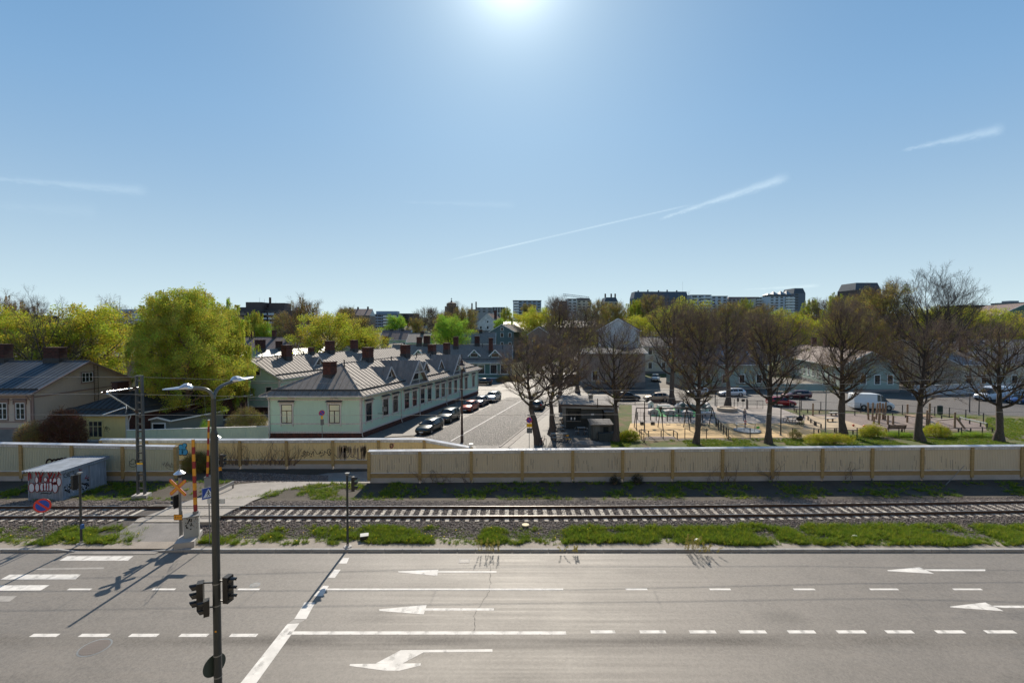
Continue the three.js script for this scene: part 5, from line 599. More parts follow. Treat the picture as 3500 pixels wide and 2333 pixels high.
  for (const d of s.dorm ?? []) { // gable dormer on the b = 0 (or far) slope
    const bm = (b) => d.back ? W - b : b, bf = d.b ?? 1.2, yb = d.yb ?? yR(bf), ya = d.ya, w = d.w, bE = Math.min(mid, (Math.max(yb, he) - he) / k), bR = Math.min(mid, (ya - he) / k), o2 = d.ov ?? 0.3, m2 = s.roof; const D2 = new THREE.Group(); D2.name = 'dormer'; o.add(D2);
    const sl = (ya - yb) / (w / 2), e = d.side ?? 0.25, yE = yb - sl * e;
    for (const q of [-1, 1]) slope(D2, [pt(d.a + q * (w / 2 + e), bm(bf - o2), yE), pt(d.a, bm(bf - o2), ya), pt(d.a, bm(bR + 0.05), ya), pt(d.a + q * (w / 2 + e), bm(Math.max(bf, (yE - he) / k)), yE)], vn2, sp * 1.2, m2, 0);
    const f = new GB(), tri = [pt(d.a - w / 2, bm(bf), yb), pt(d.a + w / 2, bm(bf), yb), pt(d.a, bm(bf), ya)]; f.poly(d.back ? tri.reverse() : tri); if (yb > yR(bf) + 0.05) { f.quad(pt(d.a - w / 2, bm(bf), yR(bf) - 0.1), pt(d.a + w / 2, bm(bf), yR(bf) - 0.1), pt(d.a + w / 2, bm(bf), yb), pt(d.a - w / 2, bm(bf), yb)); for (const q of [-1, 1]) f.poly([pt(d.a + q * w / 2, bm(bf), yR(bf)), pt(d.a + q * w / 2, bm(bf), yb), pt(d.a + q * w / 2, bm(bE), yb)]); } putW('face', f, d.wall ?? wm(0), D2);
    const t = new GB(), tn = d.back ? mul([v[0], 0, v[1]], 1) : mul([v[0], 0, v[1]], -1); for (const q of [-1, 1]) t.beam(add(pt(d.a + q * (w / 2 + e), bm(bf - o2), yE - 0.05), mul(tn, 0.03)), add(pt(d.a, bm(bf - o2), ya - 0.02), mul(tn, 0.03)), 0.06, 0.22);
    if (d.truss) { const yy = yb + (ya - yb) * 0.42, hw = w / 2 * 0.58; const p0 = (x, y) => add(pt(d.a + x, bm(bf - o2), y), mul(tn, 0.02)); t.beam(p0(-hw, yy), p0(hw, yy), 0.05, 0.16); t.beam(p0(0, yb - 0.5), p0(0, ya), 0.06, 0.14); for (const x of [-0.66, -0.33, 0.33, 0.66]) t.beam(p0(x * hw, yy), p0(x * hw * 0.35, yb + (ya - yb) * 0.88), 0.04, 0.09); }
    putW('barge_board', t, tr, D2); const fr = nrm([u[0], 0, u[1]]), fn = nrm(tn), rr = d.back ? mul(fr, -1) : fr; if (d.win) windowAt(o, add(pt(d.a, bm(bf), d.win[2] ?? yb + 0.1), mul(fn, 0.01)), rr, fn, d.win[0], d.win[1], { trim: tr, transom: false, cw: 0.07, cols: d.win[3] ?? 2 });
  }
  for (const q of s.pipes ?? []) { const f = faces[q[0]], x = q[1], P = (y, z) => add(add(f.p, mul(f.d, x)), add([0, y, 0], mul(f.n, z))); putW('downpipe', new GB().tube([P(he - 0.32, ov + 0.03), P(he - 0.5, ov), P(he - 0.95, 0.14), P(he - 1.1, 0.1), P(0.25, 0.1), P(0.12, 0.22)], 0.055, 8), tr, o); }
  for (const q of s.sky ?? []) { const [a, b, w, h, back] = q, g = new GB(), P = (x, y) => { const bb = b + y; return add(pt(a + x, back ? W - bb : bb, yR(bb)), [0, 0.10, 0]); }; const quad = [P(-w / 2, 0), P(w / 2, 0), P(w / 2, h), P(-w / 2, h)]; g.prism(back ? quad.reverse() : quad, [0, -0.1, 0]); putW('skylight', g, MT.skylight, R); }
  for (const q of s.vents ?? []) { const [a, b, h] = q, p = pt(a, b, yR(b)); putW('vent_pipe', new GB().cyl(p, add(p, [0, h, 0]), 0.07, 0.07, 8).cyl(add(p, [0, h, 0]), add(p, [0, h + 0.1, 0]), 0.12, 0.10, 8), MT.roofBlack, R); }
  return { o, pt, faces, yR };
}
const uS = [U[0], U[2]], left = [-1, 0], uX = [1, 0], away = [0, -1];
{ // H1: long mint house on the street corner
  const c = D(1233, 1482, 52.5), P = [c[0], c[2]], A = (sx) => along(P, uS, sx), wS = [1259, 1316.6, 1350, 1389, 1416, 1443, 1466.7, 1493.8, 1513.7, 1536.7, 1556, 1574, 1592, 1617];
  const L = A(1633), W = 10.3, rl = (sx) => along([P[0] - W / 2, P[1]], uS, sx), top = (a, sy) => Hgt([0, 0, P[1] + a * uS[1]], sy);
  const g1 = A(1418), g2 = A(1559), fw = (x) => W * (1 - (1233 - x) / (1233 - 917));
  house({ label: 'long mint-green wooden house with brick plinth on the cobbled street corner', P, u: uS, v: left, L, W, eave: 5.15, ridge: 8.05, hn: 5, hf: 5, fine: 2, wall: MT.mint, plinth: 0.55, plinthMat: MT.brick, roof: MT.roof, sp: 0.78, ov: 0.6, bands: [1.55, 4.25],
    win: { 3: [980, 1143].map((x) => ({ s: W - along([P[0], P[1]], [-1, 0], x), y: 1.70, w: 1.22, h: 2.08, hood: 1, ears: 1, curtain: 2 })), 0: wS.map((x) => ({ s: A(x), y: 1.68, w: 1.15, h: 2.05, hood: 1, ears: 1, hoodMat: MT.roofDark })) },
    chim: [[2.9, 5.3, 8.3, 1.1, 1.1, MT.brick, 6.0], [rl(1258), W / 2, 9.7, 1.15, 1.0], [rl(1386), W / 2, 9.7, 1.3, 1.0], [rl(1477), W / 2, 9.5, 1.2, 1.0], [rl(1527), W / 2, 9.6, 1.1, 0.9]],
    dorm: [{ a: g1, b: -0.06, yb: 5.1, ya: Math.min(7.95, top(g1, 1231)), w: 5.0, truss: 1, win: [1.5, 1.1, 5.35, 3], ov: 0.55 }, { a: g2, b: -0.06, yb: 5.1, ya: 7.95, w: 5.0, truss: 1, win: [1.5, 1.1, 5.35, 3], ov: 0.55 }, ...[1330, 1450, 1502].map((x) => ({ a: along([P[0] - 1.4, P[1]], uS, x), b: 1.4, ya: 7.35, w: 2.3, win: [0.8, 0.6], wall: MT.trim }))],
    pipes: [[0, 0.12], [0, A(1370)], [0, A(1433)], [0, A(1525)], [0, A(1570)], [0, L - 0.1], [3, 0.1]], sky: [[7, 3.4, 1.0, 1.1, 1]], vents: [[4.2, 4.4, 0.8], [15, 4.4, 0.6], [23, 4.6, 0.7], [27, 4.2, 0.5]] });
  // small openings of the attic wall and trim, signs on the house
  const o = scene.getObjectByName('wooden_house'); for (const x of [997, 1142]) { const s = along([P[0], P[1]], [-1, 0], x); windowAt(o, [P[0] - s, 4.55, P[1] + 0.012], [1, 0, 0], [0, 0, 1], 0.72, 0.34, { trim: MT.trim, transom: false, cols: 1, cw: 0.07 }); }
  for (const x of [1261, 1334, 1460, 1506]) { const a = A(x), p = [P[0] + a * uS[0], 4.55, P[1] + a * uS[1]], n = cross(U, UP); windowAt(o, add(p, mul(n, 0.012)), U, n, 0.72, 0.34, { trim: MT.trim, transom: false, cols: 1, cw: 0.07 }); }
  { const p = D(1100, 1411, 50.2), q = thing('no_parking_sign', 'blue and red no-parking sign with yellow and grey plates before the mint house front wall', 'sign', [p[0], 0, p[2]]), z = (v) => Hgt(p, v); pole(q, 0, z(1402), 0.03); noParking(q, [0, z(1411), 0.05], 0.75, 0.32); put('yellow_plate', new GB().box([0, z(1426), 0.04], [0.2, 0.34, 0.02], 0.4), MT.signYellow, q); put('grey_plate', new GB().box([0.03, z(1442), 0.04], [0.34, 0.62, 0.02], 0.5), MT.signBack, q);
    const pp = along(P, uS, 1291), e = thing('pedestrian_crossing_sign', 'small square crossing sign on a bracket on the mint house street wall', 'sign', [P[0] + pp * uS[0] + 0.9, 2.3, P[1] + pp * uS[1] + 0.3]); put('plate', new GB().box([0, 0.45, 0], [0.56, 0.6, 0.03]), MT.signBack, e); put('triangle', new GB().poly([[-0.2, 0.24, 0.02], [0.2, 0.24, 0.02], [0, 0.66, 0.02]]), mat(0.25, 0.26, 0.28), e); put('bracket', new GB().tube([[-0.95, -0.12, -0.3], [-0.2, -0.1, 0], [0, -0.05, 0], [0, 0.2, -0.02]], 0.035, 6), MT.black, e); }
}
{ // H2 and its neighbours along the street
  const c = D(953, 1289, 68), P = [c[0], c[2]], W = 8.8, rl = (sx) => along([P[0] - W / 2, P[1]], uS, sx), A = (sx, b = 1.4) => along([P[0] - b, P[1]], uS, sx);
  house({ label: 'mint-green gabled wooden house behind the corner house beside the big birch', P, u: uS, v: left, L: 40, W, eave: 5.35, ridge: 8.0, fine: 1, wall: MT.mintB, plinth: 0.9, plinthMat: MT.brickDark, roof: MT.roof, sp: 0.75, bands: [4.35, 1.9], win: { 3: [[3.4, 5.6, 0.5, 0.75], [5.7, 5.6, 0.7, 0.95], [2.0, 2.5, 0.9, 1.6], [7.3, 2.1, 0.75, 1.7]].map(([s, y, w, h]) => ({ s, y, w, h, cols: 2, transom: h > 1.2 })) },
    chim: [[rl(964), W / 2 - 0.8, 9.6, 1.3, 1.0], [rl(1064), W / 2, 9.0, 0.8, 0.7], [rl(1128), W / 2, 10.0, 1.35, 1.1], [rl(1211), W / 2, 10.0, 1.2, 1.0]], dorm: [{ a: A(1088), b: 1.5, ya: 7.6, w: 2.6, win: [0.9, 0.7], wall: MT.trim }, { a: A(1240), b: 1.5, ya: 7.6, w: 2.6, win: [0.9, 0.7], wall: MT.trim }], vents: [[2, 4.0, 0.9], [4.2, 3.4, 0.7], [6.0, 3.5, 0.6], [11, 4.2, 0.5]], sky: [[24, 1.6, 1.0, 1.2]], pipes: [[0, 0.1]] });
  house({ label: 'wooden house with glaring pale blue roof right of the birch crown', P: [-48.5, -87], u: uS, v: left, L: 27, W: 9, eave: 5.1, ridge: 8.0, fine: 0, wall: MT.mintB, roof: MT.roofPaleGlare, sp: 0.7, chim: [[8, 4.5, 10.0, 1.5, 1.2, MT.brickDark], [13, 4.5, 9.6, 1.0, 0.9, MT.brickDark], [26, 4.5, 9.4, 1.0, 0.9, MT.brickDark]], win: { 3: [{ s: 2.6, y: 2.2, w: 0.9, h: 1.5 }, { s: 6.2, y: 2.2, w: 0.9, h: 1.5 }] }, sky: [[5, 2, 0.9, 1.1], [15, 2, 0.9, 1.1]] });
  house({ label: 'wooden house with white-trimmed gable end and pale roof behind the row of mint houses', P: [-32.6, -106], u: uS, v: left, L: 24, W: 9, eave: 5.2, ridge: 8.4, fine: 1, wall: MT.mintB, roof: MT.roof, sp: 0.8, chim: [[6, 4.5, 10.3, 1.1, 1], [16, 4.5, 10.3, 1.1, 1]], win: { 3: [{ s: 4.5, y: 5.4, w: 1.2, h: 0.8, transom: false }] }, vents: [[2, 3, 0.8], [5, 4, 0.7], [9, 3.9, 0.7]] });
  const cx = G(1330, 1300), q = [cx[0], -112], fA = (sx) => along(q, uX, sx), H5 = { label: 'dark green wooden house across the cross street with white-arched roof dormers', P: q, u: uX, v: away, L: fA(1747), W: 9.5, eave: 4.75, ridge: 8.35, fine: 1, wall: MT.green, trim: MT.trimW, roof: MT.roof, sp: 0.8, bands: [3.9, 1.4], plinth: 0.5 };
  H5.win = { 0: [1560, 1600, 1645, 1687, 1722].map((x) => ({ s: fA(x), y: 1.7, w: 1.5, h: 2.0, cols: 3, topCols: 1 })), 1: [{ s: 2.5, y: 1.7, w: 1, h: 1.9 }, { s: 6.5, y: 1.7, w: 1, h: 1.9 }, { s: 4.75, y: 5.2, w: 1.1, h: 1.1 }] }; H5.win[0].push(...[1600, 1688].map((x) => ({ s: fA(x), y: 4.05, w: 1.4, h: 0.42, transom: false })));
  H5.dorm = [1357, 1428, 1620, 1692].map((x) => ({ a: fA(x), b: 0.9, yb: 6.0, ya: 7.3, w: 2.6, win: [1.7, 0.8, 5.6, 3] })); H5.chim = [[fA(1420), 4.75, 10.2, 1.2, 1], [fA(1447), 4.75, 10.5, 1.5, 1.2, MT.brickDark], [fA(1552), 3.9, 10.3, 1.2, 1.1], [fA(1626), 4.75, 10.4, 1.2, 1, MT.brickDark], [fA(1676), 2.5, 10.0, 1.0, 1]]; H5.vents = [[2, 4, 0.8], [6, 4.3, 0.9], [14, 3, 0.9], [22, 4, 0.9], [27, 3.4, 0.9]]; house(H5);
}
{ // left: beige house, yellow house, dark roofs
  const xr = D(110, 1335, 51)[0], P = [xr - 17, -51], s = (x) => along(P, uX, x), wb = { trim: MT.beigeTrim, sash: MT.trimW, hood: 1, hoodMat: MT.beigeTrim, cols: 2, topCols: 1 };
  const h = house({ label: 'beige wooden house with blue-black sheet roof and wide chimney at the left edge', P, u: uX, v: away, L: 17, W: 13.2, eave: 5.45, ridge: 8.3, fine: 1, wall: MT.beige, trim: MT.beigeTrim, roof: MT.roofDark, sp: 0.62, bands: [4.75, 2.05], plinth: 1.3, win: { 0: [-40, 8, 69].map((x) => ({ s: s(x), y: 2.4, w: 1.0, h: 1.8, ...wb })), 1: [{ s: 6.6, y: 5.75, w: 1.5, h: 1.15, trim: MT.beigeTrim, sash: MT.trimW, cols: 3, transom: false }] }, chim: [188, 6].map((x, i) => [along([P[0], P[1] - 6.6], uX, x, 9), 6.6, i ? 10.3 : 9.9, i ? 1.6 : 1.9, 1.1, MT.brickDark]), pipes: [[0, 16.85]] });
  { const f = h.faces[1], g = new GB(), Q = (x, y, z) => add(add(f.p, mul(f.d, x)), add([0, y, 0], mul(f.n, z))); for (const x of [7.4, 7.95]) g.beam(Q(x, 2.6, 0.14), Q(x, 8.6, 0.14), 0.04, 0.04, [0, 0, 1]); for (let y = 2.8; y < 8.4; y += 0.33) g.beam(Q(7.4, y, 0.14), Q(7.95, y, 0.14), 0.025, 0.025); putW('wall_ladder', g, MT.rust, h.o); }
  const c = D(432, 1413, 50.6), Y = [c[0], c[2]], hy = house({ name: 'yellow_building', label: 'low yellow plastered building with black roof and scrawled tag behind the left wall', P: Y, u: uS, v: left, L: 16, W: 7.25, eave: 3.25, ridge: 5.0, hn: 4, fine: 1, wall: [MT.brickDark, MT.brickDark, MT.yellow, MT.yellow], trim: mat(0.52, 0.5, 0.45), roof: MT.roofBlack, sp: 0.6, plinth: 0.1, ov: 0.4, win: { 3: [{ s: 7.25 - along(Y, left, 325), y: 0.55, w: 1.5, h: 1.75, cols: 3, topCols: 1, trim: MT.yellow, sash: mat(0.60, 0.50, 0.25), cw: 0.05 }] }, chim: [[3.4, 4.3, 6.1, 1.2, 0.9, MT.brickDark]], pipes: [[0, 0.1]] });
  { const p0 = hy.pt(5.5, -0.1, 3.45), p1 = hy.pt(5.5, 3.6, 5.15), g = new GB(); g.beam(p0, p1, 0.4, 0.35); putW('fire_wall', g, MT.roofBlack, hy.o); const z = (l) => l.map(([x, y]) => [x / 4.48, 1150 + y / 4.48]); strokes('graffiti', hy.o, [0, 0, Y[1]], [0, 0, 1], [[[1575, 1370], [1600, 1420], [1625, 1365]], [[1600, 1420], [1590, 1450]], [[1625, 1430], [1635, 1390], [1605, 1400]], [[1640, 1420], [1600, 1380], [1650, 1390]], arc(1630, 1405, 18, 16), [[1595, 1440], [1640, 1440], [1655, 1462]], [[1655, 1390], [1680, 1420], [1650, 1430]]].map(z), 0.035, mat(0.02, 0.018, 0.015)); }
  house({ name: 'wooden_shed', label: 'small slatted shed with dark roof under the big birch', P: [D(600, 1440, 54)[0], -53], u: uS, v: left, L: 7, W: 2.4, eave: 2.0, ridge: 2.3, fine: 0, wall: mat(0.24, 0.26, 0.22, { map: T.fine }), trim: MT.trimW, roof: MT.roofBlack, sp: 0.6, plinth: 0.1, ov: 0.3, win: { 3: [{ s: 1.2, y: 0.8, w: 1.3, h: 0.7, cols: 1, transom: false }] } });
  house({ label: 'house with blue-black roof between the beige house and the birch', P: [-51.0, -73], u: uS, v: left, L: 14, W: 8, eave: 4.3, ridge: 7.2, fine: 0, wall: MT.beige, trim: MT.beigeTrim, roof: MT.roofDark, chim: [[2.4, 3.2, 7.9, 0.9, 0.8, MT.brickDark], [9, 4, 9.2, 1.3, 1, MT.brickDark]] });
  house({ label: 'pinkish house gable with wide eaves half hidden behind the birch', P: [-43.5, -66], u: uS, v: left, L: 9, W: 5.2, eave: 4.9, ridge: 6.4, fine: 0, wall: MT.pink, trim: MT.beigeTrim, roof: MT.roofRed, ov: 0.8 });
  house({ label: 'long house with pinkish sheet roof behind the yellow-green trees at left', P: [-112, -88], u: uX, v: away, L: 50, W: 12, eave: 7.4, ridge: 10.4, fine: 0, wall: MT.pink, trim: MT.beigeTrim, roof: mat(0.50, 0.41, 0.37, { map: T.streak, roughness: 0.6 }), sp: 0.7, chim: [[12, 6, 12.5, 1.2, 1], [34, 6, 12.5, 1.2, 1]] });
}
// houses farther off: seen between sx0 and sx1, eave and ridge at sy, at a distance; gable = end wall to the road
function farHouse(label, sx0, sx1, eaveY, ridgeY, dep, o = {}) {
  const a = D(sx0, 1125, dep), b = D(sx1, 1125, dep), he = Hgt([0, 0, -dep], eaveY), W = o.gable ? b[0] - a[0] : o.W ?? 9, hr = Hgt([0, 0, -dep - (o.gable ? 0 : W / 2)], ridgeY), y0 = o.y0 ?? Math.max(0, Math.min(terrain(a[0], -dep), he - 4)); const win = {};
  const H = he - y0, fl = Math.max(1, Math.round(H / 4.2)); const row = (L) => { const r = [], n = Math.max(1, Math.floor(L / 3)); for (let f = 0; f < fl; f++) for (let i = 0; i < n; i++) r.push({ s: L * (i + 0.5) / n, y: 1.4 + f * H / fl, w: 1.0, h: Math.min(1.6, H / fl - 1.8), cols: 2, transom: false, cw: 0.12 }); return r; };
  if (o.windows !== false) { if (o.gable) { win[3] = row(W); if (o.attic) win[3].push({ s: W / 2, y: H + 0.3, w: 0.9, h: 1.1, cols: 2, transom: false }); } else win[0] = row(b[0] - a[0]); }
  return house({ label, P: o.gable ? [b[0], -dep] : [a[0], -dep], u: o.gable ? (o.u ?? uS) : uX, v: o.gable ? left : away, L: o.gable ? o.L ?? 14 : b[0] - a[0], W, eave: H, ridge: hr - y0, y0, fine: 0, sp: 0.9, wall: MT.sage, roof: MT.roof, trim: MT.trimW, win, hn: o.hip ?? 0, hf: o.hip ?? 0, ...o, L: o.gable ? o.L ?? 14 : b[0] - a[0] });
}
{
  const ch = (...l) => l.map(([a, b, t]) => [a, b, t, 1, 0.9]);
  farHouse('brown house wall with dark base seen through the bare trees at the street fork', 1992, 2207, 1204, 1188, 98, { wall: mat(0.44, 0.37, 0.32, { map: T.fine }), roof: MT.stone, y0: 0, plinth: 1.2, W: 7, windows: false, win: { 0: [{ s: 2.6, y: 1.6, w: 1.1, h: 1.9, cols: 2 }] } });
  farHouse('white plastered gable rising above the brown house in the middle', 2046, 2180, 1126, 1088, 108, { gable: 1, wall: MT.white, y0: 0, L: 22, windows: false, roof: MT.roofRed, ov: 0.5 });
  farHouse('long sage-green house with skylights in its red-brown roof behind the playground street', 2335, 2626, 1238, 1170, 95, { wall: MT.sage, roof: MT.roofBrown, y0: 0, W: 10, sky: [[3.2, 1.6, 1.0, 1.2], [5.6, 1.6, 1.0, 1.2], [9.2, 1.6, 1.0, 1.2], [14.4, 1.6, 1.0, 1.2]], chim: ch([4, 5, 11.2], [9, 5, 11.2], [13, 5, 11.2]) });
  const c = D(3076, 1248, 91); house({ label: 'sage-green gabled house with red-brown roof behind the white van', P: [c[0], c[2]], u: uS, v: left, L: 44, W: 11.2, eave: 5.2, ridge: 7.9, fine: 0, wall: MT.sage, trim: MT.trimW, roof: MT.roofRed, sp: 0.7, chim: [[14, 5.6, 9.8, 1, 1], [24, 5.6, 10, 1.2, 1], [33, 5.6, 10, 1.2, 1]], win: { 3: [1.8, 4.2, 6.9, 9.4].map((s) => ({ s, y: 1.6, w: 1.0, h: 1.7 })), 2: Array.from({ length: 13 }, (_, i) => ({ s: 2 + i * 3.2, y: 1.6, w: 1.0, h: 1.8, sash: MT.trimW })) } });
  farHouse('cream house with glaring pale roof at the right edge', 3290, 3760, 1242, 1160, 94, { wall: MT.cream, roof: MT.roofPaleGlare, y0: 0, W: 28, chim: ch([6, 6, 11]) });
  farHouse('low house with bright sheet roof left of the tall elms', 2990, 3200, 1222, 1188, 128, { wall: MT.cream, roof: MT.roofPaleGlare, y0: 0, W: 22 });
  farHouse('grey-brown roofed house left of the street behind the dark green house', 1560, 1690, 1171, 1136, 160, { wall: MT.teal, roof: MT.roof, chim: ch([8, 4.5, 12.0]) });
  farHouse('grey-green gabled house with white attic window beside the far street', 1676, 1756, 1131, 1108, 185, { gable: 1, attic: 1, wall: MT.teal, L: 18, chim: ch([6, 5, 12]) });
  farHouse('brown gabled house among bare branches right of the far street houses', 1806, 1878, 1140, 1116, 175, { gable: 1, wall: MT.brown, L: 20 });
  farHouse('villa with red gable wall and white ground floor below the grey modern block', 1632, 1702, 1104, 1070, 270, { gable: 1, attic: 1, wall: MT.white, roof: MT.roofRed, L: 14, y0: 11, chim: [[5, 3, 12, 1.6, 1.2, MT.brick]] });
  farHouse('long house with glaring roof behind the bare trees left of the white gable', 1722, 1870, 1132, 1098, 235, { wall: MT.cream, roof: MT.roofPaleGlare, W: 24, chim: ch([4, 12, 14], [14, 12, 14]) });
  farHouse('long house with bright roof just left of the white gable, farther up the slope', 1895, 2042, 1117, 1096, 260, { wall: MT.cream, roof: MT.roofPaleGlare, W: 22 });
  farHouse('house with brown tiled roof and red chimneys beyond the mint house row', 790, 1010, 1188, 1152, 132, { wall: MT.cream, roof: MT.roofBrown, W: 11, chim: ch([3, 5, 11.6], [9.5, 5, 11.8], [14, 5, 11.6]) });
  farHouse('house with shining white roof behind the brown roof at left centre', 800, 935, 1146, 1130, 200, { wall: MT.cream, roof: MT.roofPaleGlare, W: 20 });
  farHouse('house with pale brown roof before the round yellow-green trees', 1392, 1462, 1166, 1138, 150, { wall: MT.mintB, roof: MT.roof, chim: ch([4, 4, 11.5]) });
  farHouse('small mint house with ridge chimneys between the round trees', 1300, 1395, 1158, 1128, 170, { wall: MT.mintB, roof: MT.roofRed, chim: ch([3, 4.5, 11], [7, 4.5, 11]) });
  farHouse('house with grey roof and red chimney left of the pale green trees', 1362, 1450, 1128, 1113, 230, { wall: MT.cream, roof: MT.roof, chim: ch([4, 4, 12]) });
  farHouse('house with bright roof under the yellow-green trees right of the sage house', 2640, 2790, 1152, 1128, 175, { wall: MT.cream, roof: MT.roofPaleGlare, chim: ch([3, 4, 11]) });
  farHouse('house with pinkish roof behind the long sage house', 2405, 2560, 1140, 1116, 165, { wall: MT.pink, roof: MT.roof, chim: ch([5, 4, 12]) });
  farHouse('low roofed house behind the bare trees right of the white gable', 2200, 2340, 1180, 1150, 130, { wall: MT.cream, roof: MT.roof, y0: 0 });
  farHouse('broad house with dark green gable on the right skyline', 3395, 3620, 1085, 1035, 210, { gable: 1, wall: MT.green, roof: MT.roofRed, L: 26, y0: 3, windows: false });
}
{ // the building the view is taken from: cream, long, across the road from the tracks
  const t = thing('apartment_building', 'cream plastered apartment building on the near road side, mirrored in the mint house windows', 'building', [0, 0, 0.7]), m = mat(0.56, 0.475, 0.34, { map: T.blotch });
  put('wall', new GB().box([0, 10.5, 7], [130, 21, 14]), m, t); put('roof', new GB().box([0, 21.2, 7], [131, 0.4, 15]), MT.roofDark, t); const g = new GB().box([0, 0, 0], [1.5, 1.6, 0.1]).geo(); for (let f = 0; f < 6; f++) for (let i = 0; i < 30; i++) { const w = put('window', g, MT.glass, t); w.position.set(-63 + i * 4.35, 2 + f * 3.3, -0.03); }
}
// fences
function boardFence(label, a, b, h, m, dx = 2.4, name = 'board_fence') { const o = thing(name, label, 'fence', a), d = nrm(sub(b, a)), L = len(sub(b, a)), n = cross(d, UP), k = Math.round(L / dx); for (let i = 0; i < k; i++) { const s0 = L * i / k, s1 = L * (i + 1) / k, g = new GB(), nb = Math.round((s1 - s0) / 0.15), Q = (s, y, z) => add(add(a, mul(d, s)), add([0, y, 0], mul(n, z))); for (let j = 0; j < nb; j++) { const q0 = s0 + (s1 - s0) * j / nb + 0.008, q1 = s0 + (s1 - s0) * (j + 1) / nb - 0.008; g.obox(Q(q0, 0.1, 0), mul(d, q1 - q0), [0, h - 0.1, 0], mul(n, 0.03 + 0.008 * (j & 1))); } g.obox(Q(s0, h - 0.35, -0.05), mul(d, s1 - s0), [0, 0.1, 0], mul(n, 0.05)); putW('board_panel', g, m, o); putW('post', new GB().obox(Q(s0 - 0.06, 0, -0.14), mul(d, 0.12), [0, h, 0], mul(n, 0.1)), m, o); putW('capping', new GB().obox(Q(s0, h, -0.06), mul(d, s1 - s0), [0, 0.05, 0], mul(n, 0.16)), MT.trimW, o); } return o; }
{ const a = D(433, 1480, 48.6), b = D(917, 1480, 50.5); boardFence('mint-green board fence between the yellow building and the mint house', [a[0], 0, a[2]], [b[0], 0, b[2]], 1.72, MT.mintV);
  const c = D(3120, 1350, 86), d = D(3700, 1350, 92); boardFence('pale blue-white board fence along the street at right', [c[0], 0, c[2]], [d[0], 0, d[2]], 1.9, mat(0.62, 0.66, 0.70, { map: T.streak })); const e = D(2640, 1330, 92), f = D(2860, 1330, 92); boardFence('low grey garden fence left of the gabled house behind the red cars', [e[0], 0, e[2]], [f[0], 0, f[2]], 1.5, MT.sage); }
// ---------- cars ----------
const paint = (r, g, b) => new THREE.MeshPhysicalMaterial({ color: C(r, g, b), roughness: 0.35, metalness: 0.25, clearcoat: 1, clearcoatRoughness: 0.05 });
const carGlass = new THREE.MeshPhysicalMaterial({ color: C(0.012, 0.015, 0.018), roughness: 0.04 }), mRubber = mat(0.02, 0.02, 0.02, { roughness: 0.9 }), mRim = mat(0.5, 0.5, 0.5, { metalness: 0.8, roughness: 0.35 }), mLampW = mat(0.75, 0.77, 0.8, { roughness: 0.1 }), mLampR = mat(0.35, 0.01, 0.01, { roughness: 0.15 }), mPlate = mat(0.75, 0.75, 0.72);
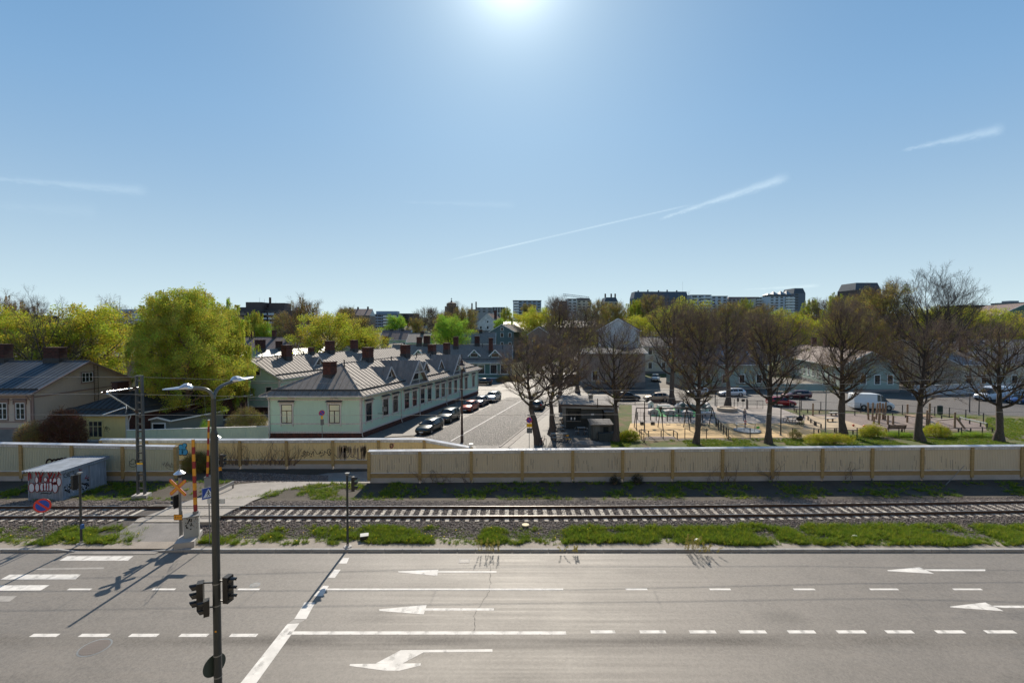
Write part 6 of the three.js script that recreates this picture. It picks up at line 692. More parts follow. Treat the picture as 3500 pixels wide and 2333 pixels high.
// stations along the car, front at +x: [x, sill, belt, top, half width at belt, half width at top]
const CARS = {
  hatch: { L: 4.15, W: 1.76, wb: 2.55, r: 0.32, st: [[2.07, .34, .52, .56, .60, .50], [2.02, .22, .60, .68, .76, .62], [1.75, .18, .70, .80, .85, .72], [1.35, .18, .82, .90, .87, .74], [0.98, .18, .90, .97, .88, .76], [0.25, .18, .94, 1.40, .88, .62], [-0.05, .18, .95, 1.45, .88, .62], [-0.10, .18, .95, 1.455, .88, .62], [-0.85, .18, .96, 1.46, .88, .62], [-0.93, .18, .97, 1.455, .88, .62], [-1.45, .18, .99, 1.40, .87, .60], [-1.55, .18, 1.0, 1.37, .86, .59], [-1.98, .22, 1.0, 1.04, .80, .62], [-2.07, .34, .74, .78, .74, .60]], ws: 4, side: [5, 6, 8, 10], rear: 11 },
  estate: { L: 4.7, W: 1.82, wb: 2.68, r: 0.33, st: [[2.35, .34, .52, .56, .62, .52], [2.29, .22, .60, .68, .80, .66], [2.0, .18, .70, .80, .88, .76], [1.5, .18, .82, .90, .90, .78], [1.08, .18, .90, .97, .91, .80], [0.33, .18, .94, 1.40, .91, .64], [0.05, .18, .95, 1.45, .91, .64], [0.0, .18, .95, 1.455, .91, .64], [-0.85, .18, .96, 1.47, .91, .64], [-0.93, .18, .97, 1.465, .91, .64], [-1.75, .18, .99, 1.43, .90, .62], [-1.85, .18, 1.0, 1.41, .89, .61], [-2.27, .22, 1.0, 1.05, .84, .64], [-2.35, .34, .74, .78, .78, .62]], ws: 4, side: [5, 6, 8, 10], rear: 11 },
  suv: { L: 4.5, W: 1.86, wb: 2.65, r: 0.36, st: [[2.25, .40, .62, .68, .66, .54], [2.19, .28, .74, .82, .82, .68], [1.9, .24, .86, .96, .90, .78], [1.45, .24, .98, 1.06, .92, .80], [1.1, .24, 1.05, 1.12, .93, .82], [0.4, .24, 1.08, 1.56, .93, .68], [0.1, .24, 1.09, 1.62, .93, .68], [0.05, .24, 1.09, 1.625, .93, .68], [-0.8, .24, 1.10, 1.64, .93, .68], [-0.88, .24, 1.11, 1.635, .93, .68], [-1.55, .24, 1.14, 1.58, .92, .66], [-1.65, .24, 1.15, 1.55, .91, .65], [-2.15, .28, 1.14, 1.2, .85, .66], [-2.25, .40, .84, .88, .78, .62]], ws: 4, side: [5, 6, 8, 10], rear: 11 },
  van: { L: 5.6, W: 2.0, wb: 3.4, r: 0.36, st: [[2.8, .40, .62, .70, .70, .60], [2.72, .28, .80, .92, .90, .76], [2.45, .24, .98, 1.10, .97, .84], [2.05, .24, 1.15, 1.26, .98, .88], [1.95, .24, 1.2, 1.32, .99, .89], [1.15, .24, 1.3, 2.18, .99, .84], [0.85, .24, 1.32, 2.34, .99, .86], [0.80, .24, 1.32, 2.36, .99, .86], [0.35, .24, 1.32, 2.42, .99, .87], [0.28, .24, 1.32, 2.43, .99, .87], [-1.8, .24, 1.32, 2.45, .99, .87], [-2.2, .24, 1.32, 2.45, .99, .87], [-2.7, .26, 1.32, 2.40, .98, .86], [-2.8, .32, 1.3, 2.30, .96, .84]], ws: 4, side: [5, 8, 8, 8], rear: 99 },
};
function car(kind, label, color, pos, ry, o2 = {}) {
  const k = CARS[kind], o = thing(kind === 'van' ? 'parked_van' : 'parked_car', label, kind === 'van' ? 'van' : 'car', pos, undefined, ry), body = color.isMaterial ? color : paint(...color), st = k.st, W = k.W / 2, sc = W / Math.max(...st.map((s) => s[4]));
  // cross section: 8 points from sill to roof middle on the left side (+z)
  const sec = ([x, ys, yb, yt, wb, wt]) => { wb *= sc; wt *= sc; return [[x, ys, wb * 0.86], [x, ys + 0.10, wb * 0.965], [x, ys + (yb - ys) * 0.55, wb], [x, yb - 0.03, wb * 0.985], [x, yb, wb * 0.965], [x, yt - 0.05, wt], [x, yt - 0.01, wt * 0.9], [x, yt + 0.015, 0]]; };
  const S = st.map(sec), B = new GB(), Gs = new GB(), Gw = new GB(), pos2 = [], flip = (p) => [p[0], p[1], -p[2]];
  for (let i = 0; i + 1 < S.length; i++) for (let j = 0; j < 7; j++) {
    let t = B; const cabin = i >= k.ws && i < k.rear + 1;
    if (j === 4 && (i === k.side[0] || (kind !== 'van' && (i === k.side[2] - 1 || i === k.side[3] - 1)) || (kind === 'van' && i === 7))) t = Gs; if (i === k.ws && j >= 4) t = j === 4 ? Gs : Gw; if (i === k.rear && j >= 4) t = j === 4 ? B : Gw;
    const a = S[i][j], b = S[i][j + 1], c = S[i + 1][j + 1], d = S[i + 1][j]; const q = (t2, ...ps) => t2.quad(...ps); q(t, a, b, c, d); q(t, flip(d), flip(c), flip(b), flip(a));
  }
  for (const [s, r] of [[S[0], 0], [S[S.length - 1], 1]]) for (let j = 0; j < 7; j++) { const a = s[j], b = s[j + 1]; const q = [a, flip(a), flip(b), b]; B.poly(r ? [...q].reverse() : q); }
  const smooth = (g) => { const m = new Map(), p = g.attributes.position, n = g.attributes.normal; for (let i = 0; i < p.count; i++) { const key = [p.getX(i), p.getY(i), p.getZ(i)].map((v) => v.toFixed(3)).join(); (m.get(key) ?? m.set(key, []).get(key)).push(i); } const out = n.array.slice(); for (const l of m.values()) for (const i of l) { let s = [0, 0, 0]; const ni = [n.getX(i), n.getY(i), n.getZ(i)]; for (const j of l) { const nj = [n.getX(j), n.getY(j), n.getZ(j)]; if (dot(ni, nj) > 0.62) s = add(s, nj); } s = nrm(s); out.set(s, i * 3); } n.array.set(out); return g; };
  put('body', smooth(B.geo()), body, o); put('windscreen', smooth(Gw.geo()), carGlass, o); put('side_window', Gs.geo(), carGlass, o);
  const xf = st[0][0], yl = st[1][2], wf = st[1][4] * sc, xr = st[st.length - 1][0], ybr = st[st.length - 2][2] * (kind === 'van' ? 0.75 : 1), ax = [k.wb / 2 + (kind === 'van' ? 0.2 : 0.05), -k.wb / 2 + (kind === 'van' ? 0.2 : 0.05)];
  const tyre = new GB().lathe([0, 0, 0], [[0.2, -0.1], [k.r - 0.03, -0.11], [k.r, -0.07], [k.r, 0.07], [k.r - 0.03, 0.11], [0.2, 0.1]], 20, [0, 0, 1]).geo(), rg = new GB().lathe([0, 0, 0.06], [[0.21, 0.0], [0.215, 0.035], [0.17, 0.03], [0.16, -0.02], [0, -0.02]], 20, [0, 0, 1]); for (let i = 0; i < 5; i++) { const a = i / 5 * 6.283; rg.beam([0, 0, 0.075], [Math.cos(a) * 0.18, Math.sin(a) * 0.18, 0.08], 0.05, 0.03, [0, 0, 1]); } const rim = rg.geo();
  for (const x of ax) for (const s of [1, -1]) { const w = put('wheel', tyre, mRubber, o); w.position.set(x, k.r, s * (W - 0.115)); if (s < 0) w.rotation.y = Math.PI; put('rim', rim, mRim, w); put('wheel_arch', new GB().lathe([x, k.r + 0.02, s * (W - 0.012)], [[k.r + 0.07, -0.02], [k.r + 0.07, 0.014], [k.r - 0.02, 0.016]], 20, [0, 0, s]), MT.black, o); }
  for (const s of [1, -1]) { put('headlight', new GB().prism([[xf - 0.02, yl - 0.10, s * wf * 0.55], [xf - 0.22, yl - 0.06, s * wf * 0.98], [xf - 0.30, yl + 0.06, s * wf * 0.98], [xf - 0.10, yl + 0.03, s * wf * 0.58]].map((p) => [p[0] + 0.015, p[1], p[2]]).sort(() => 0), [-0.05, 0, 0]), mLampW, o); put('tail_light', new GB().box([xr + 0.05, ybr - 0.05, s * wf * 0.86], [0.09, 0.2, 0.24]), mLampR, o); put('mirror', new GB().box([st[k.ws][0] - 0.28, st[k.ws][2] + 0.08, s * (W + 0.07)], [0.12, 0.14, 0.2]), body, o); put('door_handle', new GB().box([-0.1, st[6][2] - 0.1, s * W * 0.992], [0.18, 0.035, 0.03]), body, o); }
  put('grille', new GB().box([xf + 0.003, yl - 0.14, 0], [0.04, 0.1, wf * 1.1]).box([xf + 0.003, st[0][1] + 0.04, 0], [0.05, 0.1, wf * 1.3]), MT.black, o); put('number_plate', new GB().box([xf + 0.03, yl - 0.25, 0], [0.015, 0.11, 0.5]), mPlate, o); put('number_plate', new GB().box([xr - 0.02, ybr - 0.28, 0], [0.015, 0.11, 0.5]), mPlate, o); put('underbody', new GB().box([0, 0.25, 0], [k.L - 0.3, 0.14, k.W - 0.3]), MT.black, o);
  return o;
}
{
  const dirU = Math.atan2(-U[2], U[0]), to = dirU + Math.PI, g = (x, y) => { const p = G(x, y); return [p[0], 0.012, p[2]]; }; // to: facing down the street, towards the tracks
  car('estate', 'black-green estate car parked first in the row along the mint house', [0.010, 0.018, 0.014], g(1470, 1473), to);
  car('suv', 'dark grey-green small crossover parked second in the row along the mint house', [0.045, 0.055, 0.045], g(1534, 1437), to);
  car('hatch', 'orange-red small hatchback parked third in the row along the mint house', [0.42, 0.07, 0.035], g(1606, 1402), to);
  car('hatch', 'dark blue hatchback parked behind the orange-red one', [0.012, 0.016, 0.045], g(1643, 1384), to);
  car('suv', 'silver crossover parked last in the row along the mint house', [0.42, 0.42, 0.40], g(1685, 1370), to);
  car('hatch', 'black car parked across the street behind the crooked tree trunks', [0.012, 0.013, 0.014], g(1840, 1397), dirU + 0.1);
  car('hatch', 'black hatchback half hidden behind the kiosk tree on the park street', [0.010, 0.011, 0.014], g(2146, 1367), 0.03);
  car('hatch', 'champagne-gold hatchback on the street behind the playground', [0.46, 0.33, 0.22], g(2243, 1370), Math.PI - 0.02);
  car('hatch', 'white hatchback parked beyond the gold hatchback, nose to the left', [0.72, 0.73, 0.74], g(2385, 1351), Math.PI);
  car('estate', 'white estate car behind the tree with the round planter', [0.72, 0.73, 0.74], g(2500, 1353), Math.PI);
  car('hatch', 'bright red hatchback on the street behind the playground gate', [0.40, 0.015, 0.02], g(2670, 1386), -0.1);
  car('estate', 'dark maroon car parked beyond the bright red hatchback', [0.10, 0.012, 0.02], g(2722, 1361), Math.PI);
  car('van', 'white panel van parked on the street behind the climbing poles', mat(0.75, 0.77, 0.78, { roughness: 0.3 }), g(2978, 1398), -0.16);
  car('hatch', 'blue car at the right edge by the pale fence', [0.03, 0.10, 0.30], g(3490, 1377), Math.PI + 0.1);
  car('van', 'white and blue van beside the pale fence at right', mat(0.60, 0.66, 0.74, { roughness: 0.3 }), g(3395, 1368), Math.PI + 0.1);
  car('suv', 'silver car in the gap right of the brown house', [0.4, 0.4, 0.4], g(2241, 1302), dirU + Math.PI);
  car('hatch', 'dark car parked in the shade of the green house bushes', [0.03, 0.012, 0.012], g(1650, 1314), Math.PI);
  car('van', 'brown van parked far up the side street, left one', mat(0.16, 0.10, 0.08, { roughness: 0.4 }), g(1903, 1313), to); car('van', 'brown van parked far up the side street, right one', mat(0.15, 0.10, 0.08, { roughness: 0.4 }), g(1958, 1312), to);
  const hi = (x, y) => { const p = G(x, y); const t = terrain(p[0], p[2]); return [p[0], Math.max(0.012, t), p[2]]; };
  car('hatch', 'silver car far up the side street under the trees', [0.45, 0.45, 0.44], hi(1848, 1282), to); car('suv', 'black car far up the side street under the trees', [0.02, 0.02, 0.02], hi(1811, 1297), to); car('hatch', 'white car far up the side street where it narrows', [0.6, 0.6, 0.6], hi(1894, 1262), to); car('hatch', 'grey car far up the side street above the white one', [0.35, 0.35, 0.36], hi(1925, 1234), to);
}
// ---------- kiosk, shed and café tables ----------
{
  const gp = mat(0.042, 0.050, 0.050, { map: T.streak, roughness: 0.6 }), gp2 = mat(0.075, 0.085, 0.085, { map: T.streak, roughness: 0.6 }), a = G(1934, 1465), W = 5.8, Dp = 4.2, h = 2.95, o = thing('kiosk', 'dark grey wooden kiosk with flat gravel roof and raised serving hatch', 'kiosk', [a[0], 0, a[2]]);
  put('wall', new GB().box([W / 2, h / 2, -Dp / 2], [W, h, Dp]), gp, o);
  const bb = new GB(); for (let i = 0; i < 36; i++) bb.box([0.08 + i * 0.16, 0.55, 0.012], [0.145, 1.0, 0.024]); put('board_panel', bb, gp, o);
  put('roof', new GB().prism([[-0.75, h + 0.15, 0.7], [W + 0.5, h + 0.02, 0.7], [W + 0.5, h + 0.42, -Dp - 0.5], [-0.75, h + 0.55, -Dp - 0.5]], [0, -0.14, 0]), mat(0.30, 0.28, 0.26, { map: T.speck, bumpMap: T.speck, bumpScale: 0.02 }), o);
  put('roof_edge', new GB().beam([-0.77, h + 0.08, 0.73], [W + 0.52, h - 0.05, 0.73], 0.05, 0.22).beam([-0.77, h + 0.08, 0.73], [-0.77, h + 0.48, -Dp - 0.5], 0.05, 0.22), mat(0.10, 0.075, 0.065), o);
  put('sign_band', new GB().beam([-0.6, h - 0.14, 0.62], [W + 0.4, h - 0.27, 0.62], 0.04, 0.28), mat(0.46, 0.48, 0.52, { map: T.blotch }), o);
  put('window', new GB().box([0.95, 1.62, 0.0], [1.62, 1.25, 0.1]), gp2, o); const w = o.children[o.children.length - 1]; put('pane', new GB().quad([0.2, 1.05, 0.056], [1.7, 1.05, 0.056], [1.7, 2.2, 0.056], [0.2, 2.2, 0.056]), MT.glass, w); put('glazing_bar', new GB().box([0.7, 1.62, 0.062], [0.04, 1.15, 0.02]).box([1.2, 1.62, 0.062], [0.04, 1.15, 0.02]), MT.black, w); for (const x of [0.72, 1.12]) put('notice', new GB().box([x - 0.05, 1.28, 0.07], [0.16, 0.3, 0.012]), MT.signWhite, w);
  put('hatch', new GB().prism([[1.85, 2.55, 0.08], [1.85, 1.35, 0.55], [4.45, 1.35, 0.55], [4.45, 2.55, 0.08]].reverse().reverse(), [0, -0.02, -0.06]), gp2, o); put('hatch_top', new GB().prism([[1.82, 2.58, 0.62], [4.5, 2.58, 0.62], [4.5, 2.72, 0.0], [1.82, 2.72, 0.0]], [0, -0.05, 0]), mat(0.55, 0.52, 0.48, { map: T.blotch }), o);
  const pl = put('small_sign', new GB().box([0, 0, 0], [0.38, 0.17, 0.02]), MT.signWhite, o); pl.position.set(3.2, 1.85, 0.42); pl.rotation.x = -0.37;
  put('counter', new GB().box([0.95, 0.98, 0.12], [1.75, 0.05, 0.3]), MT.timberOld, o); put('vent', new GB().box([3.4, h + 0.65, -2.2], [0.5, 0.5, 0.5]).box([3.4, h + 0.93, -2.2], [0.62, 0.08, 0.62]), MT.galv, o); put('flue', new GB().cyl([3.75, h - 0.2, 0.75], [3.75, h + 0.9, 0.75], 0.05, 0.05, 8), MT.black, o); put('side_extension', new GB().box([W - 0.6, 1.1, 0.55], [1.2, 2.2, 1.1]), gp, o); put('extension_roof', new GB().prism([[W - 1.3, 2.28, 1.2], [W + 0.15, 2.28, 1.2], [W + 0.15, 2.5, 0], [W - 1.3, 2.5, 0]], [0, -0.06, 0]), mat(0.32, 0.30, 0.28, { map: T.speck }), o);
  const b = G(2020, 1503), s = thing('garden_shed', 'small dark green-grey shed with stone-covered roof in front of the kiosk', 'shed', [b[0], 0, b[2]]), m = mat(0.10, 0.105, 0.095, { map: T.streak, bumpMap: T.vboard, bumpScale: 0.012 }); put('wall', new GB().box([1.15, 0.85, -0.8], [2.3, 1.7, 1.6]), m, s); put('door', new GB().box([0.62, 0.82, 0.02], [0.75, 1.55, 0.06]), mat(0.16, 0.165, 0.15, { map: T.streak }), s); put('window', new GB().box([1.65, 1.15, 0.015], [0.55, 0.6, 0.05]), MT.glass, s); put('lean_box', new GB().box([1.5, 0.45, 0.45], [1.5, 0.9, 0.7]), mat(0.06, 0.07, 0.065, { map: T.streak }), s);
  const rf = new THREE.Group(); rf.name = 'roof'; s.add(rf); put('deck', new GB().prism([[-0.1, 1.72, 0.25], [2.4, 1.72, 0.25], [2.4, 1.98, -1.8], [-0.1, 1.98, -1.8]], [0, -0.06, 0]), MT.timberOld, rf); const rr = mulberry(6); for (let i = 0; i < 6; i++) for (let j = 0; j < 6; j++) put('slate', new GB().box([0.1 + i * 0.42 + 0.06 * rr(), 1.78 + j * 0.042 + 0.02 * rr(), 0.12 - j * 0.33], [0.40, 0.03, 0.36], 0.2 * (rr() - 0.5)), MT.stone, rf);
}
function table(label, sx, sy, ry, w, d, h = 0.74, benches = true) { const p = G(sx, sy), o = thing('picnic_table', label, 'table', [p[0], 0, p[2]], undefined, ry); for (let i = 0; i < 4; i++) put('tabletop_board', new GB().box([0, h, (i - 1.5) * d / 4], [w, 0.04, d / 4 - 0.015]), MT.timberOld, o); const l = new GB(); for (const s of [-1, 1]) l.beam([s * w * 0.38, 0, -d * 0.5], [s * w * 0.38, h, d * 0.25], 0.05, 0.08).beam([s * w * 0.38, 0, d * 0.5], [s * w * 0.38, h, -d * 0.25], 0.05, 0.08); put('leg', l, MT.timber, o); if (benches) for (const s of [-1, 1]) { put('bench_board', new GB().box([0, 0.44, s * (d / 2 + 0.3)], [w, 0.04, 0.26]), MT.timberOld, o); put('bench_support', new GB().box([-w * 0.38, 0.4, s * (d / 2 + 0.1)], [0.05, 0.05, 0.7]).box([w * 0.38, 0.4, s * (d / 2 + 0.1)], [0.05, 0.05, 0.7]).box([-w * 0.38, 0.2, s * (d / 2 + 0.35)], [0.05, 0.42, 0.05]).box([w * 0.38, 0.2, s * (d / 2 + 0.35)], [0.05, 0.42, 0.05]), MT.timber, o); } return o; }
function foldChair(label, sx, sy, ry, m = MT.timberOld) { const p = G(sx, sy), o = thing('folding_chair', label, 'chair', [p[0], 0, p[2]], undefined, ry); put('seat', new GB().box([0, 0.45, 0], [0.42, 0.03, 0.4]), m, o); put('backrest', new GB().box([0, 0.78, -0.22], [0.42, 0.18, 0.025]), m, o); for (const s of [-1, 1]) put('leg', new GB().beam([s * 0.2, 0, -0.25], [s * 0.2, 0.45, 0.18], 0.03, 0.03).beam([s * 0.2, 0, 0.25], [s * 0.2, 0.9, -0.24], 0.03, 0.03), MT.black, o); return o; }
table('wooden picnic table beside the kiosk, farthest from the wall', 1912, 1431, 0.1, 1.7, 0.75); table('wooden picnic table beside the kiosk, second from the back', 1904, 1447, 0.12, 1.8, 0.75); table('square pale wooden table beside the kiosk corner', 1912, 1475, 0.15, 1.0, 0.9, 0.74, false); table('wooden picnic table by the crooked trees, nearest the wall', 1911, 1503, 0.1, 1.8, 0.7);
table('small pale table with two chairs in the shade before the kiosk', 1987, 1482, 0, 0.95, 0.7, 0.74, false); foldChair('pale folding chair left of the small table before the kiosk', 1972, 1486, 1.2); foldChair('pale folding chair right of the small table before the kiosk', 2002, 1487, -1.2); foldChair('folding chair right of the square pale table', 1926, 1479, -1.3); foldChair('folding chair left of the square pale table in tree shade', 1899, 1481, 1.3);
foldChair('orange metal chair near the wall below the kiosk', 1944, 1514, 0.6, MT.orange);
{ const p = G(1855, 1524), o = thing('bicycle', 'dark red bicycle leaning at the foot of the nearest crooked tree', 'bicycle', [p[0], 0, p[2]], undefined, 1.0), fr = mat(0.22, 0.02, 0.02, { roughness: 0.4 }); for (const x of [-0.52, 0.52]) { const w = put('wheel', new THREE.TorusGeometry(0.33, 0.022, 8, 28), mRubber, o); w.position.set(x, 0.35, 0); const sp = new GB(); for (let i = 0; i < 12; i++) sp.beam([0, 0, 0], [0.32 * Math.cos(i * 0.5236), 0.32 * Math.sin(i * 0.5236), 0], 0.004, 0.004, [0, 0, 1]); put('spokes', sp, MT.metal, w); } put('frame', new GB().tube([[-0.52, 0.35, 0], [-0.18, 0.82, 0], [0.35, 0.8, 0], [-0.08, 0.32, 0], [-0.18, 0.82, 0]], 0.018, 6).tube([[-0.52, 0.35, 0], [-0.08, 0.32, 0]], 0.014, 6).tube([[0.52, 0.35, 0], [0.35, 0.9, 0]], 0.018, 6), fr, o); put('saddle', new GB().box([-0.2, 0.93, 0], [0.25, 0.06, 0.14]).cyl([-0.18, 0.8, 0], [-0.2, 0.92, 0], 0.015), MT.black, o); put('handlebar', new GB().tube([[0.28, 1.0, -0.28], [0.36, 1.02, -0.1], [0.36, 1.02, 0.1], [0.28, 1.0, 0.28]], 0.014, 6).cyl([0.35, 0.88, 0], [0.36, 1.02, 0], 0.016), MT.black, o); put('chain_ring', new GB().lathe([-0.08, 0.32, 0.02], [[0.1, 0], [0.1, 0.01], [0, 0.01]], 14, [0, 0, 1]), MT.metal, o); }
{ const p = G(2008, 1516), o = thing('leaf_heap', 'grey-brown heap of leaves and stones below the kiosk by the wall', 'heap', [p[0], 0, p[2]]); const g = new THREE.IcosahedronGeometry(1, 3), q = g.attributes.position; for (let i = 0; i < q.count; i++) { const k = 0.8 + 0.4 * vn(q.getX(i) * 0.5 + 0.5, q.getZ(i) * 0.5 + 0.5, 6, 3); q.setXYZ(i, q.getX(i) * 1.5 * k, Math.max(-0.1, q.getY(i) * 0.3 * k), q.getZ(i) * 0.9 * k); } g.computeVertexNormals(); put('mound', g, mat(0.30, 0.255, 0.22, { map: T.speck, bumpMap: T.speck, bumpScale: 0.05 }), o); }
// ---------- playground ----------
const PZ = (x, y) => [2150 + x / 3.922, 1330 + y / 3.922], GP = (x, y) => G(...PZ(x, y)), RZ = (x, y) => [2700 + x / 2.941, 1330 + y / 2.941], GR = (x, y) => G(...RZ(x, y));
const darkPost = mat(0.045, 0.04, 0.04, { roughness: 0.6 });
function postFence(label, spots, h, rails, m = darkPost, r = 0.035, railM = MT.black, rr = 0.012) { const o = thing('post_fence', label, 'fence', [spots[0][0], 0, spots[0][2]]); spots.forEach((p) => putW('post', new GB().box([p[0], h / 2, p[2]], [r * 2, h, r * 2]), m, o)); for (const y of rails) for (let i = 0; i + 1 < spots.length; i++) putW('rail', new GB().beam([spots[i][0], y, spots[i][2]], [spots[i + 1][0], y, spots[i + 1][2]], rr * 2, rr * 2), railM, o); return o; }
postFence('tall thin black posts with wires along the near edge of the playground', [165, 460, 750, 1040, 1335, 1625, 1910, 2195, 2480, 2780, 3060, 3340, 3620, 3900, 4180, 4460, 4740, 5020].map((x) => GP(x, 668 - x * 0.006)), 1.15, [1.1, 0.6, 0.08]);
postFence('low rail fence round the bark bed in front of the swings', [[145, 625], [262, 640], [432, 636], [598, 632], [648, 668]].map(([x, y]) => GP(x, y)), 0.75, [0.72], darkPost, 0.045, darkPost, 0.03);
postFence('diagonal row of dark bollards beside the swings', [[1170, 500], [1200, 515], [1235, 552], [1270, 590], [1307, 622]].map(([x, y]) => GP(x, y)), 1.0, [0.95], darkPost, 0.06, darkPost, 0.03);
postFence('low dark fence below the toy town houses', [[115, 408], [200, 410], [290, 413], [365, 418], [450, 424], [517, 430], [592, 432], [670, 434], [750, 438], [828, 442], [905, 446], [988, 450]].map(([x, y]) => GP(x, y)), 1.05, [1.0, 0.55], darkPost, 0.05, darkPost, 0.02);
postFence('wire fence posts along the back of the playground', [[82, 215], [512, 232], [730, 240], [950, 243], [1180, 242], [1412, 243], [2310, 300]].map(([x, y]) => GP(x, y)), 1.3, [1.25, 0.7]);
postFence('low dark rail fence along the lawn behind the bark ground', [[45, 220], [65, 235], [180, 238], [297, 247], [415, 252], [530, 258], [655, 262], [782, 262], [905, 268], [1035, 272], [1165, 284], [1300, 290], [1428, 290], [1528, 298]].map(([x, y]) => GR(x, y)), 0.55, [0.5], darkPost, 0.05, darkPost, 0.025);
postFence('tall thin posts of the far park fence at right', [[116, 205], [312, 218], [714, 235], [1133, 255], [1458, 275], [1605, 285], [1770, 308], [1948, 345], [2142, 460]].map(([x, y]) => GR(x, y)), 1.4, [1.35], darkPost, 0.04);
postFence('diagonal low fence with dark stakes left of the lamp', [[140, 290], [185, 310], [212, 340], [250, 362], [265, 370], [315, 392]].map(([x, y]) => GR(x, y)), 0.55, [0.5], darkPost, 0.06, darkPost, 0.03);
postFence('low white-topped rail fence on the lawn at right', [[1712, 325], [1810, 348], [1920, 375], [1985, 390]].map(([x, y]) => GR(x, y)), 0.6, [0.58], darkPost, 0.05, mat(0.6, 0.6, 0.6), 0.05);
postFence('low dark rail along the near side of the bark ground', [[290, 440], [452, 430], [636, 452], [808, 440], [975, 440], [1130, 432], [1400, 432], [1698, 430], [1820, 430], [2040, 430]].map(([x, y]) => GR(x, y)), 0.5, [0.46], darkPost, 0.05, darkPost, 0.025);
{ // swings
  const o = thing('swing_frame', 'long black swing frame with baby seats, flat seats and a round basket', 'swing', GP(425, 525)), ht = 2.55, P = (x, y, h = 0) => { const p = GP(x, y); return [p[0], h, p[2]]; };
  const tops = [[100, 495], [425, 515], [775, 530], [1120, 545]].map(([x, y]) => { const p = GP(x, y); const f = P(x, y); return f; }); const zc = tops[1][2] + 0.6; const X = (sx, dep = -zc) => D(PZ(sx, 0)[0], 1392, dep)[0], topP = [100, 425, 775, 1120].map((x) => [X(x), ht, zc]);
  topP.forEach((t, i) => { const dx = [-0.25, 0.02, 0.05, 0.4][i]; for (const s of [-1, 1]) putW('leg', new GB().cyl([t[0] + dx * (s + 1) / 2, 0, t[2] + s * 1.0], [t[0], ht + 0.05, t[2]], 0.055, 0.055, 8), darkPost, o); });
  putW('beam', new GB().cyl(topP[0], topP[3], 0.06, 0.06, 8), darkPost, o); putW('joint_box', new GB().box(topP[1], [0.3, 0.35, 0.3]).box(topP[2], [0.3, 0.35, 0.3]), darkPost, o);
  for (const [x, kind] of [[180, 0], [322, 0], [528, 1], [670, 1]]) { const px = X(x), g = new GB(); for (const s of [-0.22, 0.22]) g.cyl([px + s, 0.55, zc], [px + s, ht, zc], 0.012, 0.012, 5); const sw = putW('chain', g, MT.galv, o); putW('seat', kind ? new GB().box([px, 0.5, zc], [0.5, 0.04, 0.2]) : new GB().box([px, 0.48, zc], [0.44, 0.05, 0.3]).box([px, 0.62, zc + 0.15], [0.44, 0.06, 0.03]).box([px, 0.8, zc + 0.15], [0.44, 0.05, 0.03]).box([px - 0.21, 0.66, zc + 0.15], [0.04, 0.32, 0.03]).box([px + 0.21, 0.66, zc + 0.15], [0.04, 0.32, 0.03]).box([px, 0.66, zc + 0.15], [0.04, 0.32, 0.03]).box([px, 0.66, zc - 0.15], [0.44, 0.3, 0.03]), MT.black, o); }
  const bx = X(970), ring = new THREE.TorusGeometry(0.55, 0.06, 8, 28); ring.rotateX(Math.PI / 2); const rg = put('basket_ring', ring, MT.black, o), q = originOf(o); rg.position.set(bx - q[0], 0.5, zc - q[2]); const net = new GB(); for (let i = -4; i <= 4; i++) { const l = Math.sqrt(0.3 - (i * 0.12) ** 2) || 0; net.beam([i * 0.12, 0, -l], [i * 0.12, 0, l], 0.02, 0.02).beam([-l, 0, i * 0.12], [l, 0, i * 0.12], 0.02, 0.02); } put('basket_net', net, MT.black, rg); putW('chain', new GB().cyl([bx - 0.4, 0.52, zc - 0.3], [bx + 0.75, ht, zc], 0.012, 0.012, 5).cyl([bx + 0.5, 0.52, zc], [bx + 0.8, ht, zc], 0.012, 0.012, 5).cyl([bx - 0.5, 0.52, zc], [bx - 0.4, ht, zc], 0.012, 0.012, 5), MT.black, o);
}
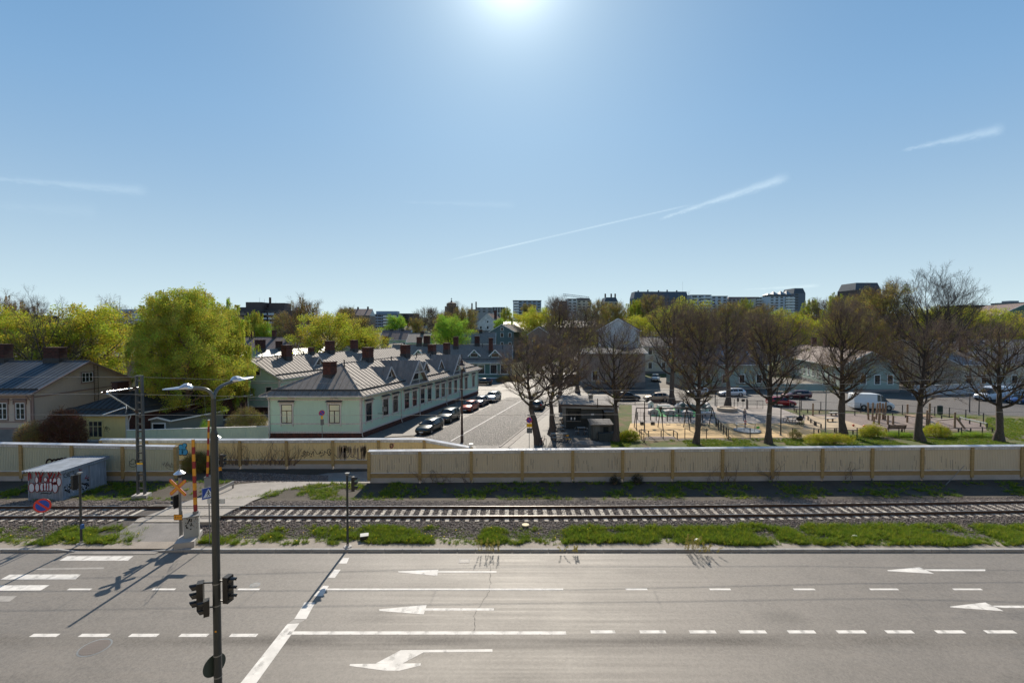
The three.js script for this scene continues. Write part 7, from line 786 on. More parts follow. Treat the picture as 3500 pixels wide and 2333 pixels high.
{ // toy town: little grey houses on a green rug
  const o = tag(put('rubber_mat', (() => { const g = new GB(); let q = [[330, 255], [1100, 258], [1170, 368], [300, 366]].map(([x, y]) => { const p = GP(x, y); return [p[0], 0.012, p[2]]; }); g.poly(q); return g; })(), mat(0.10, 0.46, 0.16, { map: T.speck })), 'green ground covering under the toy town houses', 'mat'); o.userData.kind = 'structure'; delete o.userData.category;
  const boxes = [[300, 275, 60, 1.0, 0, 'white little toy house at the far left of the toy town'], [340, 345, 120, 0.6, 1, 'long low grey toy house at the near left corner of the toy town'], [510, 305, 165, 0.6, 1, 'long grey toy house behind the second swing post'], [560, 350, 140, 0.62, 1, 'near grey toy house in the middle of the toy town'], [475, 270, 160, 0.6, 0, 'long white-roofed toy house at the back of the toy town'], [665, 338, 62, 1.15, 1, 'tall grey toy house with pointed roof in the middle of the toy town'], [790, 362, 140, 0.6, 1, 'near bluish-grey toy house beside the third swing post'], [725, 270, 75, 0.75, 2, 'dark toy house at the back right of the middle'], [850, 285, 110, 0.7, 2, 'dark toy house hidden by the big trunk'], [1000, 280, 110, 0.75, 2, 'dark toy house at the back right of the toy town'], [1062, 278, 50, 0.8, 0, 'small white toy house at the back right corner'], [1085, 318, 52, 0.8, 0, 'small white toy house at the right side of the toy town'], [992, 335, 100, 0.55, 1, 'grey toy house right of the big trunk'], [1068, 375, 185, 0.62, 1, 'long grey toy house at the near right corner of the toy town']];
  const ms = [mat(0.62, 0.62, 0.62), mat(0.40, 0.38, 0.38), mat(0.16, 0.17, 0.18)], rm = [mat(0.50, 0.49, 0.47), mat(0.62, 0.56, 0.51), mat(0.22, 0.23, 0.25)];
  for (const [x, y, w, h, c, l] of boxes) { const p = GP(x, y), wd = w / 3.922 * -p[2] / F, d = Math.min(wd * 0.9, 0.9), t = thing('toy_house', l, 'toy house', [p[0], 0, p[2]]); put('wall', new GB().box([0, h / 2, -d / 2], [wd, h, d]), ms[c], t); const g = new GB(), e = 0.08, rh = h + (wd < 1.3 ? 0.35 : 0.13); if (wd < 1.6) { g.prism([[-wd / 2 - e, h, e], [wd / 2 + e, h, e], [0, rh, e]], [0, 0, -d - 2 * e]); } else { g.prism([[-wd / 2 - e, h - 0.02, e], [-wd / 2 - e, rh, -d / 2], [-wd / 2 - e, h - 0.02, -d - e]].reverse(), [wd + 2 * e, 0, 0]); } put('roof', g, rm[c], t); const dr = new GB(), n = Math.max(1, Math.floor(wd / 0.7)); for (let i = 0; i < n; i++) dr.box([wd * ((i + 0.5) / n - 0.5), h * 0.45, 0.004], [0.16, h * 0.5, 0.02]); put('opening', dr, MT.black, t); }
}
{ // sand box, lamp posts, benches, boards
  const c = GP(1317, 290), o = thing('round_planter', 'round concrete sandbox with flat rim under the street tree', 'sandbox', [c[0], 0, c[2]]); put('ring', new GB().lathe([0, 0, 0], [[1.42, 0], [1.42, 0.5], [1.36, 0.54], [1.1, 0.54], [1.1, 0.3]], 40), mat(0.55, 0.44, 0.34, { map: T.blotch }), o); put('sand', new GB().lathe([0, 0.4, 0], [[1.12, 0], [0, 0.01]], 30), mat(0.62, 0.5, 0.36, { map: T.speck }), o);
  const lp = (label, sx, by, ty, arm) => { const p = G(sx, by), H = Hgt(p, ty), q = thing('park_lamp', label, 'lamp post', [p[0], 0, p[2]]), m = arm === 2 ? MT.galv : darkPost; put('pole', new GB().cyl([0, 0, 0], [0, H, 0], 0.075, 0.05, 10), m, q); put('base', new GB().cyl([0, 0, 0], [0, 0.12, 0], 0.14, 0.12, 10), MT.concrete, q); put('lamp_head', new GB().box([arm === 1 ? -0.1 : 0.12, H + 0.04, 0], [0.5, 0.09, 0.22]), MT.galv, q); };
  lp('thin dark lamp post in front of the swings', 2203, 1476, 1370, 1); lp('dark lamp post in the sand right of the spinner', 2669, 1488, 1385, 1); lp('light grey lamp post left of the forked park tree', 2822, 1487, 1331, 2); lp('dark lamp post on the street edge beyond the toy town', 2445, 1386, 1320, 1); lp('dark lamp post at the left end of the bark ground', 2734, 1424, 1345, 1); lp('dark post on the street edge right of the lawn, left one', 3315, 1410, 1345, 1); lp('dark post on the street edge right of the lawn, right one', 3347, 1419, 1352, 1);
  const bench = (label, p, ry, w = 1.9) => { const q = thing('park_bench', label, 'bench', p, undefined, ry); for (let i = 0; i < 4; i++) put('seat_slat', new GB().box([0, 0.45, -0.18 + i * 0.12], [w, 0.035, 0.1]), MT.bench, q); for (let i = 0; i < 5; i++) put('back_slat', new GB().box([0, 0.55 + i * 0.09, -0.28 - i * 0.02], [w, 0.075, 0.03]), MT.bench, q); for (const s of [-1, 1]) put('leg', new GB().beam([s * w * 0.42, 0, 0.2], [s * w * 0.42, 0.44, 0.14], 0.05, 0.05).beam([s * w * 0.42, 0, -0.3], [s * w * 0.42, 0.44, -0.22], 0.05, 0.05).beam([s * w * 0.42, 0.43, 0.16], [s * w * 0.42, 0.43, -0.26], 0.05, 0.05).beam([s * w * 0.42, 0.43, -0.26], [s * w * 0.42, 0.95, -0.37], 0.05, 0.05), MT.black, q); };
  bench('red-brown bench with its back to the street, left of three', GP(350, 222), 0); bench('red-brown bench with its back to the street, middle of three', GP(668, 232), 0); bench('red-brown bench with its back to the street, right of three', GP(990, 236), 0); bench('brown slatted bench on the bark ground seen from behind', GR(1057, 432), Math.PI, 2.2);
  const bd = (label, x, y, w, h) => { const p = GP(x, y + 45), q = thing('notice_board', label, 'sign', [p[0], 0, p[2]]); put('post', new GB().box([0, 0.5, 0], [0.05, 1.1, 0.05]), MT.black, q); put('board', new GB().box([0, 1.05, 0.04], [w, h, 0.03]), MT.black, q); }; bd('small dark notice board by the playground gate, left one', 1460, 185, 0.32, 0.55); bd('small dark notice board by the playground gate, right one', 1530, 190, 0.55, 0.4);
  const g = GP(1582, 268), gt = thing('playground_gate', 'black metal gate of the playground with thick post', 'gate', [g[0], 0, g[2]]), w = 2.3; put('post', new GB().box([0, 0.8, 0], [0.16, 1.6, 0.16]), darkPost, gt); put('frame', new GB().box([0.15 + w / 2, 1.35, 0], [w, 0.05, 0.04]).box([0.15 + w / 2, 0.12, 0], [w, 0.05, 0.04]).box([0.17, 0.73, 0], [0.05, 1.25, 0.04]).box([0.15 + w * 0.62, 0.73, 0], [0.05, 1.25, 0.04]).box([0.15 + w, 0.73, 0], [0.05, 1.25, 0.04]), darkPost, gt); for (let i = 1; i < 14; i++) if (i !== 9) put('bar', new GB().box([0.15 + w * i / 14, 0.73, 0], [0.016, 1.2, 0.016]), darkPost, gt);
  const b2 = GR(1510, 258), bn = thing('litter_bin', 'dark green litter bin at the lawn edge', 'litter bin', [b2[0], 0, b2[2]]); put('body', new GB().lathe([0, 0.1, 0], [[0.3, 0], [0.33, 0.2], [0.33, 1.1], [0.28, 1.16]], 18), mat(0.03, 0.05, 0.04), bn); put('lid', new GB().lathe([0, 1.24, 0], [[0.34, 0], [0.3, 0.1], [0, 0.16]], 18), MT.black, bn);
  // spinner with railing
  const s = GP(1585, 560), sp = thing('merry_go_round', 'small blue-grey merry-go-round platform with pale railing in the sand', 'merry-go-round', [s[0], 0, s[2]]); put('platform', new GB().lathe([0, 0.06, 0], [[1.5, 0], [1.5, 0.08], [0, 0.09]], 32), mat(0.30, 0.34, 0.38, { map: T.blotch }), sp); const pp = []; for (let i = 0; i <= 10; i++) { const a = 0.4 + i / 10 * 4.6; pp.push([1.3 * Math.cos(a), 0.85, -1.3 * Math.sin(a) * 0.8]); if (i % 2 === 0) put('upright', new GB().cyl([pp[i][0], 0.14, pp[i][2]], pp[i], 0.025, 0.025, 6), MT.galv, sp); } put('handrail', new GB().tube(pp, 0.035, 6), MT.signWhite, sp); put('green_panel', new GB().box([1.15, 0.5, 0.3], [0.5, 0.3, 0.04], 0.4), mat(0.12, 0.45, 0.1), sp);
  // climbing poles of the bark ground, tower, log seesaw
  const wp = (label, l) => { const a = GR(l[0][0], l[0][2]), q = thing('climbing_poles', label, 'climbing frame', [a[0], 0, a[2]]); for (const [x, y0, y1, dx = 0] of l) { const p = GR(x, y1), h = Hgt(p, RZ(0, y0)[1]); putW('pole', new GB().cyl([p[0], 0, p[2]], [p[0] + dx, h, p[2]], 0.12, 0.10, 8), MT.timber, q); } return q; };
  const k = wp('cluster of tall and short wooden climbing poles on the bark ground', [[792, 132, 306, -0.1], [832, 135, 312, 0.05], [868, 138, 300, 0.2], [905, 132, 298], [938, 140, 302, -0.05], [958, 132, 306, 0.1], [847, 272, 342], [898, 236, 352], [988, 258, 355], [1040, 264, 352]]); { const p = GR(905, 300), q = GR(985, 330); putW('rope', new GB().cyl([p[0], 0.9, p[2]], [q[0], 0.8, q[2]], 0.03, 0.03, 6), MT.timberOld, k); }
  const tw = wp('wooden play tower with slide behind the forked trunk', [[1182, 150, 332], [1310, 160, 330], [1380, 210, 372], [1405, 140, 374]]); { const a = GR(1300, 350), b = GR(1400, 360); putW('platform', new GB().box([(a[0] + b[0]) / 2 - 0.6, 1.15, (a[2] + b[2]) / 2], [3.0, 0.1, 1.4]), MT.timber, tw); putW('slide', new GB().beam([a[0] - 0.4, 1.2, a[2]], [a[0] + 1.2, 0.2, a[2] + 1.4], 0.5, 0.06), mat(0.35, 0.5, 0.55, { metalness: 0.4, roughness: 0.3 }), tw); putW('roof_board', new GB().beam([a[0], 2.6, a[2]], [b[0] + 0.4, 1.9, b[2]], 0.8, 0.08), mat(0.5, 0.5, 0.48), tw); }
  const lg = wp('leaning wooden logs with an upright post on the bark ground', [[1660, 230, 392]]); { const p = GR(1660, 392), a = GR(1480, 322), b = GR(1765, 402); putW('log', new GB().cyl([a[0], 0.15, a[2]], [p[0], 1.2, p[2]], 0.1, 0.1, 8), MT.timberOld, lg); putW('log', new GB().cyl([p[0] + 0.2, 1.3, p[2]], [b[0], 0.05, b[2]], 0.11, 0.11, 8), MT.timber, lg); }
  const wk = wp('single wooden post left of the climbing poles', [[233, 140, 266]]);
  for (const [x, y, l] of [[440, 262, 'low grey play table on one leg by the lawn fence'], [405, 322, 'low grey balance board on the pale sand']]) { const p = GR(x, y), q = thing('play_table', l, 'play table', [p[0], 0, p[2]]); put('top', new GB().box([0, 0.42, 0], [1.5, 0.08, 0.5], 0.2), MT.concrete, q); put('leg', new GB().cyl([-0.3, 0, 0], [-0.3, 0.4, 0], 0.1).cyl([0.35, 0, 0], [0.35, 0.4, 0], 0.1), MT.timber, q); }
  // toys: ball, pram, table group
  for (const [x, y, c2, l] of [[640, 372, [0.7, 0.12, 0.05], 'red-orange toy ball on the pale sand, left one'], [748, 380, [0.75, 0.2, 0.1], 'orange toy ball by the bushes, right one']]) { const p = GR(x, y), q = put('toy_ball', new THREE.SphereGeometry(0.14, 14, 10), mat(...c2, { roughness: 0.4 })); q.position.set(p[0], 0.14, p[2]); tag(q, l, 'ball'); }
  table('dark picnic table in tree shade right of the merry-go-round', ...PZ(2195, 440), 0.2, 1.9, 0.8);
  const pr = GP(2290, 478), pm = thing('pram', 'black pram with green blanket beside the dark picnic table', 'pram', [pr[0], 0, pr[2]], undefined, 0.5); put('basket', new GB().lathe([0, 0.55, 0], [[0.25, 0], [0.36, 0.12], [0.4, 0.3], [0.36, 0.36]], 14), MT.black, pm); { const hd = new THREE.SphereGeometry(0.4, 16, 10, 0, Math.PI * 1.1, 0, Math.PI / 2); const m = put('hood', hd, MT.black, pm); m.position.set(0, 0.85, 0); } for (const [x, z] of [[-0.28, 0.28], [0.28, 0.28], [-0.28, -0.28], [0.28, -0.28]]) { const w2 = put('wheel', new THREE.TorusGeometry(0.15, 0.025, 6, 18), mRubber, pm); w2.position.set(x, 0.17, z); w2.rotation.y = Math.PI / 2; } put('blanket', new GB().lathe([0.05, 0.9, 0.1], [[0.28, 0], [0.22, 0.1], [0, 0.16]], 12), mat(0.35, 0.55, 0.08), pm); put('handle', new GB().tube([[-0.2, 0.8, -0.3], [-0.2, 1.05, -0.6], [0.2, 1.05, -0.6], [0.2, 0.8, -0.3]], 0.018, 6), MT.black, pm);
}
// ---------- people ----------
function person(label, p, ry, H, cl, pose) { // joints in metres for a 1.7 m body, scaled
  const s = H / 1.7, o = thing('person', label, 'person', p, undefined, ry), J = pose, bones = [[J.hip, J.chest, .135, .15], [J.chest, J.neck, .15, .07], [J.neck, J.head, .055, .06], [J.shL, J.elL, .058, .045], [J.elL, J.waL, .045, .03], [J.shR, J.elR, .058, .045], [J.elR, J.waR, .045, .03], [J.shL, J.shR, .07, .07], [J.hipL, J.knL, .092, .062], [J.knL, J.anL, .06, .042], [J.hipR, J.knR, .092, .062], [J.knR, J.anR, .06, .042], [J.hipL, J.hipR, .11, .11], [J.anL, add(J.anL, [0, -.045, .16]), .045, .035], [J.anR, add(J.anR, [0, -.045, .16]), .045, .035]];
  const field = (bs, res, lo, hi, k) => { const mc = new MarchingCubes(res, new THREE.MeshBasicMaterial(), false, false, 200000), sz = Math.max(...hi.map((h, i) => h - lo[i])), n = mc.size; mc.isolation = 0; for (let z = 0; z < n; z++) for (let y = 0; y < n; y++) for (let x = 0; x < n; x++) { const q = [lo[0] + (x / n) * sz, lo[1] + (y / n) * sz, lo[2] + (z / n) * sz]; let acc = 0; for (const [a, b, ra, rb] of bs) { const d = sub(b, a), t = Math.max(0, Math.min(1, dot(sub(q, a), d) / (dot(d, d) || 1))), dist = len(sub(q, lerp3(a, b, t))) - (ra + (rb - ra) * t); acc += Math.exp(-k * dist); } mc.field[z * n * n + y * n + x] = Math.log(Math.max(acc, 1e-30)) / k; } mc.update(); const c = mc.count, P = mc.positionArray, N = mc.normalArray, g = new GB(); for (let i = 0; i < c; i++) { g.v([(lo[0] + (P[i * 3] + 1) / 2 * sz) * s, (lo[1] + (P[i * 3 + 1] + 1) / 2 * sz) * s, (lo[2] + (P[i * 3 + 2] + 1) / 2 * sz) * s], [N[i * 3], N[i * 3 + 1], N[i * 3 + 2]], [0, 0]); } return g; };
  const split = (g, parts) => { // trousers, top and skin by place on the one surface
    const out = parts.map(() => new GB()); for (let i = 0; i < g.p.length; i += 9) { const c = [(g.p[i] + g.p[i + 3] + g.p[i + 6]) / 3 / s, (g.p[i + 1] + g.p[i + 4] + g.p[i + 7]) / 3 / s, (g.p[i + 2] + g.p[i + 5] + g.p[i + 8]) / 3 / s]; const k = parts.findIndex((f) => f[0](c)); const t = out[k]; for (let j = 0; j < 9; j += 3) t.v([g.p[i + j], g.p[i + j + 1], g.p[i + j + 2]], [g.n[i + j], g.n[i + j + 1], g.n[i + j + 2]], [0, 0]); } return out; };
  const all = field(bones, 64, [-0.9, -0.05, -0.9], [0.9, 1.75, 0.9], 55), parts = [[(c) => c[1] < 0.07 && 1, MT.black], [(c) => c[1] < J.hip[1] + 0.03 && Math.abs(c[0]) < 0.34, cl.legs], [(c) => c[1] > J.neck[1] + 0.01 || Math.min(len(sub(c, J.waL)), len(sub(c, J.waR))) < 0.05, cl.skin], [() => true, cl.top]];
  const names = ['shoes', 'trousers', 'body', 'jacket']; split(all, parts).forEach((g, i) => { if (g.p.length) put(names[i], g, parts[i][1], o); });
  // head with face and hair
  const hd = new THREE.Group(); hd.name = 'head'; hd.position.set(...mul(add(J.head, [0, 0.07, 0.015]), s)); hd.rotation.y = J.turn ?? 0; hd.scale.setScalar(s); o.add(hd); const sk = new THREE.SphereGeometry(0.1, 24, 18), q = sk.attributes.position; for (let i = 0; i < q.count; i++) { let x = q.getX(i), y = q.getY(i), z = q.getZ(i); const jaw = y < -0.02 ? 1 - 0.35 * (-y - 0.02) / 0.08 : 1; x *= 0.78 * jaw; y *= 1.18; z *= y < -0.03 ? 0.92 : 0.98; if (z > 0.07 && Math.abs(x) < 0.02 && y < 0.01 && y > -0.04) z += 0.022; if (z > 0.07 && Math.abs(Math.abs(x) - 0.032) < 0.016 && Math.abs(y - 0.012) < 0.014) z -= 0.009; q.setXYZ(i, x, y, z); } sk.computeVertexNormals(); put('face', sk, cl.skin, hd); for (const e of [-1, 1]) { const m = put('eye', new THREE.SphereGeometry(0.011, 8, 6), MT.black, hd); m.position.set(e * 0.03, 0.013, 0.083); const er = put('ear', new THREE.SphereGeometry(0.024, 8, 8), cl.skin, hd); er.scale.set(0.4, 1, 0.7); er.position.set(e * 0.079, 0, -0.005); } const mo = put('mouth', new GB().box([0, -0.055, 0.079], [0.04, 0.008, 0.012]), mat(0.35, 0.12, 0.1), hd); const hr = new THREE.SphereGeometry(0.107, 22, 14, 0, Math.PI * 2, 0, Math.PI * 0.56); const hm = put('hair', hr, cl.hair, hd); hm.scale.set(0.82, 1.18, 1.0); hm.rotation.x = -0.42; hm.position.set(0, 0.012, -0.008);
  // hands: palm, thumb and four bent fingers
  for (const [w, e] of [[J.waL, J.elL], [J.waR, J.elR]]) { const d = nrm(sub(w, e)), sd = nrm(cross(d, [0, 0, 1])), f = cross(sd, d), g = new GB(); g.tube([w, add(w, mul(d, 0.04)), add(w, mul(d, 0.085))], [0.026, 0.036, 0.03], 8); for (let i = 0; i < 4; i++) { const b = add(add(w, mul(d, 0.08)), mul(f, (i - 1.5) * 0.018)), l = [0.062, 0.072, 0.068, 0.05][i]; g.tube([b, add(b, mul(d, l * 0.5)), add(add(b, mul(d, l * 0.85)), mul(sd, 0.022))], [0.009, 0.008, 0.006], 6); } const tb = add(add(w, mul(d, 0.03)), mul(f, 0.03)); g.tube([tb, add(add(tb, mul(d, 0.03)), mul(f, 0.02)), add(add(tb, mul(d, 0.055)), mul(f, 0.018))], [0.011, 0.009, 0.007], 6); const gg = new GB(); gg.p = g.p.map((v) => v * s); gg.n = g.n; gg.t = g.t; put('hand', gg, cl.skin, o); }
  return o;
}
{
  const skin = mat(0.50, 0.30, 0.22, { roughness: 0.6 }), p = GP(1552, 427), b = GP(1562, 528);
  const stand = { hip: [0, 0.95, 0], chest: [0, 1.25, 0.0], neck: [0, 1.45, 0.01], head: [0, 1.52, 0.02], shL: [0.18, 1.39, 0], elL: [0.24, 1.13, 0.03], waL: [0.2, 0.93, 0.16], shR: [-0.18, 1.39, 0], elR: [-0.25, 1.13, 0.0], waR: [-0.22, 0.9, 0.12], hipL: [0.09, 0.92, 0], knL: [0.1, 0.5, 0.03], anL: [0.11, 0.085, 0.02], hipR: [-0.09, 0.92, 0], knR: [-0.11, 0.5, 0.01], anR: [-0.13, 0.085, -0.06] };
  person('person standing on the playground in a grey-beige jacket and blue jeans', [p[0], 0, p[2]], 0.35, 1.66, { top: mat(0.30, 0.27, 0.27, { map: T.streak }), legs: mat(0.06, 0.095, 0.17), skin, hair: mat(0.10, 0.07, 0.05) }, stand);
  const walk = { ...stand, elL: [0.24, 1.14, 0.1], waL: [0.2, 1.02, 0.3], elR: [-0.24, 1.13, -0.1], waR: [-0.22, 0.93, -0.02], knL: [0.1, 0.52, 0.16], anL: [0.1, 0.1, 0.2], knR: [-0.1, 0.5, -0.08], anR: [-0.1, 0.1, -0.3] };
  person('small child in red walking by the merry-go-round', [b[0], 0, b[2]], -1.1, 1.12, { top: mat(0.45, 0.03, 0.05), legs: mat(0.12, 0.02, 0.03), skin, hair: mat(0.2, 0.13, 0.08) }, walk);
}
// ---------- trees ----------
const sprayGeo = (seed, n = 7, up = 0.25) => { const b = new GB(), r = mulberry(seed), tw = (p, d, l, w) => { const q = add(p, add(mul(d, l * 0.5), [0.04 * (r() - 0.5), 0.04 * l, 0.04 * (r() - 0.5)])), e = add(q, add(mul(d, l * 0.5), [0.08 * l * (r() - 0.5), up * l * 0.3, 0.08 * l * (r() - 0.5)])); b.tube([p, q, e], [w, w * 0.7, w * 0.3], 3, false); return [p, q, e]; }; const m = tw([0, 0, 0], [0, 1, 0], 1, 0.0125); for (let i = 0; i < n; i++) { const t = 0.12 + 0.8 * i / n, a = i * 2.4 + r(), p = lerp3(m[0], m[2], t); const c = tw(p, nrm([Math.cos(a) * 0.75, 0.75, Math.sin(a) * 0.75]), 0.62 * (1 - 0.55 * t) * (0.7 + 0.5 * r()), 0.008); if (i % 2) tw(c[1], nrm([Math.cos(a + 1) * 0.8, 0.6, Math.sin(a + 1) * 0.8]), 0.25, 0.006); } return b.geo(); };
const SPRAY = [1, 2, 3].map((s) => sprayGeo(s));
const clumpGeo = (seed, n, size, flat = 0.8) => { const b = new GB(), r = mulberry(seed); for (let i = 0; i < n; i++) { let p; do p = [2 * r() - 1, 2 * r() - 1, 2 * r() - 1]; while (len(p) > 1); p[1] *= flat; const d = nrm([r() - 0.5, r() - 0.6, r() - 0.5]), s = mul(nrm(cross(d, [r() - 0.5, r() - 0.5, r() - 0.5])), size * 0.34), l = mul(d, size * (0.7 + 0.6 * r())); b.poly([p, add(add(p, mul(l, 0.45)), s), add(p, l), add(add(p, mul(l, 0.45)), mul(s, -1))]); } return b.geo(); };
const CLUMP = { fine: [clumpGeo(5, 22, 0.34), clumpGeo(6, 22, 0.34)], coarse: [clumpGeo(7, 16, 0.5), clumpGeo(8, 16, 0.5)] };
const strandGeo = (seed) => { const b = new GB(), r = mulberry(seed); for (let k = 0; k < 4; k++) { let p = [0.16 * (r() - 0.5), 0, 0.16 * (r() - 0.5)], q = p; const dx = 0.25 * (r() - 0.5), dz = 0.25 * (r() - 0.5), L = 0.7 + 0.45 * r(), ps = []; for (let i = 0; i <= 6; i++) { const t = i / 6; ps.push([p[0] + dx * Math.sqrt(t), 0.05 * Math.sin(t * 3) - L * t * t * 0.6 - L * t * 0.4, p[2] + dz * Math.sqrt(t)]); } b.tube(ps, ps.map((_, i) => 0.005 * (1 - i / 8)), 3, false); for (let i = 0; i < 12; i++) { const t = i / 12 * 5.99, j = Math.floor(t), c = lerp3(ps[j], ps[j + 1], t - j), d = nrm([r() - 0.5, -0.7 * r(), r() - 0.5]), s = mul(nrm(cross(d, [r() - 0.5, r() - 0.5, r() - 0.5])), 0.032), l = mul(d, 0.095); b.poly([c, add(add(c, mul(l, 0.4)), s), add(c, l), add(add(c, mul(l, 0.4)), mul(s, -1))]); } } return b.geo(); };
const STRAND = [strandGeo(1), strandGeo(2)];
const quatDir = (d, roll) => { const q = new THREE.Quaternion().setFromUnitVectors(new THREE.Vector3(0, 1, 0), new THREE.Vector3(...nrm(d))); q.multiply(new THREE.Quaternion().setFromAxisAngle(new THREE.Vector3(0, 1, 0), roll)); return new THREE.Euler().setFromQuaternion(q); };
function tree(name, o) { // grows one tree round the origin; returns its group (not yet placed)
  const r = mulberry(o.seed), H = o.H, root = new THREE.Group(); root.name = numbered(name); scene.add(root);
  const trunk = new GB(), limbs = new GB(), tw = [[], [], []], lf = [[], []], n = 9, ps = [], rs = []; const lean = o.lean ?? 0.03, ld = r() * 6.28;
  const top = H * (o.leader ?? 0.8); let x = 0, z = 0;
  for (let i = 0; i <= n; i++) { const t = i / n; x += (r() - 0.5) * (o.crook ?? 0.15) * (i > 0) + lean * Math.cos(ld); z += (r() - 0.5) * (o.crook ?? 0.15) * (i > 0) + lean * Math.sin(ld); ps.push([x, top * t, z]); rs.push(o.r * (1 - 0.86 * Math.pow(t, 0.8)) * (i === 0 ? 1.35 : 1) * (t < 0.45 ? 1 + (o.bulge ?? 0.12) * (r() - 0.3) : 1)); }
  const at2 = (t) => { const k = Math.min(n - 1e-6, Math.max(0, t * n)), i = Math.floor(k); return [lerp3(ps[i], ps[i + 1], k - i), rs[i] + (rs[i + 1] - rs[i]) * (k - i)]; };
  const tk = Math.ceil(n * o.fork / (o.leader ?? 0.8)) ; trunk.tube(ps.slice(0, tk + 1), rs.slice(0, tk + 1), 10, true); limbs.tube(ps.slice(tk), rs.slice(tk), 7, true);
  const yc = H * (o.fork * 0.8 + 1) / 2, hy = H - yc, reach = (p, d) => { const e = nrm(d), q = [p[0] / o.R, (p[1] - yc) / hy, p[2] / o.R], k = [e[0] / o.R, e[1] / hy, e[2] / o.R], A = dot(k, k), B = dot(q, k), Cc = dot(q, q) - 1, D2 = B * B - A * Cc; return Math.max(o.R * 0.25, D2 > 0 ? (-B + Math.sqrt(D2)) / A : 0); };
  const leafAt = (p, d, depth) => { if (!o.leaf) return; const k = o.leaf; if (r() > (k.p ?? 1)) return; const c = k.col(r, p[1] / H); if (k.strand) lf[r() < 0.5 ? 0 : 1].push([...p, 0.15 * (r() - 0.5), r() * 6, 0.15 * (r() - 0.5), [k.s * (0.8 + 0.5 * r()), k.s * (0.8 + 0.9 * r()), k.s * (0.8 + 0.5 * r())], c]); else lf[r() < 0.5 ? 0 : 1].push([p[0] + (r() - 0.5) * k.s, p[1] + (r() - 0.5) * k.s * 0.6, p[2] + (r() - 0.5) * k.s, r() * 6, r() * 6, r() * 6, k.s * (0.6 + 0.8 * r()), c]); };
  const twig = (p, d) => { if (o.twigs === 0) return; const e = quatDir(d, r() * 6.28); tw[Math.floor(r() * 3)].push([...p, e.x, e.y, e.z, (o.twig ?? 1) * (0.7 + 0.7 * r())]); };
  const grow = (p, d, L, w, lvl) => {
    const k = lvl === 1 ? 6 : lvl === 2 ? 4 : 3, q = [p], rr = [w]; let dir = d, c = p; const trop = o.trop ?? 0.12;
    for (let i = 1; i <= k; i++) { const j = lvl === 1 ? (o.kink ?? 0.28) : 0.36; dir = nrm(add(dir, [j * (r() - 0.5), j * (r() - 0.5) + trop * (lvl === 1 ? 1 : 0.7) - (o.droop ?? 0) * (i / k) * (lvl > 1 ? 1 : 0.5), j * (r() - 0.5)])); c = add(c, mul(dir, L / k)); q.push(c); rr.push(w * (1 - 0.72 * i / k)); }
    limbs.tube(q, rr, lvl === 1 ? 6 : lvl === 2 ? 4 : 3, false);
    const on = (t) => { const s = Math.min(k - 1e-6, t * k), i = Math.floor(s); return [lerp3(q[i], q[i + 1], s - i), rr[i] + (rr[i + 1] - rr[i]) * (s - i), nrm(sub(q[i + 1], q[i]))]; };
    const m = lvl === 1 ? Math.max(3, Math.round(o.n2 * Math.min(1.25, L / (o.R * 0.85)))) : lvl === 2 ? Math.max(2, Math.round(o.n3 * Math.min(1.25, L / (o.R * 0.42)))) : 0;
    for (let i = 0; i < m; i++) { const t = (lvl === 1 ? 0.2 : 0.15) + (lvl === 1 ? 0.8 : 0.85) * (i + r() * 0.9) / m; const [bp, bw, bd] = on(Math.min(0.99, t)), a = i * 2.4 + r() * 1.2; let sd = nrm(cross(bd, Math.abs(bd[1]) < 0.9 ? UP : [1, 0, 0])); const up = cross(sd, bd), out = add(mul(sd, Math.cos(a)), mul(up, Math.sin(a))), sp = o.sp2 ?? 0.85; grow(bp, nrm(add(mul(bd, 1), mul(out, sp))), L * (lvl === 1 ? 0.5 : 0.55) * (1 - 0.45 * t) * (0.75 + 0.5 * r()), Math.max(o.minW ?? 0.007, bw * 0.55), lvl + 1); }
    if (lvl >= 2) { const nt = lvl === 2 ? 2 : o.nt ?? 2; for (let i = 0; i < nt; i++) { const [bp, , bd] = on(0.35 + 0.64 * (i + r()) / nt); twig(bp, nrm(add(bd, [0.9 * (r() - 0.5), 0.35 + 0.3 * (r() - 0.5) - (o.droop ?? 0) * 2, 0.9 * (r() - 0.5)]))); } if (o.leaf) { const nl = lvl === 2 ? 1 : o.leaf.n; for (let i = 0; i < nl; i++) { const [bp, , bd] = on(0.3 + 0.69 * (i + r()) / nl); leafAt(bp, bd, lvl); } } }
  };
  for (let i = 0; i < o.n1; i++) { const t = o.fork + ((o.tTop ?? 0.8) - o.fork) * Math.pow((i + 0.7 * r()) / o.n1, o.lowBias ?? 1.1), [p, w] = at2(Math.min(0.99, t * H / top)), a = i * 2.39996 + 0.6 * r(), up = o.up0 + (o.up1 - o.up0) * (t - o.fork) / (1 - o.fork), L = reach(p, [Math.cos(a) * Math.cos(up), Math.sin(up) + (o.trop ?? 0.12) * 0.8, Math.sin(a) * Math.cos(up)]) * (0.78 + 0.3 * r()); grow(p, [Math.cos(a) * Math.cos(up), Math.sin(up), Math.sin(a) * Math.cos(up)], L, Math.max(0.02, Math.min(w * 0.62, o.r * 0.42)), 1); }
  put('trunk', trunk, o.bark ?? MT.bark, root); put('branches', limbs, o.wood ?? o.bark ?? MT.barkDark, root);
  if (o.twigs !== 0) tw.forEach((l, i) => l.length && inst('twigs', SPRAY[i], o.twigM ?? MT.twig, l, root));
  if (o.leaf) lf.forEach((l, i) => l.length && inst('foliage', o.leaf.strand ? STRAND[i] : CLUMP[o.leaf.kind ?? 'fine'][i], o.leaf.m, l, root));
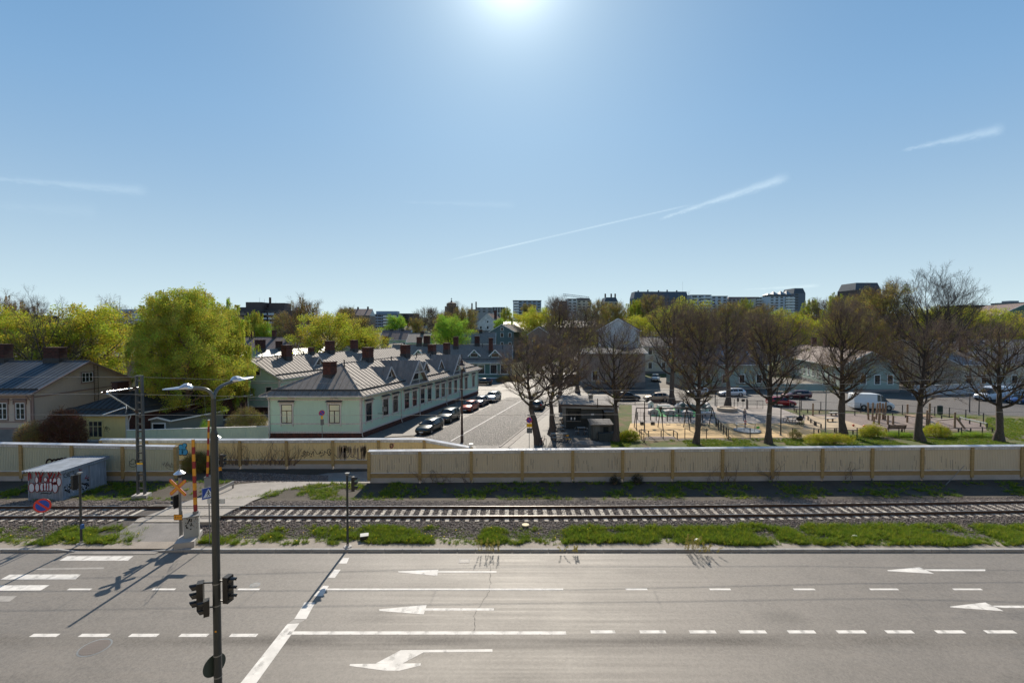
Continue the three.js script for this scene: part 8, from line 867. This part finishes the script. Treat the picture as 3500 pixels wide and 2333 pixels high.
  let my = 0; for (let i = 1; i < limbs.p.length; i += 3) my = Math.max(my, limbs.p[i]); o.top = my + (o.twigs === 0 ? 0.1 : 0.35) * (o.twig ?? 1); return root;
}
const vary = (a, b) => (r) => C(a[0] + (b[0] - a[0]) * r(), a[1] + (b[1] - a[1]) * r(), a[2] + (b[2] - a[2]) * r()), plain = vary([0.75, 0.75, 0.7], [1.25, 1.2, 1.2]);
const linden = (seed, o = {}) => ({ seed, H: 15, r: 0.42, fork: 0.27, n1: 20, n2: 8, n3: 5, R: 5.2, up0: 0.25, up1: 1.1, leader: 0.9, lowBias: 1.0, bulge: 0.35, crook: 0.28, nt: 1, twig: 1.0, kink: 0.5, leaf: { m: LF.olive, kind: 'fine', s: 0.2, n: 1, p: 0.3, col: plain }, ...o });
const PROTO = {
  bare: [linden(11), linden(12, { R: 4.8, crook: 0.35 }), linden(13, { R: 3.7, n1: 24, fork: 0.24 })], crooked: [linden(14, { crook: 0.55, R: 5.2, up0: 0.25, n1: 18, H: 12.5, fork: 0.34, leader: 0.8 }), linden(15, { crook: 0.5, R: 4.6, up0: 0.3, n1: 18, H: 12.5, fork: 0.36, leader: 0.8 })],
  elm: [{ seed: 21, H: 26, r: 0.62, fork: 0.16, n1: 12, n2: 8, n3: 4, R: 8.5, up0: 0.95, up1: 1.25, leader: 0.72, minW: 0.02, trop: 0.02, nt: 1, twig: 1.5, sp2: 0.62, kink: 0.22, lowBias: 1.6, bulge: 0.08, twigM: MT.twigGrey, bark: MT.barkDark }, { seed: 22, H: 25, r: 0.58, fork: 0.15, n1: 11, n2: 8, n3: 4, R: 9, up0: 0.85, up1: 1.2, leader: 0.7, minW: 0.02, trop: 0.0, nt: 1, twig: 1.5, sp2: 0.62, kink: 0.22, lowBias: 1.6, bulge: 0.08, lean: 0.12, twigM: MT.twigGrey, bark: MT.barkDark }],
};
const LEAFY = {
  maple: [31, 32].map((seed) => ({ seed, H: 12, r: 0.3, fork: 0.2, n1: 18, n2: 6, n3: 5, R: 4.6, up0: 0.2, up1: 1.1, leader: 0.8, twigs: 0, leaf: { m: LF.maple, kind: 'fine', s: 0.46, n: 2, col: plain }, bark: MT.barkDark })),
  green: [33].map((seed) => ({ seed, H: 12, r: 0.3, fork: 0.18, n1: 20, n2: 6, n3: 5, R: 4.2, up0: 0.2, up1: 1.1, leader: 0.85, twigs: 0, leaf: { m: LF.green, kind: 'fine', s: 0.5, n: 2, col: plain }, bark: MT.barkDark })),
  olive: [35, 36].map((seed) => ({ seed, H: 14, r: 0.32, fork: 0.2, n1: 20, n2: 6, n3: 6, R: 4.4, up0: 0.35, up1: 1.15, leader: 0.86, twig: 1.0, nt: 1, leaf: { m: LF.olive, kind: 'fine', s: 0.42, n: 2, p: 0.7, col: plain }, bark: MT.barkDark })),
  birchGreen: [{ seed: 37, H: 16, r: 0.2, fork: 0.15, n1: 26, n2: 5, n3: 4, R: 3.2, up0: 0.3, up1: 1.1, leader: 0.95, trop: 0.05, droop: 0.14, twigs: 0, leaf: { m: LF.birch, strand: 1, s: 1.3, n: 2, col: plain }, bark: MT.birchBark, wood: MT.twig }],
  bigBirch: [{ seed: 47, H: 17.5, r: 0.36, fork: 0.1, n1: 40, n2: 8, n3: 6, R: 5.3, up0: 0.3, up1: 1.2, leader: 0.92, tTop: 0.88, trop: 0.05, droop: 0.12, twigs: 0, leaf: { m: LF.birch, kind: 'fine', s: 0.42, n: 3, col: plain }, bark: MT.birchBark, wood: MT.twig }],
  birchBrown: [{ seed: 38, H: 18, r: 0.24, fork: 0.2, n1: 24, n2: 6, n3: 5, R: 4.6, up0: 0.4, up1: 1.1, leader: 0.92, trop: 0.06, droop: 0.16, twig: 1.2, nt: 1, leaf: { m: LF.brown, strand: 1, s: 1.4, n: 1, p: 0.8, col: plain }, bark: MT.birchBark, wood: MT.twig }],
  thin: [{ seed: 39, H: 16, r: 0.14, fork: 0.2, n1: 26, n2: 5, n3: 3, R: 2.1, up0: 0.5, up1: 1.0, leader: 0.97, trop: 0.04, droop: 0.1, twig: 0.8, nt: 1, leaf: { m: LF.olive, strand: 1, s: 0.8, n: 1, p: 0.5, col: plain }, bark: MT.bark }],
};
const PR = {}; const protoOf = (kind, i) => { const spec = (PROTO[kind] ?? LEAFY[kind]); const k = i % spec.length; PR[kind] ??= []; return [k, spec[k]]; };
const NAME = { bare: 'bare_tree', crooked: 'bare_tree', elm: 'bare_elm', maple: 'leafy_tree', green: 'leafy_tree', olive: 'budding_tree', birchGreen: 'birch_tree', bigBirch: 'birch_tree', birchBrown: 'birch_tree', thin: 'birch_tree' };
function plant(kind, i, p, topY, label, ry = 0, group, wide = 1) { const [k, spec] = protoOf(kind, i), h = Hgt(p, topY) - p[1]; let o; if (!PR[kind][k]) { o = PR[kind][k] = tree(NAME[kind], spec); } else { o = PR[kind][k].clone(); o.name = numbered(NAME[kind]); scene.add(o); } const s = h / spec.top; delete o.userData.group; o.position.set(p[0], p[1] - 0.05, p[2]); o.rotation.y = ry; o.scale.set(s * wide, s, s * wide); return tag(o, label, 'tree', group); }
{ // bare trees of the park and the street
  const L = [['crooked', 0, 1843, 1521, 1135, 'crooked bare tree nearest the wall beside the no-parking sign', 0.3, 1.1], ['crooked', 1, 1884, 1487, 1120, 'crooked bare tree beside the kiosk tables, second from the wall', 2.0, 1.0], ['bare', 2, 1919, 1419, 1018, 'tall bare tree left of the kiosk on the pavement', 1, 0.72], ['bare', 0, 1974, 1342, 1070, 'bare tree at the street fork behind the kiosk', 2.2, 1.0], ['bare', 1, 2104, 1508, 1078, 'thick bare tree in front of the kiosk shed', 4.1, 0.85], ['bare', 0, 2297, 1379, 1006, 'dense dark bare tree behind the toy town benches', 0.5, 1.0], ['bare', 2, 2378, 1517, 1040, 'bare tree in front of the swings with a thick straight trunk', 3.3, 0.85], ['bare', 1, 2488, 1389, 1029, 'bare tree growing behind the round sandbox', 5.2, 0.85], ['bare', 0, 2627, 1514, 1040, 'bare tree in front of the sand, right of the merry-go-round', 1.8, 0.85], ['bare', 2, 2886, 1485, 1020, 'forked bare tree in front of the white van', 0.2, 0.95], ['bare', 1, 3145, 1507, 1065, 'bare tree in front of the wooden play tower', 2.9, 0.95], ['bare', 0, 3416, 1507, 1072, 'bare tree on the lawn near the right edge', 4.4, 1.05]];
  for (const [k, i, x, y, t, l, ry, w] of L) plant(k, i, G(x, y), t, l, ry, undefined, w);
  const q = (x, d) => { const p = D(x, 1125, d); return [p[0], terrain(p[0], p[2]), p[2]]; };
  plant('elm', 0, q(3172, 100), 905, 'tall bare elm with fanning branches on the right skyline, left one', 0.4); plant('elm', 1, q(3272, 102), 928, 'tall bare elm leaning right on the right skyline', 0.1); plant('elm', 0, q(3225, 112), 940, 'bare elm between and behind the two tall elms', 2.4, undefined, 0.8);
  plant('elm', 1, q(168, 66), 985, 'bare fan-shaped tree rising above the yellow-green trees at left', 1.4, undefined, 0.8);
  // the big birch: three weeping stems
  const b = G(641, 1466); plant('bigBirch', 0, [b[0], 0, b[2]], 978, 'big drooping birch with white trunk and yellow-green leaves', 0);
  const c = q(556, 63); plant('birchGreen', 0, c, 985, 'birch standing left behind the big drooping birch', 2, undefined, 1.1); plant('birchGreen', 0, q(712, 66), 985, 'birch standing right behind the big drooping birch', 4, undefined, 1.35); plant('birchGreen', 0, q(765, 64), 1110, 'lower drooping birch at the right foot of the big birch', 1, undefined, 1.3);
  const B = [['maple', 15, 1045, 72, 'yellow-green maple at the left picture edge behind the beige house'], ['maple', 95, 1072, 70, 'yellow-green maple behind the left chimney of the beige house'], ['birchBrown', 55, 1000, 96, 'brownish birch on the far left skyline'], ['maple', 305, 1040, 76, 'bright yellow-green maple left of the thin birch'], ['maple', 235, 1085, 74, 'low yellow-green maple right behind the wide chimney'], ['thin', 402, 1004, 84, 'thin sparse birch between the maples and the big birch'], ['olive', 450, 1100, 100, 'olive budding tree behind the thin birch'],
    ['olive', 790, 1070, 175, 'olive budding tree left of the dark apartment block'], ['birchGreen', 868, 1054, 165, 'bright green pointed birch in front of the dark apartment block'], ['green', 838, 1102, 168, 'small green tree left of the pointed birch'], ['green', 912, 1100, 168, 'small green tree right of the pointed birch'], ['olive', 975, 1062, 160, 'brown-green tree between the dark block and the tall birch'], ['birchBrown', 1046, 1006, 122, 'tall brownish weeping birch above the mint roofs'], ['maple', 1134, 1068, 108, 'round bright yellow-green tree behind the mint roofs'], ['maple', 1245, 1108, 112, 'spreading yellow-green tree right of the round one'], ['olive', 1230, 1078, 150, 'brown-green tree behind the spreading one'], ['olive', 1182, 1046, 215, 'pale brown tree on the skyline right of the tall birch'],
    ['green', 1355, 1074, 235, 'round pale green tree below the low blue block'], ['olive', 1422, 1082, 215, 'olive tree between the chimneyed roofs'], ['bare', 1448, 1046, 240, 'bare tree on the skyline left of the pale green tree'], ['bare', 1478, 1050, 250, 'second bare tree on the skyline left of the cupola'], ['green', 1543, 1074, 150, 'large pale green tree behind the dark green house roof'], ['olive', 1590, 1046, 185, 'tall olive tree behind the large pale green one'], ['olive', 1515, 1062, 190, 'olive tree left of the tall olive tree'], ['bare', 1548, 1028, 330, 'bare crown round the cupola on the hill'], ['birchGreen', 1732, 1044, 290, 'pale birch right of the grey modern block'], ['olive', 1805, 1034, 300, 'brownish tree in front of the blue glass block'], ['maple', 1800, 1066, 200, 'yellow-green tree below the blue glass block'], ['maple', 1848, 1044, 185, 'yellow-green tree right of the blue glass block'], ['bare', 1895, 1014, 230, 'bare tree in front of the white and red block'], ['bare', 1998, 1034, 200, 'brown bare tree right of the white and red block'], ['olive', 2045, 1022, 240, 'olive tree left of the chimneyed roof on the hill'], ['olive', 2100, 1030, 220, 'olive tree above the white gable'], ['birchGreen', 2170, 1014, 255, 'green birch at the left end of the dark mansard block'], ['olive', 2222, 1000, 260, 'pointed olive tree in front of the dark mansard block'], ['maple', 2200, 1075, 150, 'yellow tree right of the white gable'], ['maple', 2345, 1014, 148, 'yellow-green crown below the white terrace block'], ['olive', 2300, 1035, 170, 'olive tree behind the dense dark bare tree'], ['olive', 2490, 1024, 150, 'olive crown behind the bare tree with the sandbox'], ['maple', 2430, 1070, 160, 'yellow-green tree left of the olive crown'], ['birchGreen', 2548, 1012, 250, 'slim green birch left of the angular block'], ['olive', 2600, 1036, 140, 'olive crown left of the angular block base'], ['maple', 2688, 1050, 145, 'yellow-green crown below the angular block'], ['olive', 2650, 1072, 150, 'brown-olive crown behind the red car'], ['birchGreen', 2776, 1012, 250, 'pale birch right of the angular block'], ['bare', 2815, 1016, 240, 'bare tree right of the angular block'], ['birchGreen', 2862, 994, 175, 'tall green birch left of the budding lime trees'], ['maple', 2782, 1086, 150, 'bright yellow tree above the brown roof at right'], ['olive', 2905, 1008, 150, 'olive tree behind the forked bare tree'], ['olive', 3030, 958, 112, 'tall budding tree left of the big elms'], ['olive', 2968, 990, 125, 'budding tree left of the tall budding one'], ['maple', 3165, 1046, 120, 'yellow-green maple behind the left elm'], ['maple', 3262, 1042, 122, 'yellow-green maple behind the right elm'], ['maple', 3335, 1052, 124, 'yellow-green maple right of the elms'], ['maple', 3090, 1080, 125, 'yellow-green maple left of the elms'], ['olive', 3382, 1080, 130, 'olive tree in front of the dark gable at right'], ['maple', 3430, 1066, 118, 'yellow-green maple near the right edge'], ['maple', 3500, 1084, 112, 'yellow-green maple cut by the right edge'], ['olive', 2985, 1085, 105, 'olive tree behind the sage gable house'], ['maple', 2860, 1095, 135, 'yellow-green maple behind the sage gable house roof']];
  B.forEach(([k, x, t, d, l], i) => plant(k, i, q(x, d), t, l, i * 1.7, undefined, k === 'maple' && x === 1134 ? 1.35 : k === 'maple' ? 1.25 : k === 'green' ? 1.15 : 1));
  // many like trees on the slope that nothing tells apart
  const rng = mulberry(88), kinds = ['olive', 'maple', 'birchGreen', 'olive', 'green', 'bare']; for (let i = 0; i < 74; i++) { const x = -200 + 3900 * (i + rng()) / 74, d = 215 + 260 * rng(), k = kinds[Math.floor(rng() * 6)], p = q(x, d); const tY = 1125 - F * (p[1] + 9 + 6 * rng() - CAM_H) / d; plant(k, Math.floor(rng() * 2), p, Math.max(tY, 1070 + 30 * rng() - (x > 2050 ? 14 : 0)), 'tree among the mixed trees on the far slope below the skyline blocks', rng() * 6, 'mixed trees on the far slope', 1.2); }
}
// ---------- bushes, weeds ----------
function bush(label, p, w, h, d, m, n, o = {}) { const t = thing('bush', label, 'bush', p), r = mulberry(o.seed ?? Math.round(p[0] * 10 + n)), st = new GB(), l = [[], []], tw = []; for (let i = 0; i < Math.max(5, n / 40); i++) { const a = r() * 6.28, k = Math.sqrt(r()), e = [Math.cos(a) * k * w / 2, h * (0.55 + 0.4 * r()) * (1 - 0.5 * k * k), Math.sin(a) * k * d / 2]; st.tube([[e[0] * 0.15, 0, e[2] * 0.15], [e[0] * 0.6, e[1] * 0.55, e[2] * 0.6], e], [0.03, 0.02, 0.006], 4, false); const q = quatDir([e[0] * 0.4, h * 0.6, e[2] * 0.4], r() * 6); tw.push([e[0] * 0.7, e[1] * 0.6, e[2] * 0.7, q.x, q.y, q.z, 0.5 * h * (0.6 + 0.6 * r())]); } for (let i = 0; i < n; i++) { const a = r() * 6.28, k = Math.pow(r(), 0.55), f = o.flat ?? 0.5, bump = 0.8 + 0.4 * vn(a / 6.283, 0.2, 7, n); const y = h * bump * (0.10 + 0.9 * Math.pow(r(), 0.7)) * (1 - f * k * k); l[i & 1].push([Math.cos(a) * k * w / 2 * bump, y, Math.sin(a) * k * d / 2 * bump, r() * 6, r() * 6, r() * 6, (o.s ?? 0.22) * (0.6 + 0.8 * r()), plain(r)]); } put('stems', st, MT.twig, t); inst('twigs', SPRAY[0], MT.twig, tw, t); l.forEach((q, i) => q.length && inst('foliage', CLUMP.fine[i], m, q, t)); return t; }
{
  const g = (x, d) => { const p = D(x, 1125, d); return [p[0], 0, p[2]]; };
  bush('reddish-purple bush behind the left wall in front of the beige house', g(208, 46.5), 3.9, 4.1, 2.6, LF.purple, 1500, { s: 0.26, flat: 0.35 }); bush('brown-gold bush left of the purple one behind the left wall', g(100, 46), 3.0, 3.2, 2.2, LF.brown, 900, { s: 0.22, flat: 0.4 });
  bush('dark green and yellow bush between the left wall end and the yellow wall', g(672, 39.9), 2.9, 1.75, 1.2, LF.bush, 900, { s: 0.16 }); bush('budding bush in the yard left of the mint corner house', g(842, 53.5), 4.6, 3.3, 3, LF.bush, 900, { s: 0.22, flat: 0.4 }); bush('low green plant behind the mint fence under the birch', g(695, 51), 1.0, 2.3, 0.8, LF.green, 160, { s: 0.2 });
  bush('green-yellow forsythia bush right of the kiosk shed', g(2150, 51.2), 2.4, 1.25, 1.4, leaf(0.30, 0.34, 0.02), 700, { s: 0.15 }); bush('twiggy pale bush in front of the bark bed', g(2205, 50.5), 1.0, 1.1, 0.8, LF.dry, 90, { s: 0.08 }); bush('small twiggy bush in front of the bollards', g(2494, 52), 1.1, 0.9, 0.8, LF.dry, 60, { s: 0.07 }); bush('small yellow-green bush in front of the dark lamp post', g(2724, 52.0), 1.4, 1.1, 1, LF.bush, 200, { s: 0.14 });
  bush('wide low yellow-green shrub behind the long wall under the forked tree', g(2842, 49.8), 5.4, 1.15, 1.3, LF.maple, 900, { s: 0.15, flat: 0.3 }); bush('yellow-green bush left of the slatted bench', g(2985, 53), 3.0, 1.55, 1.6, LF.maple, 600, { s: 0.16 }); bush('yellow-green bush right of the play tower trunk', g(3211, 53), 3.4, 1.6, 1.6, LF.maple, 650, { s: 0.16 }); bush('brown bush in front of the dark green house', g(1740, 108), 7, 1.7, 2, LF.brown, 500, { s: 0.3 });
  for (const [x, w, l] of [[3070, 4.6, 'low green planting between the two yellow-green bushes'], [3330, 5.0, 'low green planting right of the yellow-green bushes']]) bush(l, g(x, 53), w, 0.55, 0.8, LF.green, 420, { s: 0.13, flat: 0.2 });
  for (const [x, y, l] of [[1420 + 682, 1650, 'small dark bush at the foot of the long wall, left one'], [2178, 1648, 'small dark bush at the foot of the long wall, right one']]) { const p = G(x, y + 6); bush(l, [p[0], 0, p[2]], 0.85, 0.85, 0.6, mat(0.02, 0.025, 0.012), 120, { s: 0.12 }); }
  for (const [x, y, n, h, l] of [[1672, 1884, 9, 0.85, 'leggy weed stems leaning over the kerb near the drain grate'], [1945, 1886, 6, 0.55, 'short leggy weeds over the kerb right of the drain grate'], [2372, 1878, 11, 0.95, 'brown dry weed stalks in the grass strip'], [2420, 1886, 7, 0.6, 'leggy weeds over the kerb by the dry stalks']]) { const p = G(x, y, 0.13), t = thing('weed', l, 'weed', p), r = mulberry(x), st = new GB(), lv = []; for (let i = 0; i < n; i++) { const bx = 1.1 * (r() - 0.5), hh = h * (0.6 + 0.5 * r()), dx = 0.5 * (r() - 0.5), dz = 0.15 + 0.3 * r(), q = [[bx, 0, 0.2 * (r() - 0.5)], [bx + dx * 0.4, hh * 0.6, dz * 0.4], [bx + dx, hh, dz]]; st.tube(q, [0.008, 0.006, 0.003], 4, false); for (let k = 1; k < 9; k++) { const c = k < 5 ? lerp3(q[0], q[1], k / 5) : lerp3(q[1], q[2], (k - 4) / 5); lv.push([...c, r() * 6, r() * 6, r() * 6, 0.07]); } } put('stems', st, MT.twig, t); inst('foliage', CLUMP.coarse[0], LF.olive, lv, t); }
}
// ---------- blocks on the skyline ----------
function block(label, sx0, sx1, topY, dep, o = {}) {
  const a = D(sx0, 1125, dep), b = D(sx1, 1125, dep), W = b[0] - a[0], y0 = Math.max(0, terrain((a[0] + b[0]) / 2, -dep) - 2), top = Hgt([0, 0, -dep], topY), H = top - y0, Dp = o.D ?? 14, t = thing(o.name ?? 'apartment_block', label, 'building', [a[0], y0, -dep], o.group, o.ry ?? 0), fl = o.fl ?? Math.max(2, Math.round(H / 3)), fh = H / fl, wm = o.wall ?? MT.grey, n = o.n ?? Math.max(2, Math.round(W / 4));
  put('wall', new GB().box([W / 2, H / 2, -Dp / 2], [W, H, Dp]), wm, t); if (o.roof !== 0) put('roof', o.mansard ? (() => { const g = new GB(), h = o.mansard, e = 1.2, q = [[0, H, 0], [W, H, 0], [W, H, -Dp], [0, H, -Dp]], p = [[e, H + h, -e], [W - e, H + h, -e], [W - e, H + h, -Dp + e], [e, H + h, -Dp + e]]; for (let i = 0; i < 4; i++) g.quad(q[i], q[(i + 1) % 4], p[(i + 1) % 4], p[i]); g.poly(p); return g; })() : new GB().box([W / 2, H + 0.12, -Dp / 2], [W + 0.6, 0.3, Dp + 0.6]), o.roofM ?? MT.roofDark, t);
  const ww = (W / n) * (o.ww ?? 0.5), wg = new GB().box([0, 0, 0], [ww, fh * (o.wh ?? 0.5), 0.12]).geo(), fg = new GB().box([0, 0, 0], [ww + 0.3, fh * (o.wh ?? 0.5) + 0.3, 0.08]).geo(); for (let f = o.f0 ?? Math.max(0, fl - 5); f < fl; f++) for (let i = 0; i < n; i++) { if (o.skip?.(i, f)) continue; const w = put('window', fg, o.trim ?? wm, t); w.position.set(W * (i + 0.5) / n, fh * (f + 0.55), 0.03); const p = put('pane', wg, MT.glass, w); p.position.set(0, 0, 0.04); }
  if (o.balc) for (let f = o.f0 ?? Math.max(0, fl - 4); f < fl; f++) for (const [x0, x1] of o.balc) { const g = new GB(); g.box([W * (x0 + x1) / 2, fh * f + 0.1, 0.9], [W * (x1 - x0), 0.18, 1.8]).box([W * (x0 + x1) / 2, fh * f + 0.65, 1.78], [W * (x1 - x0), 0.95, 0.06]); put('balcony', g, o.balM ?? MT.trimW, t); }
  for (const [x, w, h, d] of o.top ?? []) put('roof_house', new GB().box([W * x, H + h / 2, -Dp / 2], [w, h, d ?? 6]), o.topM ?? wm, t);
  for (const [x, h] of o.chim ?? []) put('chimney', new GB().box([W * x, H + (o.mansard ?? 0) + h / 2, -Dp / 2], [0.9, h, 0.9]), MT.brickDark, t); for (const [x, h] of o.mast ?? []) put('antenna', new GB().cyl([W * x, H, -Dp / 2], [W * x, H + h, -Dp / 2], 0.06, 0.04, 5), MT.black, t);
  if (o.side) { const sw = new GB().box([0, 0, 0], [0.1, fh * 0.5, 1.4]).geo(); for (let f = Math.max(0, fl - 5); f < fl; f++) for (let i = 0; i < 3; i++) { const p = put('window', sw, MT.glass, t); p.position.set(o.side > 0 ? W + 0.02 : -0.02, fh * (f + 0.55), -Dp * (i + 0.5) / 3); } } return t;
}
{
  const dk = wall(0.085, 0.06, 0.055, null), blueG = wall(0.30, 0.36, 0.42, null), wh = wall(0.55, 0.58, 0.62, null);
  block('dark brown stepped apartment block on the left skyline, left wing', 805, 890, 1062, 260, { wall: dk, fl: 8, n: 5, ww: 0.6, balc: [[0.1, 0.5], [0.6, 0.95]], balM: MT.brown, top: [[0.62, 9, 5, 8], [0.35, 12, 2.2, 7]], mast: [[0.7, 8], [0.9, 7]] });
  block('dark brown stepped apartment block on the left skyline, right wing', 892, 992, 1062, 264, { wall: dk, fl: 8, n: 6, ww: 0.6, balc: [[0.05, 0.25], [0.3, 0.5]], balM: wh, top: [[0.45, 9, 4.6, 8], [0.2, 5, 2.2, 7]], chim: [[0.1, 8]], mast: [[0.3, 6]] });
  block('low dark annex left of the dark stepped block', 758, 804, 1060, 262, { wall: dk, fl: 8, n: 2 });
  block('long white terraced block behind the thin birch on the left skyline', 338, 490, 1066, 300, { wall: wh, fl: 8, n: 9, ww: 0.8, wh: 0.35, balc: [[0.3, 0.65], [0.7, 1]], top: [[0.6, 14, 2, 5]] });
  block('brown low block at the far left skyline behind trees', -20, 110, 1078, 240, { wall: dk, fl: 6, n: 6 }); block('dark glass block between the trees left of the thin birch', 262, 340, 1066, 310, { wall: blueG, fl: 8, n: 5 });
  { const t = block('long pale block with tiled gable roof on the skyline right of the tall birch', 1150, 1262, 1078, 300, { wall: MT.brown, fl: 6, n: 8, roof: 0, chim: [[0.3, 5.5], [0.55, 5.8], [0.86, 6]] }); const W = D(1262, 1125, 300)[0] - D(1150, 1125, 300)[0], H = Hgt([0, 0, -300], 1078) - t.position.y, g = new GB(); slope(t, [[-0.4, H, 0.5], [W + 0.4, H, 0.5], [W + 0.4, H + 4.5, -7], [-0.4, H + 4.5, -7]].map((p) => add(p, t.position.toArray())), [1, 0, 0], 2.5, MT.roofRed, 0); put('gable', new GB().poly([[W, H, 0], [W, H, -14], [W, H + 4.4, -7]]), MT.white, t); }
  block('low blue-grey block with ribbon windows on the skyline left of centre', 1262, 1362, 1074, 330, { wall: blueG, fl: 7, n: 7, ww: 0.85, wh: 0.4, top: [[0.55, 15, 2.4, 7]], balc: [[0.5, 0.95]] }); block('dark flat block behind the pale green tree left of centre', 1362, 1420, 1072, 345, { wall: dk, fl: 7, n: 4 });
  block('grey modern block with white window frames on the centre skyline', 1628, 1682, 1050, 330, { wall: MT.grey, fl: 9, n: 3, skip: (i, f) => f < 7, side: 1, roof: 0 }); block('white-framed glass end of the grey modern block on the centre skyline', 1683, 1727, 1049, 328, { wall: MT.white, fl: 4, n: 5, ww: 0.72, wh: 0.82, f0: 0, roof: 0 }); block('pale old building with tall chimney left of the grey modern block', 1600, 1626, 1058, 332, { wall: MT.white, fl: 6, n: 2, chim: [[0.4, 5], [0.95, 6]] });
  block('blue glass corner block right of centre on the skyline', 1754, 1850, 1027, 350, { wall: blueG, fl: 11, n: 6, ww: 0.6, f0: 4, balc: [[0.02, 0.2]], mast: [[0.1, 1.5], [0.5, 1.5]] });
  block('white and red-brown block below the crane jib', 1940, 1972, 1021, 360, { wall: MT.white, fl: 10, n: 2, ww: 0.6, f0: 5 }); block('red-brown wing left of the white block below the crane jib', 1916, 1940, 1029, 362, { wall: MT.roofRed, fl: 10, n: 1, f0: 6 }); block('brown-topped wing right of the white block below the crane jib', 1972, 2020, 1026, 364, { wall: MT.cream, fl: 10, n: 3, f0: 6, top: [[0.5, 10, 2, 6]], topM: MT.brown });
  { const a = D(1924, 1010, 370), b = D(2014, 1021, 370), o = thing('tower_crane', 'grey crane jib on the skyline above the white and red-brown block', 'crane', [b[0], 0, b[2]]), p0 = sub(a, [b[0], 0, b[2]]), p1 = sub(b, [b[0], 0, b[2]]); const j = new GB(); for (const dy of [0, 1.5]) j.beam(add(p0, [0, dy, 0]), add(p1, [0, dy, 0]), 0.3, 0.25); put('jib', j, MT.galv, o); const lc = new GB(); for (let i = 0; i < 15; i++) { const q = lerp3(p0, p1, i / 15), e = lerp3(p0, p1, (i + 0.5) / 15); lc.beam(q, add(e, [0, 1.5, 0]), 0.14, 0.14).beam(add(e, [0, 1.5, 0]), lerp3(p0, p1, (i + 1) / 15), 0.14, 0.14); } put('lacing', lc, MT.galv, o); put('mast', new GB().box([0, p1[1] / 2, 0], [1.2, p1[1], 1.2]), MT.galv, o); }
  { const t = block('small chimneyed house on the hilltop right of the crane', 2066, 2112, 1030, 330, { wall: MT.cream, fl: 6, n: 3, mansard: 3, chim: [[0.2, 3], [0.65, 3], [0.95, 3]] }); }
  block('long dark blue mansard block on the right-centre skyline', 2166, 2352, 1018, 400, { wall: wall(0.10, 0.12, 0.15, null), fl: 9, n: 12, ww: 0.5, f0: 6, mansard: 5.5, roofM: wall(0.09, 0.11, 0.14, null), chim: [[0.12, 1.5], [0.3, 2], [0.5, 1.5], [0.66, 2], [0.84, 1.6]], mast: [[0.95, 15]] });
  block('white terraced block right of the dark mansard block', 2362, 2430, 1008, 390, { wall: wh, fl: 10, n: 3, ww: 0.7, f0: 5, balc: [[0.45, 1]] }); block('lower white wing right of the white terraced block', 2430, 2486, 1012, 392, { wall: wh, fl: 10, n: 3, f0: 5 }); block('long low block with brown roof left of the angular block', 2488, 2600, 1022, 400, { wall: MT.grey, fl: 9, n: 8, f0: 6, mansard: 2, roofM: MT.roofRed });
  { const t = block('blue-white angular block with folded roof on the right skyline', 2630, 2712, 1012, 360, { wall: wh, fl: 11, n: 5, f0: 4, balc: [[0.62, 1]], ww: 0.55, D: 18 }); const W = D(2712, 1125, 360)[0] - D(2630, 1125, 360)[0], H = Hgt([0, 0, -360], 1012) - t.position.y, g = new GB(), pk = [[0.06, 2.6], [0.3, 4.2], [0.38, 2.8], [0.6, 4.6], [0.7, 3.4], [0.85, 5.0]]; for (const [x, h] of pk) { const q = [[W * x - 2.2, H + 1.2, -1], [W * x + 2.2, H + 1.2, -1], [W * x + 2.2, H + 1.2, -9], [W * x - 2.2, H + 1.2, -9]], a = [W * x, H + h, -5]; for (let i = 0; i < 4; i++) g.poly([q[i], q[(i + 1) % 4], a]); } put('folded_roof', g, MT.roofPaleGlare, t); put('penthouse', new GB().box([W * 0.5, H + 0.9, -7], [W * 0.9, 1.7, 10]), MT.roofDark, t); }
  block('dark end tower of the angular block on the right skyline', 2712, 2752, 1002, 362, { wall: wall(0.14, 0.16, 0.19, null), fl: 12, n: 2, f0: 6, mansard: 4, roofM: MT.roofDark, D: 16, skip: (i) => i === 1 }); block('long balcony wing left of the angular block', 2582, 2632, 1018, 372, { wall: MT.cream, fl: 10, n: 4, f0: 5, ww: 0.7, balc: [[0, 1]] });
  block('dark round-roofed block behind the tall budding tree', 2922, 3010, 990, 260, { wall: dk, fl: 8, n: 4, f0: 6, mansard: 4, roofM: MT.roofDark }); block('dark flat block behind the right elm', 3290, 3400, 1044, 250, { wall: dk, fl: 6, n: 5, f0: 4 }); block('white terrace block at the right edge of the skyline', 3462, 3560, 1034, 300, { wall: MT.grey, fl: 8, n: 4, f0: 5, ww: 0.7, balc: [[0.1, 0.9]], top: [[0.3, 6, 1.5, 5]] });
  { const p = D(1543, 1047, 420), o = thing('church_cupola', 'small dark cupola with cross on the hill left of the grey modern block', 'cupola', [p[0], 0, p[2]]); put('drum', new GB().lathe([0, 0, 0], [[6, 0], [6, p[1]], [4.2, p[1] + 0.2], [4.2, p[1] + 1.6]], 12), MT.brown, o); put('dome', new GB().lathe([0, p[1] + 1.6, 0], [[4.6, 0], [4, 1.2], [2, 2.2], [0.8, 2.6], [0.7, 3.6], [0.2, 4]], 12), MT.roofBlack, o); put('cross', new GB().box([0, p[1] + 6.4, 0], [0.35, 2.6, 0.35]).box([0, p[1] + 6.7, 0], [1.5, 0.35, 0.3]), MT.black, o); }
}
renderer.render(scene, camera);
